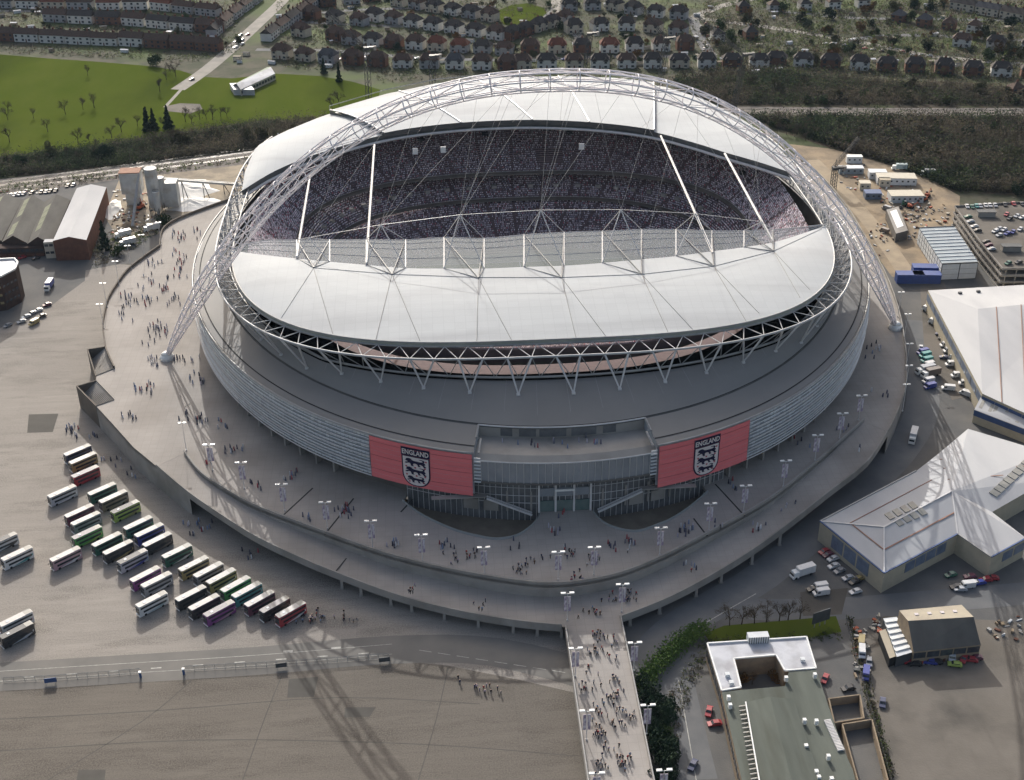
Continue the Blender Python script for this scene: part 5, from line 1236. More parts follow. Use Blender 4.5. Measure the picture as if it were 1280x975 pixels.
for nm,px,spc,tp,ws,rs_ in rows:
    q=resamp([P(a,b) for a,b in px],200); L=sum((q[i+1]-q[i]).length for i in range(199)); n=max(2,int(L/spc)+1)
    for i in range(n):
        f=i/(n-1); j=min(198,int(f*199)); p=q[j].lerp(q[j+1],f*199-j) if j<199 else q[-1]; d=q[min(199,j+6)]-q[max(0,j-6)]
        if nm.startswith('row behind the school') and 0: continue
        wi=HR.choice(ws); ri=HR.choice(rs_); rz=math.atan2(d.y,d.x)+HR.uniform(-.04,.04)
        if rz>math.pi/2: rz-=math.pi
        if rz<-math.pi/2: rz+=math.pi
        t_='%s house, %s from the left in the %s'%(WN[wi],nth(i+1),nm)
        h_=house((p.x+HR.uniform(-.6,.6),p.y+4+HR.uniform(-.8,.8),G),rz,tp,wi,ri,t_,nm); sc_=1.08 if tp!='terr' else 1.0; h_.scale=(sc_*HR.uniform(.94,1.04),1.1,HR.uniform(1.08,1.25))
# brick house by the cutting at right edge
v=P(1272,120); house((v.x,v.y+4,G),.1,'det',2,0,'red brick house alone beside the railway at the right edge','lone house')
# ---------------------------------------------------------------- vegetation
M['bark']=mat('bark',(.075,.060,.045),(.055,.045,.036),.95,1,.5); M['twig']=mat('bare_twigs',(.105,.085,.062),(.075,.062,.046),.95,.5,.5)
M['leaf']=mat('evergreen_leaf',(.035,.060,.022),(.055,.085,.030),.8,.35,.6); M['leafd']=mat('conifer_leaf',(.016,.032,.018),(.026,.044,.024),.8,.4,.6); M['leafl']=mat('hedge_leaf',(.060,.105,.025),(.085,.135,.035),.8,.4,.6)
def card(mb,c,s,rr,mi=0,asp=.5):
    u=Vector((rr.gauss(0,1),rr.gauss(0,1),rr.gauss(0,1))).normalized(); v=u.orthogonal().normalized()*asp; w_=u.cross(v)
    mb.add([c-u*s,c+v*s+w_*.1*s,c+u*s,c-v*s],[(0,1,2,3)],mi)
def bare_tree(seed,h=9):
    rr=random.Random(seed); tr=MB(); cr=MB()
    def br(p,d,L,r,dep):
        q=p+d*L; (tr if dep<2 else cr).bar(p,q,r,4 if dep<2 else 3,r*.62)
        if dep>=4: return
        n=rr.choice((2,3,3)) if dep else 5
        for i in range(n):
            ax=d.orthogonal().normalized(); ax.rotate(Matrix.Rotation(rr.uniform(0,TW),3,d)); nd=(d*rr.uniform(.7,1.1)+ax*rr.uniform(.45,.9)+Vector((0,0,.18))).normalized()
            br(p.lerp(q,rr.uniform(.55,1)),nd,L*rr.uniform(.55,.8),r*.58,dep+1)
    br(Vector((0,0,0)),Vector((rr.uniform(-.06,.06),rr.uniform(-.06,.06),1)).normalized(),h*.36,h*.022,0)
    tips=[Vector(v_) for v_ in cr.v[::9]]
    for t in tips:
        for _ in range(3):
            card(cr,t+Vector((rr.gauss(0,.35),rr.gauss(0,.35),rr.gauss(0,.3))),rr.uniform(.35,.7),rr,0,.08)
    return tr.mesh('trunk'),cr.mesh('crown')
def leafy(seed,rx,rz,n,size,trunk=True,cone=False):
    rr=random.Random(seed); tr=MB().bar((0,0,0),(0,0,rz*.9),.22,6,.08); cr=MB()
    for k in range(4): a=TW*k/4+rr.random(); tr.bar((0,0,rz*(.3+.12*k)),(rx*.5*math.cos(a),rx*.5*math.sin(a),rz*(.55+.12*k)),.09,4,.04)
    lobes=[(Vector((rr.gauss(0,.45)*rx,rr.gauss(0,.45)*rx,rz*rr.uniform(.45,1.45))),rr.uniform(.35,.6)) for _ in range(11)]
    for i in range(n):
        if cone:
            z=rr.random()**1.3*rz*2; r_=rx*(1-z/(2*rz))*(.55+.5*rr.random())*(.8+.3*math.sin(z*3)); a=rr.uniform(0,TW); c=Vector((r_*math.cos(a),r_*math.sin(a),z+.3))
        else:
            c0,s=rr.choice(lobes); u=Vector((rr.gauss(0,1),rr.gauss(0,1),rr.gauss(0,1))).normalized(); c=c0+Vector((u.x*rx*s,u.y*rx*s,u.z*rz*s))*rr.uniform(.7,1.05)
            if c.z<.2: c.z=.2
        card(cr,c,size*rr.uniform(.6,1.3),rr,0,.6)
    return tr.mesh('trunk'),cr.mesh('crown')
TP={'bare':[bare_tree(s_,9) for s_ in (1,2,3,4)],'bush':[leafy(s_,2.6,2.6,420,.42) for s_ in (5,6,7)],'conifer':[leafy(8,2.6,5.0,900,.5,cone=True),leafy(9,2.0,4.5,700,.45,cone=True)],'oak':[leafy(s_,3.6,4.0,1300,.36) for s_ in (12,13)]}
for k,ms in TP.items():
    for a,b in ms: a.materials.append(M['bark']); b.materials.append({'bare':M['twig'],'bush':M['leaf'],'conifer':M['leafd'],'oak':M['leaf']}[k])
TW_AUT=mat('autumn_leaf',(.16,.085,.03),(.11,.07,.03),.85,.5,.5); TW_OL=mat('olive_leaf',(.075,.075,.035),(.055,.06,.03),.85,.5,.5)
def tree(kind,px,py,sc,label,group,z=G,crown=None):
    a,b=HR.choice(TP[kind]); r=empty({'bare':'bare_tree','bush':'evergreen_bush','conifer':'conifer_tree','oak':'leafy_tree'}[kind],P(px,py,z),HR.uniform(0,TW)); r.scale=(sc*HR.uniform(.9,1.1),sc*HR.uniform(.9,1.1),sc)
    put('trunk',a,None,r); c=put('crown',b,None,r)
    if crown: setmat(c,crown)
    tag(r,label,'tree' if kind!='bush' else 'bush',group); return r
for i,(x,y,s_) in enumerate(((184,164,1.6),(193,163,1.4),(211,161,1.5),(185,160,1.5))): tree('conifer',x,y,s_,'dark conifer at the foot of the playing field, %s from the left'%nth(i+1 if i<1 else i+1),'dark conifers')
park=[(10,150),(12,178),(42,148),(10,140),(98,180),(140,172),(112,180),(104,137),(82,143),(118,135),(152,165),(172,158),(205,160),(232,152),(240,155),(250,150),(258,149),(266,150),(276,146),(284,147),(200,115),(208,100),(213,90),(220,96),(415,138),(424,132),(110,95),(60,165)]
for i,(x,y) in enumerate(sorted(park)): tree('bare',x,y,HR.uniform(.95,1.5),'bare winter tree on the playing field, %s from the left'%nth(i+1),'bare trees on the field')
tree('oak',196,82,1.3,'round dark evergreen at the top edge of the playing field','field edge trees'); tree('conifer',405,92,1.1,'slim conifer right of the school, left of two','field edge trees'); tree('conifer',424,102,1.4,'tall dark conifer beside the bare tree near the roof','field edge trees')
for i,x in enumerate((912,927,943,958,974,985,1000)): tree('bare',x,782-i*1.4,1.05,'bare street tree on the grass strip by the works, %s from the left'%nth(i+1),'bare trees by the road')
tree('conifer',132,312,1.7,'dark evergreen tree at the corner of the long white shed','yard trees'); tree('bush',205,282,1.5,'dark bush behind the concourse stairs','yard trees'); tree('bush',148,318,1.2,'low bush below the dark evergreen','yard trees'); tree('oak',830,925,.8,'bright green shrub beside the footbridge','bridge side shrubs',crown=M['leafl'])
for i,(x,y) in enumerate(((931,852),(940,856),(968,850),(975,843))): tree('bare' if i%2 else 'bush',x,y,.6,'russet shrub inside the works courtyard, %s from the left'%nth(i+1),'courtyard shrubs',crown=TW_AUT)
for i,(x,y,s_) in enumerate(((813,880,1.0),(820,900,1.1),(824,920,1.1),(826,942,1.1),(835,968,1.1),(804,862,.8),(818,930,.8),(830,985,1.1),(826,890,.9),(834,955,.9))): tree('oak',x,y,s_,'dark tree on the right flank of the footbridge, %s from the stadium'%nth(i+1),'dark trees beside the footbridge',crown=M['leafd'])
# hedge along the bend
hb=MB(); rr=random.Random(5)
hl=resamp([P(x,y) for x,y in ((800,866),(812,846),(830,828),(850,808),(868,796),(880,790))],60)
for p in hl:
    for _ in range(75): card(hb,p+Vector((rr.gauss(0,1.6),rr.gauss(0,1.5),abs(rr.gauss(0,1))*1.3+.4+rr.random()*1.6)),rr.uniform(.25,.5),rr,0,.6)
o=hb.build('hedge',M['leafl']); tag(o,'thick green hedge along the bend of the road beside the footbridge','hedge')
# trees between the houses
def near_house(p,m=0): return any((p.x-a)**2+(p.y-b)**2<(c+m)**2 for a,b,c in HPOS)
zones=[('gardens left of the access road',0,300,2,62,70),('gardens between school and roundabout',345,640,2,84,95),('gardens right of the roundabout',640,870,2,82,75),('wooded streets at the upper right',880,1280,2,80,98)]
def in_field(x,y): return (y>66+.05*x and x<300) or (y>88 and x<470)
for nm,x0,x1,y0_,y1_,n in zones:
    got=[]; tries=0
    while len(got)<n and tries<2000:
        tries+=1; x,y=HR.uniform(x0,x1),HR.uniform(y0_,y1_)
        if in_field(x,y) or near_house(P(x,y),1): continue
        got.append((x,y))
    for i,(x,y) in enumerate(sorted(got)):
        k=HR.choice(('bare','bare','oak','bush','bush')) if x<880 else HR.choice(('bare','oak','oak','bush'))
        cr=HR.choice((None,TW_OL,TW_OL,M['leafd'],TW_AUT)) if k!='bare' else None
        tree(k,x,y,HR.uniform(.6,1.0) if x<880 else HR.uniform(.8,1.4),'%s, %s from left in the %s'%({'bare':'leafless tree','oak':'leafy tree','bush':'garden bush'}[k],nth(i+1),nm),nm,crown=cr)
# masses of scrub: banks, gardens
SM=vcol_tl('scrub_colours')
def scrub(name,label,regions,pal,seed):
    rng=np.random.default_rng(seed); V=[];Cc=[]
    for poly,n,size,hgt,nb,avoid in regions:
        pts=[]; xs=[p[0] for p in poly]; ys=[p[1] for p in poly]; rr=random.Random(seed)
        def inside(x,y):
            c=False; j=len(poly)-1
            for i in range(len(poly)):
                if (poly[i][1]>y)!=(poly[j][1]>y) and x<(poly[j][0]-poly[i][0])*(y-poly[i][1])/(poly[j][1]-poly[i][1])+poly[i][0]: c=not c
                j=i
            return c
        while len(pts)<n:
            x,y=rr.uniform(min(xs),max(xs)),rr.uniform(min(ys),max(ys))
            if not inside(x,y): continue
            p=P(x,y)
            if avoid and (near_house(p,-2.5) or in_field(x,y)): 
                n-=.3; continue
            pts.append(p)
        Q=np.array([tuple(p) for p in pts]); m=len(Q)
        hh=rng.gamma(3,hgt/3,m); rad=hh*.5+.5
        cen=np.repeat(Q,nb,0); H=np.repeat(hh,nb); Rr=np.repeat(rad,nb); k=m*nb
        cen=cen+np.stack([rng.normal(0,.55,k)*Rr,rng.normal(0,.55,k)*Rr,rng.random(k)**.8*H],-1)
        u=rng.normal(0,1,(k,3)); u[:,2]*=1.3; u/=np.linalg.norm(u,axis=1)[:,None]; w_=rng.normal(0,1,(k,3)); v=np.cross(u,w_); v/=np.linalg.norm(v,axis=1)[:,None]
        s_=(size*rng.uniform(.5,1.4,k))[:,None]
        V.append(np.stack([cen-u*s_,cen+v*s_*.38,cen+u*s_,cen-v*s_*.38],1).reshape(-1,3))
        pa=np.array(pal); wv=.5+.5*np.sin(Q[:,0]*.035+1.3*np.sin(Q[:,1]*.05))*np.cos(Q[:,1]*.06+np.sin(Q[:,0]*.02)*2); ci=np.repeat(np.clip((wv*len(pa)+rng.normal(0,1.6,m)).astype(int),0,len(pa)-1),nb); Cc.append(np.repeat(pa[ci]*rng.uniform(.7,1.25,(k,1)),4,0))
    V=np.concatenate(V).astype(np.float32); Cc=np.concatenate(Cc); n=len(V)//4
    me=bpy.data.meshes.new(name); me.vertices.add(len(V)); me.vertices.foreach_set('co',V.ravel()); me.loops.add(len(V)); me.loops.foreach_set('vertex_index',np.arange(len(V),dtype=np.int32)); me.polygons.add(n)
    me.polygons.foreach_set('loop_start',np.arange(0,4*n,4,dtype=np.int32)); me.polygons.foreach_set('loop_total',np.full(n,4,dtype=np.int32)); me.update()
    ca=me.color_attributes.new('Col','BYTE_COLOR','CORNER'); ca.data.foreach_set('color',np.concatenate([Cc,np.ones((len(Cc),1))],1).astype(np.float32).ravel())
    o=put(name,me,SM); tag(o,label,'undergrowth',kind='stuff'); return o
PB=[(.022,.034,.020),(.036,.056,.026),(.058,.078,.034),(.040,.044,.032),(.052,.048,.040),(.066,.060,.050),(.084,.084,.050),(.100,.086,.064)]
scrub('undergrowth','dense leafless scrub covering the railway bank below the playing field',[([(-30,200),(0,198),(100,186),(220,168),(330,152),(430,147),(470,148),(420,168),(310,188),(150,207),(0,222),(-30,226)],6500,.55,3.0,14,False)],PB,1)
scrub('undergrowth','dense bare woodland on both sides of the railway cutting at the right',[([(840,100),(960,88),(1040,96),(1130,104),(1240,108),(1290,118),(1290,132),(900,131),(850,118)],5200,.7,3.6,12,False),([(930,146),(1290,147),(1290,244),(1190,238),(1150,220),(1100,201),(1040,184),(980,162)],8000,.75,3.8,13,False)],PB,2)
PG=[(.07,.09,.036),(.09,.115,.045),(.085,.07,.05),(.10,.13,.05),(.075,.065,.05),(.12,.115,.065),(.055,.07,.036),(.11,.09,.065)]
scrub('undergrowth','garden shrubs and hedges filling the ground between the suburban houses',[([(0,0),(300,0),(300,64),(225,82),(100,74),(0,66)],2600,.55,1.5,7,True),([(345,0),(640,0),(640,96),(470,104),(345,84)],2900,.55,1.5,7,True),([(640,0),(880,0),(880,98),(640,98)],1900,.55,1.5,7,True),([(880,0),(1285,0),(1285,102),(960,92),(880,96)],5200,.8,2.6,9,True)],PG,3)
scrub('undergrowth','scrubby bushes along the left railway and factory yard edge',[([(0,232),(150,214),(310,196),(310,203),(160,224),(60,236),(0,244)],420,.5,1.4,9,False),([(110,300),(150,290),(200,282),(215,284),(150,322),(118,336)],260,.5,1.5,10,False),([(1058,770),(1064,772),(1118,975),(1108,975)],350,.4,.7,8,False),([(820,960),(835,870),(880,800),(1050,790),(1050,800),(890,808),(850,900),(840,975)],300,.4,.9,8,False)],PG,4)
# single trees standing out of the railway woods
WT=random.Random(31)
for nm,x0,x1,f0,f1,n in (('wood above the railway cutting',850,1285,lambda x:98+(x-850)*.03,lambda x:130,64),('wood below the railway cutting',960,1285,lambda x:150,lambda x:165+max(0,(x-960)*.26),97),('bank below the playing field',4,430,lambda x:199-.105*x,lambda x:214-.105*x,52)):
    L_=sorted((lambda x:(x,WT.uniform(f0(x),f1(x))))(WT.uniform(x0,x1)) for _ in range(n))
    for i,(x,y) in enumerate(L_):
        k=WT.choice(('bare','bare','bare','oak','bush')); cr=None if k=='bare' else WT.choice((TW_OL,M['leafd'],M['leaf'],TW_OL))
        tree(k,x,y,WT.uniform(.7,1.25),'%s, %s from left in the %s'%({'bare':'bare grey tree','oak':'dark leafy tree','bush':'dark bush'}[k],nth(i+1),nm),nm,crown=cr)
# garden sheds and pale garages
gs=[]
while len(gs)<110:
    x=HR.uniform(2,1278); y=HR.uniform(3,92)
    if in_field(x,y) or near_house(P(x,y),1.5) or (y>60 and 640<x<1280 and y>96): continue
    gs.append((x,y))
SHM=MB().box((0,0,1.1),(1,1,2.2)).mesh('body'); SRM=gabled(1,1,2.2,.5,.06).mesh('roof'); SHM.materials.append(M['hut']); SRM.materials.append(M['wroof'])
for i,(x,y) in enumerate(sorted(gs)):
    r=empty('garden_shed',P(x,y),HR.uniform(-.5,.5)); a=put('body',SHM,None,r); b=put('roof',SRM,None,r); s_=(HR.uniform(2.4,6),HR.uniform(2,4),1); a.scale=s_; b.scale=s_
    setmat(a,HR.choice((M['hut'],M['cabin'],M['tan']))); setmat(b,HR.choice((M['wroof'],M['paleroof'],M['shedroof'],M['lead'])))
    tag(r,'small shed among the houses, %s from the left'%(nth(i+1) if i<99 else 'one hundred and '+nth(i-98)),'shed','garden sheds')
# ---------------------------------------------------------------- vehicles
def paint(name,c): return mat('paint_'+name,c,tuple(x*.88 for x in c),.35,.6,.5,3,coat=.4)
M['tyre']=mat('tyre_rubber',(.02,.02,.02),(.03,.03,.03),.9,1,.5); M['vglass']=mat('vehicle_glass',(.025,.03,.035),(.05,.055,.06),.1,1,.5,spec=.7)
WHL=MB().bar((0,-.13,0),(0,.13,0),.48,12).bar((0,-.15,0),(0,.15,0),.22,8).mesh('wheel'); WHL.materials.append(M['tyre'])
BL,BW,BH=10.8,2.55,4.35
def bevelbox(L,W,z0,z1,c=.18,nose=0):
    """rounded plan box, front at -x, nose slopes the front top back"""
    pts=[(-L/2+c,-W/2),(L/2-c,-W/2),(L/2,-W/2+c),(L/2,W/2-c),(L/2-c,W/2),(-L/2+c,W/2),(-L/2,W/2-c),(-L/2,-W/2+c)]
    A=[(x,y,z0) for x,y in pts]; B=[(x+(nose if x<0 else 0),y*.985,z1) for x,y in pts]; n=8
    return MB().add(A+B,[(i,(i+1)%n,n+(i+1)%n,n+i) for i in range(n)]+[tuple(range(n,2*n)),tuple(range(n-1,-1,-1))])
bus_m={}
bus_m['body']=bevelbox(BL,BW,.35,BH-.12,.2,.12).mesh('body'); bus_m['roof']=bevelbox(BL-.25,BW-.08,BH-.12,BH+.02,.3,.1).mesh('roof')
swo=MB()
for s_ in (-1,1):
    y=s_*(BW/2+.012); q=[(-3.2,.5),(2.2,.5),(4.9,1.6),(4.9,2.35),(1.2,1.15)]; f=tuple(range(5)); swo.add([(x,y,z) for x,z in q],[f if s_<0 else f[::-1]])
bus_m['livery_panel']=swo.mesh('livery_panel')
wb=MB()
for s_ in (-1,1): wb.box((.15,s_*BW/2,3.42),(BL-1.0,.05,.72)).box((.3,s_*BW/2,1.88),(BL-2.4,.05,.78))
bus_m['side_glazing']=wb.mesh('side_glazing')
bus_m['windscreen']=MB().box((-BL/2+.02,0,1.9),(.12,2.2,1.15)).mesh('windscreen'); bus_m['upper_windscreen']=MB().box((-BL/2+.07,0,3.35),(.12,2.25,.8)).mesh('windscreen'); bus_m['destination_board']=MB().box((-BL/2+.02,0,2.72),(.12,1.8,.32)).mesh('destination_board')
bus_m['roof_hatch']=MB().box((-2.6,0,BH+.06),(.9,.9,.1)).mesh('roof_hatch'); bus_m['rear_grey_shading']=MB().box((BL/2-1.3,0,BH+.03),(2.3,2.3,.04)).mesh('rear_grey_shading'); bus_m['mirror']=MB().bar((-BL/2,-1.1,2.7),(-BL/2-.4,-1.45,2.5),.05,4).box((-BL/2-.4,-1.45,2.25),(.15,.25,.5)).bar((-BL/2,1.1,2.7),(-BL/2-.4,1.45,2.5),.05,4).box((-BL/2-.4,1.45,2.25),(.15,.25,.5)).mesh('mirror')  # thin grey plate paints the grey shading on the rear of the bus roof
bus_m['bumper']=MB().box((-BL/2,0,.6),(.2,2.4,.4)).mesh('bumper')
for k,m_ in (('body',M['white']),('roof',M['white']),('livery_panel',M['white']),('side_glazing',M['vglass']),('windscreen',M['vglass']),('upper_windscreen',M['vglass']),('destination_board',M['frame']),('bumper',M['white']),('roof_hatch',M['cabin']),('rear_grey_shading',M['rlight']),('mirror',M['frame'])): bus_m[k].materials.append(m_)
def bus(loc,rz,body,roof,liv,label):
    r=empty('bus',loc,rz); tag(r,label,'bus','buses parked on the forecourt')
    for k,me in bus_m.items():
        o=put('windscreen' if 'windscreen' in k else k,me,None,r)
        if k in('body','roof','livery_panel'): setmat(o,{'body':body,'roof':roof,'livery_panel':liv}[k])
    for x in (-3.3,3.0,):
        for s_ in (-1,1): w_=put('wheel',WHL,None,r); w_.location=(x,s_*(BW/2-.12),.48)
    return r
PC=dict(white=(.62,.62,.62),grey=(.24,.25,.27),gold=(.33,.26,.11),red=(.36,.04,.05),darkgreen=(.03,.13,.09),green=(.08,.30,.08),brown=(.17,.14,.12),lime=(.33,.42,.10),maroon=(.13,.04,.07),teal=(.06,.28,.27),blue=(.04,.06,.28),black=(.03,.03,.032),pink=(.42,.27,.30),purple=(.22,.06,.22),navy=(.06,.07,.13),silver=(.40,.42,.45),cyan=(.34,.44,.46))
PM={k:paint(k,v) for k,v in PC.items()}
roofs={'w':(mat('bus_roof_white',(.50,.48,.46),(.44,.42,.40),.6,.5,.5),'white roof'),'d':(mat('bus_roof_dark',(.045,.045,.05),(.06,.06,.065),.6,.5,.5),'black roof'),'g':(mat('bus_roof_grey',(.26,.24,.25),(.22,.21,.22),.6,.5,.5),'grey roof')}
BUS=[(96.3,562,'navy','w','grey'),(103,572,'gold','w','brown'),(106,589,'red','g','red'),(77,613.5,'silver','w','white'),(127,610.5,'darkgreen','w','teal'),(141,620,'brown','w','grey'),(156,633,'lime','d','gold'),(98.4,638,'maroon','w','pink'),(106.6,647.5,'grey','w','silver'),(108,664.7,'green','g','lime'),(172,653,'darkgreen','w','green'),(186,662,'blue','w','white'),(196,673.7,'black','w','brown'),(133,673.7,'darkgreen','w','green'),(147,683.5,'black','w','gold'),(165,695,'silver','d','blue'),(81,692,'pink','w','white'),(220.6,688,'darkgreen','w','white'),(1.5,674,'silver','d','black'),(20.5,691,'white','w','teal'),(181,717,'purple','w','maroon'),(195,724,'grey','w','white'),(241.5,704,'gold','w','brown'),(260,711.5,'grey','w','silver'),(276,719.5,'gold','w','white'),(294,729.5,'green','w','black'),(308,736.5,'teal','w','cyan'),(324,747.5,'maroon','w','black'),(343,755,'black','g','grey'),(363,761,'red','w','white'),(238,741,'black','w','grey'),(254.7,752,'black','w','darkgreen'),(273.4,760,'purple','g','pink'),(189,748.5,'white','w','cyan'),(19,772,'white','w','pink'),(20,787,'black','d','silver')]
CN={'darkgreen':'dark green','lime':'lime green','navy':'navy','cyan':'pale cyan'}
bdir=P(143.75,601,G+BH)-P(111.25,615.5,G+BH); brz=math.atan2(bdir.y,bdir.x)
for i,(x,y,b,rf,lv) in enumerate(sorted(BUS)):
    p=P(x,y,G+BH); rm,rn=roofs[rf]
    bus((p.x,p.y,G),brz+R.uniform(-.02,.02),PM[b],rm,PM[lv],'%s double decker bus with %s, %s from the left of the parked buses'%(CN.get(b,b),rn,nth(i+1)))
# cars
def carbody(L,W,H,van=False):
    prof=[(-L/2,.35),(-L/2+.05,.75),(-L*.22,.92),(-L*.08,H),(L*.28,H),(L*.43,.98),(L/2,.9),(L/2,.35)] if not van else [(-L/2,.35),(-L/2,1.0),(-L*.36,1.2),(-L*.28,H),(L/2-.05,H),(L/2,H-.15),(L/2,.35)]
    n=len(prof); ins=[.0,.0,.0,.16,.16,.02,0,0] if not van else [0,0,0,.06,.06,.03,0]
    A=[(x,-W/2+i_,z) for (x,z),i_ in zip(prof,ins)]; B=[(x,W/2-i_,z) for (x,z),i_ in zip(prof,ins)]
    return MB().add(A+B,[tuple(range(n-1,-1,-1))[::-1],tuple(range(n,2*n))[::-1]]+[(i,n+i,n+(i+1)%n,(i+1)%n) for i in range(n)])
cm={'car':(carbody(4.3,1.8,1.45),MB().add([(-.98,-.76,.98),(-.4,-.66,1.42),(-.4,.66,1.42),(-.98,.76,.98)],[(0,1,2,3)]).box((.45,-.79,1.2),(1.9,.06,.36)).box((.45,.79,1.2),(1.9,.06,.36)).add([(1.75,-.74,1.05),(1.24,-.66,1.42),(1.24,.66,1.42),(1.75,.74,1.05)],[(3,2,1,0)]),4.3,1.8,.32),
 'van':(carbody(5.4,2.0,2.35,True),MB().add([(-1.96,-.9,1.26),(-1.55,-.86,2.2),(-1.55,.86,2.2),(-1.96,.9,1.26)],[(0,1,2,3)]).box((-1.1,-1.0,1.6),(.9,.06,.6)).box((-1.1,1.0,1.6),(.9,.06,.6)),5.4,2.0,.36)}
CARM={k:(a.mesh('body'),b.mesh('glazing')) for k,(a,b,*_) in cm.items()}
for a,b in CARM.values(): a.materials.append(M['white']); b.materials.append(M['vglass'])
def car(kind,p,rz,colr,label,group):
    if kind=='lorry': return lorry(p,rz,colr,label,group)
    L,W,wr=cm[kind][2:]; r=empty('van' if kind=='van' else 'car',p,rz); tag(r,label,'van' if kind=='van' else 'car',group)
    o=put('body',CARM[kind][0],None,r); setmat(o,PM[colr]); put('glazing',CARM[kind][1],None,r)
    for x in (-L*.3,L*.3):
        for s_ in(-1,1): w_=put('wheel',WHL,None,r); w_.location=(x,s_*(W/2-.1),wr); w_.scale=(.7,.7,.7)
    return r
LB=MB().box((1.1,0,2.35),(6.4,2.5,2.7)).box((1.0,0,.85),(6.6,2.2,.25)).mesh('box_body'); LC=carbody(2.4,2.4,2.7,True).mesh('cab'); LG=MB().box((-1.2,0,1.9),(.1,2.0,.8)).mesh('windscreen')
LB.materials.append(M['white']); LC.materials.append(M['white']); LG.materials.append(M['vglass'])
def lorry(p,rz,colr,label,group):
    r=empty('lorry',p,rz); tag(r,label,'lorry',group); o=put('box_body',LB,None,r); setmat(o,PM[colr]); c_=put('cab',LC,None,r); c_.location=(-3.3,0,0); g_=put('windscreen',LG,None,r); g_.location=(-3.25,0,0)
    for x in (-3.3,2.6):
        for s_ in(-1,1): w_=put('wheel',WHL,None,r); w_.location=(x,s_*1.1,.48)
    return r
CC=['white','silver','grey','black','blue','red','darkgreen','white','silver']
def fleet(lst,z,rzf,phrase,group,start=0):
    lst=sorted(lst); 
    for i,it in enumerate(lst):
        x,y=it[:2]; k=it[2] if len(it)>2 else 'car'; c_=it[3] if len(it)>3 else R.choice(CC); rz=it[4] if len(it)>4 else rzf()
        p=P(x,y,z); nm={'car':'car','van':'van','lorry':'box lorry'}[k]
        car(k,(p.x,p.y,z),rz,c_,'%s %s %s, %s from the left'%(CN.get(c_,c_),nm,phrase,nth(i+1)),group)
zc=G+10.5
fleet([(1208.6,259,'car','white'),(1215,259.5,'car','darkgreen'),(1220.5,258.5,'car','teal'),(1225,258.5,'car','silver'),(1231.6,257.8,'car','white'),(1237,257.6,'car','white'),(1243.6,257.6,'car','silver'),(1255.6,256.6,'car','black'),(1266.7,255.6,'car','red'),(1277,256,'car','black')],zc+.05,lambda:1.45+R.uniform(-.06,.06),'in the top row on the car park roof','cars on the car park roof')
fleet([(1210,272,'car','darkgreen'),(1213,278,'car','silver'),(1218,284,'car','white'),(1221.5,289,'car','black'),(1232.5,303,'car','black'),(1236,307.5,'car','maroon'),(1239,312.5,'car','silver')],zc+.05,lambda:.08+R.uniform(-.06,.06),'along the inner edge of the car park roof','cars on the car park roof')
fleet([(1243.6,290,'car','white'),(1249,287,'car','silver'),(1255,288,'car','white'),(1249,295,'car','silver'),(1259,293,'car','blue'),(1266,291,'car','blue'),(1275,287.5,'car','white'),(1258,269,'car','red'),(1262,274,'car','black'),(1271,271,'car','silver'),(1278,273,'car','white'),(1260,330,'car','darkgreen'),(1273,329,'car','black')],zc+.05,lambda:.6+R.uniform(-.3,.3),'in the middle of the car park roof','cars on the car park roof')
fleet([(1151,436,'car','white',1.3),(1153,442,'van','blue',.3),(1156,446,'van','teal',.3),(1158,452,'van','teal',.3),(1160,458,'van','white',.3),(1156,466,'lorry','silver',.3),(1163,470,'lorry','brown',.3),(1160,478,'van','white',.3),(1162,485,'van','blue',.3)],G+.06,lambda:.3,'in the left column beside the concourse','vehicles in the service yard')
fleet([(1164,391,'lorry','white',-.9),(1172,407,'lorry','white',-.9),(1175,419,'car','navy'),(1178,424,'car','black'),(1182,433,'van','white'),(1186,440,'van','white'),(1180,448,'car','navy'),(1189,457,'van','white'),(1198,453,'lorry','gold',-1.0),(1196,471,'van','white'),(1206,481,'van','white'),(1185,487,'van','white'),(1207,494,'van','white',-.9),(1218,498,'van','white',-.9)],G+.06,lambda:R.uniform(-.5,.2),'along the wall of the white shed','vehicles in the service yard')
fleet([(1030,691,'car','red'),(1035,695,'car','maroon'),(1041,700,'car','white'),(1042,709,'car','white'),(1049,715,'car','grey'),(1060,724,'car','silver'),(1068,729,'car','black'),(1072,725,'car','gold')],G+.06,lambda:.35+R.uniform(-.1,.1),'beside the blue walled warehouse','cars by the warehouse')
fleet([(1141,549,'lorry','silver',1.1),(1003,719,'lorry','white',.35),(1024,736,'van','white',.15),(1026,743,'van','white',.15),(1069,741,'car','white',.3),(1016,738,'car','black',.2)],G+.06,lambda:.2,'near the road by the footbridge','vehicles on the ring road')
fleet([(1200,738,'car','silver'),(1208,734,'van','white'),(1216,731,'car','white'),(1224,730,'car','blue'),(1195,735,'car','black'),(1232,726,'car','red'),(1188,720,'car','darkgreen'),(1240,724,'car','red'),(1212,722,'car','maroon')],G+.06,lambda:R.uniform(-.2,.5),'in the yard behind the warehouse corner','cars behind the warehouse')
fleet([(1136,827,'car','red'),(1143,831,'car','black'),(1156,825,'car','blue'),(1162,829,'car','blue'),(1169,829,'car','black'),(1189,822,'van','silver'),(1193,832,'car','lime'),(1205,825,'car','red'),(1213,826,'car','red'),(1219,824,'car','maroon')],G+.06,lambda:R.uniform(-.6,1.6),'in front of the storage shed','cars at the storage shed')
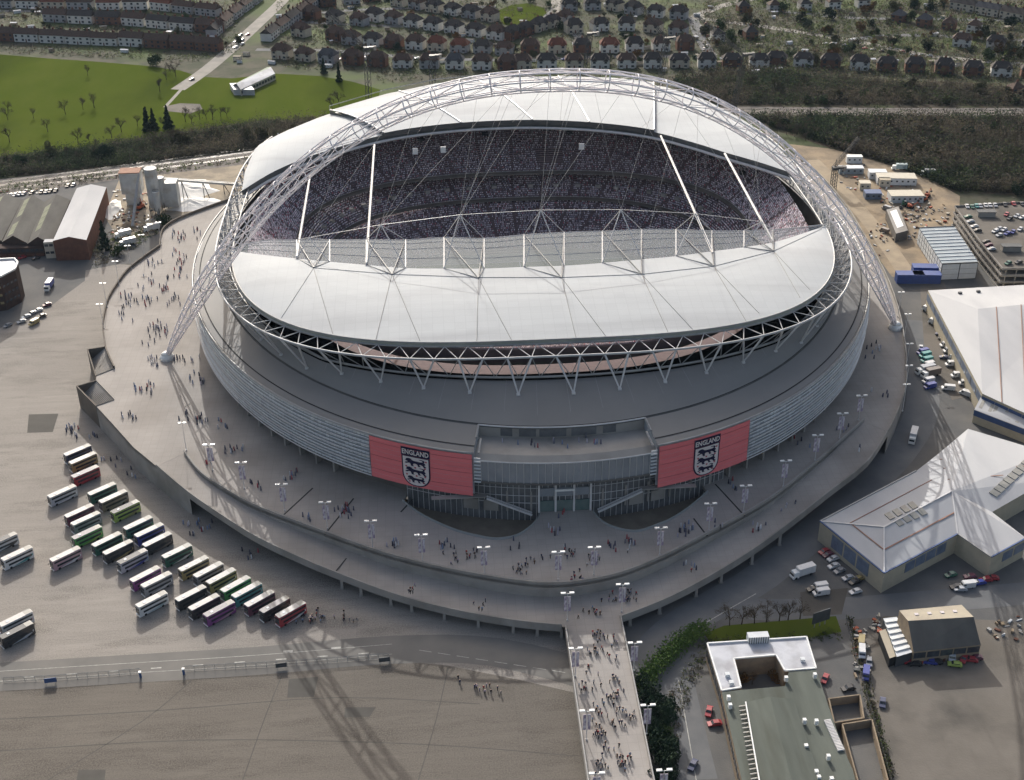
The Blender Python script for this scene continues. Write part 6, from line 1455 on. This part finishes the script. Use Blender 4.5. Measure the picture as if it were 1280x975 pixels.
fleet([(886,891,'car','red',1.2),(893,906,'car','red',.1),(866,958,'car','navy',1.0),(1077,818,'van','white',1.3),(1082,845,'van','blue',1.2),(1076,806,'van','gold',1.2),(1086,829,'car','grey',1.3),(1103,880,'car','navy',1.2),(1031,850,'car','red',1.0),(1060,862,'car','black',.2)],G+.06,lambda:1,'around the green roofed works','cars around the works')
fleet([(8,246),(14,245,'car','white'),(19,244.5,'car','white'),(25,243.5,'car','white'),(30,243,'car','silver'),(40,242,'car','black'),(52,241,'car','black'),(58,240.5,'car','white'),(63,240,'car','black'),(70,239,'car','black'),(85,233,'car','black'),(92,232,'car','grey')],G+.06,lambda:1.4+R.uniform(-.1,.1),'in the lot behind the old sheds','cars behind the old sheds')
fleet([(10,408,'car','grey'),(27,403,'car','silver'),(33,397,'car','silver'),(40,393,'car','grey'),(48,389,'car','white'),(52.6,396,'car','black'),(59,382,'car','maroon'),(43,405,'van','gold',1.0),(62,360,'lorry','blue',1.5),(154,296,'lorry','white',.5),(160,306,'lorry','white',.5),(190,288,'lorry','white',.4),(28,323,'car','red'),(45,324,'car','black')],G+.06,lambda:.8+R.uniform(-.2,.2),'in the left industrial yard','vehicles in the industrial yard')
fleet([(1030+12*i+R.uniform(-3,3),54+1.6*i+R.uniform(-1.5,1.5)) for i in range(12)],G+.1,lambda:-.25+R.uniform(-.1,.1),'parked on the upper right street','cars on the upper right street')
fleet([(300+R.uniform(-8,12),52+R.uniform(-12,10)) for i in range(8)]+[(240,100,'car','black')],G+.1,lambda:.9+R.uniform(-.2,.2),'on the access road by the field','cars on the access road')
fleet([(440+45*i+R.uniform(-15,15),74+R.uniform(-1,1)) for i in range(9)],G+.1,lambda:R.uniform(-.1,.1),'on the street behind the school row','cars on the suburban streets')
fleet([(880+R.uniform(-4,8),30+4*i) for i in range(9)],G+.1,lambda:1.3+R.uniform(-.2,.2),'on the light side street upper right','cars on the side street')
fleet([(1124,212,'lorry','cyan',-.15),(1160,219,'lorry','silver',-.15),(1096,246,'car','blue'),(1108,262,'van','grey'),(1105,290,'van','brown'),(1120,300,'car','brown')],G+.07,lambda:-.9,'on the construction site','site vehicles')
# excavators / site machines (red)
def machine(px,py,rz,c_,label):
    p=P(px,py); r=empty('excavator',p,rz); tag(r,label,'excavator','site machines')
    for s_ in(-1,1): MB().box((0,s_*1.1,.45),(3.6,.6,.9)).build('track',M['tyre'],r)
    MB().box((.2,0,1.5),(2.6,2.2,1.1)).box((1.2,0,1.7),(.9,2.1,1.3)).build('body',c_,r); MB().box((-.7,-.6,2.5),(1.1,1.0,1.2)).build('cab',M['vglass'],r)
    MB().bar((-1,.3,1.8),(-3.6,.3,4.2),.22,5).bar((-3.6,.3,4.2),(-5.6,.3,2.0),.18,5).build('boom',c_,r); MB().box((-5.7,.3,1.5),(.9,1.0,.9)).build('bucket',M['frame'],r)
for i,(x,y) in enumerate(((1155,251),(1138,260),(1130,257),(1159,246),(174,262),(190,261),(178,259))): machine(x,y,R.uniform(0,6),M['orange'] if i!=2 else paint('sitegreen',(.05,.16,.09)),'%s excavator %s'%('orange red' if i!=2 else 'green',('beside the cream hut','behind the stacked site cabins','near the cream hut corner','farthest by the bare trees','by the concrete plant hopper','right of the concrete plant hopper','between the plant silos')[i]))
# loose materials lying about the yards
def clutter(label,regions,seed):
    rr=random.Random(seed); mb=MB(); ms=[M['cabin'],M['tan'],M['sand'],M['frame'],M['steelgrey'],M['hut'],M['brick'],M['conc'],M['rlight'],M['orange']]
    for x0,x1,y0,y1,n in regions:
        for _ in range(n):
            p=P(rr.uniform(x0,x1),rr.uniform(y0,y1)); s_=(rr.uniform(.4,2.4),rr.uniform(.3,1.2),rr.uniform(.2,1.0)); mb.box((p.x,p.y,G+.05+s_[2]/2),s_,rr.uniform(0,3),rr.choice(range(len(ms))))
    tag(mb.build('debris',ms),label,'debris',kind='stuff')
clutter('scattered building materials lying on the construction ground beside the arch',[(1050,1085,205,240,30),(1100,1150,232,280,70),(1135,1185,255,300,90),(1085,1110,280,320,25)],41)
clutter('scattered pallets and scrap lying around the concrete plant and yard',[(140,175,262,292,70),(160,205,270,285,40),(0,60,236,243,20),(140,200,235,250,30)],42)
clutter('stacked stores and scrap along the fence of the concrete yard',[(1068,1085,785,850,36),(1235,1278,770,800,18),(1090,1100,770,790,15),(1128,1222,819,830,14)],43)
# ---------------------------------------------------------------- cranes
M['crane']=mat('dark_crane_steel',(.035,.037,.04),(.05,.052,.055),.6,.5,.5)
def lattice(mb,a,b,w_,n,r=.12):
    a,b=Vector(a),Vector(b); d=(b-a).normalized(); u=d.orthogonal().normalized(); v=d.cross(u); c4=[u+v,u-v,-u-v,v-u]
    for c_ in c4: mb.bar(a+c_*w_/2,b+c_*w_/2,r,4)
    for i in range(n):
        p=a.lerp(b,i/n); q=a.lerp(b,(i+1)/n)
        for k in range(4): mb.bar(p+c4[k]*w_/2,q+c4[(k+1)%4]*w_/2,r*.7,3)
    return mb
def crane(px,ty,y,jib,label,w_=2.6):
    top=PY(px[1],ty,y); base=Vector((PY(px[0],ty,y).x,y,G)); r=empty('tower_crane',base); tag(r,label,'crane','dark tower cranes')
    t=top-base; lattice(MB(),(0,0,0),t,w_,max(6,int(t.z/3.5)),.2).build('mast',M['crane'],r)
    MB().box(t+Vector((0,0,.8)),(3.4,3.4,1.6)).box(t+Vector((3.5,0,1.2)),(4,2.6,1.2)).build('cab',M['crane'],r); MB().box(t+Vector((5.2,0,.9)),(1.6,2.8,2.4)).build('counterweight',M['conc'],r)
    if jib:
        j=PY(jib[0],jib[1],y+6)-base; lattice(MB(),t+Vector((-1,0,1.5)),j,1.5,14,.13).build('jib',M['crane'],r); MB().bar(t+Vector((0,0,6)),j,.08,3).bar(t,t+Vector((0,0,6)),.2,4).build('tie',M['crane'],r)
crane((456,458),62,300,(409,14),'dark lattice crane tower behind the left end of the far roof with raised jib')
crane((538,540),72,310,None,'short dark crane tower behind the far roof between two rows of houses')
crane((728,737),44,330,None,'slightly leaning dark crane mast behind the arch crown')
crane((823,833),50,330,(797,2),'dark crane mast right of the arch crown with jib rising left')
crane((918,931),70,300,(868,18),'dark crane at the edge of the woods with long jib rising left')
crane((1044,1044),212,190,(1074,172),'dark crane standing on the sandy site beside the arch')
# ---------------------------------------------------------------- forecourt fence, boards
fl=[(5,853),(60,851),(120,846.5),(176,842)]; fr=[(230,839),(330,834),(420,828),(486,823)]
for nm,pl_ in (('left',fl),('right',fr)):
    q=resamp([P(x,y) for x,y in pl_],200); L=sum((q[i+1]-q[i]).length for i in range(199)); n=int(L/3.0); r=empty('mesh_fence',q[0]); tag(r,'low wire mesh fence across the forecourt, %s of the gateway'%nm,'fence','forecourt fences')
    pts=[q[min(199,round(199*i/n))]-q[0] for i in range(n+1)]
    for p in pts: MB().bar(p,p+Vector((0,0,2.1)),.07,5).build('post',M['steelgrey'],r)
    MB().tube([p+Vector((0,0,2.05)) for p in pts],.06,4).build('rail',M['steelgrey'],r); MB().tube([p+Vector((0,0,.3)) for p in pts],.05,4).build('rail',M['steelgrey'],r)
    for a,b in zip(pts,pts[1:]): MB().add([a+Vector((0,0,.3)),b+Vector((0,0,.3)),b+Vector((0,0,2)),a+Vector((0,0,2))],[(0,1,2,3)]).build('mesh_panel',MATS.get('fence_mesh') or glassy('fence_mesh',(.25,.24,.22),.28,.8),r)
for i,(x,y) in enumerate(((176,847),(230,843))):
    p=P(x,y); r=empty('gate_post',p); tag(r,'stout gate post with pale cap, %s of the fence gateway'%('left' if i==0 else 'right'),'gate post','gate posts'); MB().box((0,0,1.0),(.6,.6,2.0)).build('post',M['blue'],r); MB().box((0,0,2.2),(.8,.8,.4)).build('cap',M['white'],r)
for i,(x,y,m_) in enumerate(((64,855,M['blue']),(352,836,M['frame']),(481,829,M['frame']))):
    p=P(x,y); r=empty('notice_board',p,.1); tag(r,('dark blue','black','black')[i]+' notice board on the fence, '+nth(i+1)+' from the left','board','notice boards'); MB().box((0,0,1.5),(3.6 if i==0 else 3.4,.15,1.7)).build('panel',m_,r)
    for s_ in (-1.3,1.3): MB().bar((s_,.1,0),(s_,.1,2.2),.07,5).build('leg',M['steelgrey'],r)
# billboard beside the grass strip
p=P(1025,783); r=empty('billboard',p,.35); tag(r,'dark billboard seen from behind at the end of the grass strip','billboard'); MB().box((0,0,4.2),(6.5,.3,4.4)).build('panel',M['frame'],r)
for s_ in (-2,0,2): MB().bar((s_,.3,0),(s_,.3,6),.15,5).build('leg',M['steelgrey'],r)
# boundary fence of the concrete yard
q=resamp([P(x,y) for x,y in ((1058,778),(1072,835),(1088,890),(1105,950),(1116,990))],26); r=empty('palisade_fence',q[0]); tag(r,'grey palisade fence between the works and the concrete yard','fence')
for a in q: MB().bar(a-q[0],a-q[0]+Vector((0,0,2.4)),.08,5).build('post',M['steelgrey'],r)
for a,b in zip(q,q[1:]): MB().add([a-q[0]+Vector((0,0,.1)),b-q[0]+Vector((0,0,.1)),b-q[0]+Vector((0,0,2.3)),a-q[0]+Vector((0,0,2.3))],[(0,1,2,3)]).build('fence_panel',MATS['fence_mesh'],r)
# electricity pylon at the right edge
def pylon(px,py,label):
    p=P(px,py); r=empty('pylon',p); tag(r,label,'pylon'); h=34
    mb=MB()
    for s in ((-3,-3),(3,-3),(3,3),(-3,3)): mb.bar((s[0],s[1],0),(s[0]*.15,s[1]*.15,h),.16,4)
    for i in range(8):
        f,g_=i/8,(i+1)/8
        for a,b in (((-3,-3),(3,-3)),((3,-3),(3,3)),((3,3),(-3,3)),((-3,3),(-3,-3))):
            ka,kb=1-.85*f,1-.85*g_; mb.bar((a[0]*ka,a[1]*ka,h*f),(b[0]*kb,b[1]*kb,h*g_),.08,3).bar((b[0]*ka,b[1]*ka,h*f),(a[0]*kb,a[1]*kb,h*g_),.08,3)
    mb.build('tower',M['steelgrey'],r)
    for z,wd in ((h*.7,9),(h*.82,7),(h*.94,5)): MB().bar((-wd,0,z),(wd,0,z),.14,4).bar((-wd,0,z),(0,0,z+2),.08,3).bar((wd,0,z),(0,0,z+2),.08,3).build('cross_arm',M['steelgrey'],r)
# ---------------------------------------------------------------- people
def person_mesh(seed,pose):
    rr=random.Random(seed); st_=.18 if pose==1 else .05
    V=[(0,0,.95),(0,0,1.2),(0,0,1.42),(0,0,1.52),(0,-.01,1.68),(-.1,0,.92),(-.11,-st_,.5),(-.11,-st_*.4,.06),(-.11,-st_*.4-.16,.04),(.1,0,.92),(.11,st_,.5),(.11,st_*1.9,.07),(.11,st_*1.9-.15,.04),(-.2,0,1.40),(-.27,.05*(pose+1),1.13),(-.25,-.12,.90),(.2,0,1.40),(.27,-.05*(pose+1),1.13),(.25,-.1 if pose==0 else -.25,.92 if pose==0 else 1.15)]
    E=[(0,1),(1,2),(2,3),(3,4),(0,5),(5,6),(6,7),(7,8),(0,9),(9,10),(10,11),(11,12),(2,13),(13,14),(14,15),(2,16),(16,17),(17,18)]
    rad=[.16,.155,.15,.06,.105,.095,.075,.055,.045,.095,.075,.055,.045,.07,.055,.04,.07,.055,.04]
    me=bpy.data.meshes.new('p'); me.from_pydata(V,E,[]); ob=bpy.data.objects.new('p',me); COL.objects.link(ob)
    ob.modifiers.new('s','SKIN'); sv=me.skin_vertices[0].data
    for i,r_ in enumerate(rad): sv[i].radius=(r_,r_*.85)
    sv[0].use_root=True
    bpy.context.view_layer.update(); em=bpy.data.meshes.new_from_object(ob.evaluated_get(bpy.context.evaluated_depsgraph_get()))
    bpy.data.objects.remove(ob); bpy.data.meshes.remove(me)
    mi=[]
    for p in em.polygons:
        z=sum(em.vertices[i].co.z for i in p.vertices)/len(p.vertices); x=abs(sum(em.vertices[i].co.x for i in p.vertices)/len(p.vertices))
        mi.append(3 if z>1.70 else 2 if z>1.5 or (x>.2 and z<1.0 and z>.8) else 1 if z>.93 else 0)
    em.materials.clear()
    for _ in range(4): em.materials.append(M['white'])
    em.polygons.foreach_set('material_index',mi); em.name='person'; return em
PMESH=[person_mesh(i,i%2) for i in range(2)]
cloth={'dark blue':(.03,.04,.09),'black':(.02,.02,.022),'white':(.60,.59,.58),'grey':(.20,.20,.21),'red':(.32,.04,.05),'light blue':(.22,.30,.42),'brown':(.14,.09,.06),'lilac':(.36,.30,.40),'yellow':(.5,.42,.10)}
CLM={k:mat('cloth_'+k.replace(' ','_'),v,tuple(x*.8 for x in v),.9,2,.5) for k,v in cloth.items()}; SKIN=mat('skin',(.48,.30,.22),(.40,.25,.19),.6,2,.5); HAIR=mat('hair',(.035,.025,.02),(.06,.04,.03),.8,2,.5)
CL=[ # px,py,n,z,place
 *[(x,y,n,-5,'on the footbridge') for x,y,n in ((745,796,11),(762,798,6),(742,816,13),(768,822,5),(731,861,9),(765,852,8),(767,873,13),(752,896,6),(776,890,6),(748,917,13),(772,906,8),(751,958,10),(781,955,15),(757,936,4),(737,838,4),(788,893,5),(768,936,3),(745,880,4))],
 *[(x,y,n,-5,'at the footbridge head') for x,y,n in ((763,750,8),(785,748,14),(744,767,7),(730,770,3))],
 *[(x,y,int(n*1.5),0,'before the main entrance') for x,y,n in ((430,641,14),(490,680,7),(558,684,7),(571,700,5),(590,696,7),(650,712,8),(663,706,4),(692,662,6),(714,690,8),(740,702,6),(722,722,7),(765,681,4),(790,683,8),(858,663,11),(895,657,3),(645,683,3),(700,640,5),(385,648,3),(365,596,7),(676,700,3))],
 *[(x,y,n,23.6,'on the entrance terrace') for x,y,n in ((640,552,4),(665,554,4),(697,556,5),(732,550,4),(748,551,3))],
 *[(x,y,n,0,'beside the left arch foot') for x,y,n in ((225,296,13),(247,291,7),(193,329,9),(226,324,13),(222,341,11),(209,360,11),(216,378,9),(186,354,9),(183,376,10),(157,372,10),(166,379,5),(156,394,6),(195,413,12),(206,410,10),(190,424,5),(193,450,9),(224,451,7),(235,451,4),(185,487,16),(247,475,10))],
 *[(x,y,n,0,'in the arch shadow') for x,y,n in ((160,519,7),(250,527,9),(238,520,5),(275,531,5),(287,568,6),(300,557,3),(318,606,5),(262,578,3))],
 *[(x,y,n,-3.5,'on the lower walkway') for x,y,n in ((518,738,6),(600,758,5),(945,662,8),(862,708,6),(981,636,5))],
 *[(x,y,n,0,'on the right concourse') for x,y,n in ((1052,538,4),(1003,551,5),(1103,433,5),(1088,438,3),(1104,492,4),(1071,562,2),(915,610,6),(1086,447,2))],
 *[(x,y,n,G,'by the parked buses') for x,y,n in ((88,537,9),(96,544,4),(118,548,5),(133,577,5),(146,574,2),(164,594,4),(240,660,9),(258,658,6),(312,695,7),(388,776,13),(402,772,10),(428,772,6),(436,777,3))],
 *[(x,y,n,G,'beyond the forecourt fence') for x,y,n in ((608,862,6),(592,863,3),(579,858,2),(612,870,2))]]
PR=random.Random(21); allp=[]
for x,y,n,z,pl_ in CL:
    for _ in range(n):
        a,b=x+PR.gauss(0,5.5),y+PR.gauss(0,4.2); allp.append((a,b,z,pl_))
allp=[q for q in allp if not ('footbridge' in q[3] and q[2]==-5 and not (712+(q[1]-784)*.145<q[0]<772+(q[1]-773)*.2 if q[1]>775 else True))]
LOOK={}; PR.shuffle(allp); allp.sort(key=lambda q:-(P(q[0],q[1],q[2])-CP).length*-1 if False else (P(q[0],q[1],q[2])-CP).length)
for x,y,z,pl_ in allp[:300]:
    tp=PR.choice(['dark blue','black','white','grey','red','light blue','brown','lilac','dark blue','black','grey']); bt=PR.choice(['dark blue','black','grey','brown','black'])
    p=P(x,y,z); o=put('person',PR.choice(PMESH)); o.location=p; o.rotation_euler=(0,0,PR.uniform(0,TW)); o.scale=(1.12,1.12,PR.uniform(.97,1.1))
    for i,m_ in enumerate((CLM[bt],CLM[tp],SKIN,HAIR)): setmat(o,m_,i)
    LOOK.setdefault((tp,bt,pl_),[]).append((math.hypot(p.x,p.y-Y0),o.name,o))
for (tp,bt,pl_),L_ in LOOK.items():
    for i,(_,_,o) in enumerate(sorted(L_,key=lambda q:q[:2])):
        tag(o,'person in %s top, %s trousers, %s%s'%(tp,bt,pl_,'' if len(L_)==1 else ', %s nearest the stadium'%nth(i+1)),'person','people '+pl_)
rest=allp[300:]
if rest:
    crowd('crowd',[tuple(P(x,y,z)) for x,y,z,_ in rest],CM,'scattered far off people walking on the concourse',.5,(1.55,1.85),[(.04,.04,.06),(.08,.08,.12),(.35,.33,.38),(.55,.54,.55),(.12,.12,.15),(.2,.24,.34),(.3,.06,.07)])
# ---------------------------------------------------------------- haze in the air
hz=MB().box((20,330,140),(1900,2300,304)).build('haze',None); hz['kind']='stuff'; hz['label']='thin pale haze in the air over the whole scene'; hz['category']='haze'
hm=bpy.data.materials.new('haze'); hm.use_nodes=True; hn=hm.node_tree; hn.nodes.remove(hn.nodes['Principled BSDF']); pv=hn.nodes.new('ShaderNodeVolumePrincipled')
pv.inputs['Color'].default_value=(.55,.74,1.0,1); pv.inputs['Density'].default_value=.000014; pv.inputs['Anisotropy'].default_value=.2
hn.links.new(pv.outputs[0],hn.nodes['Material Output'].inputs['Volume']); hz.data.materials.append(hm)
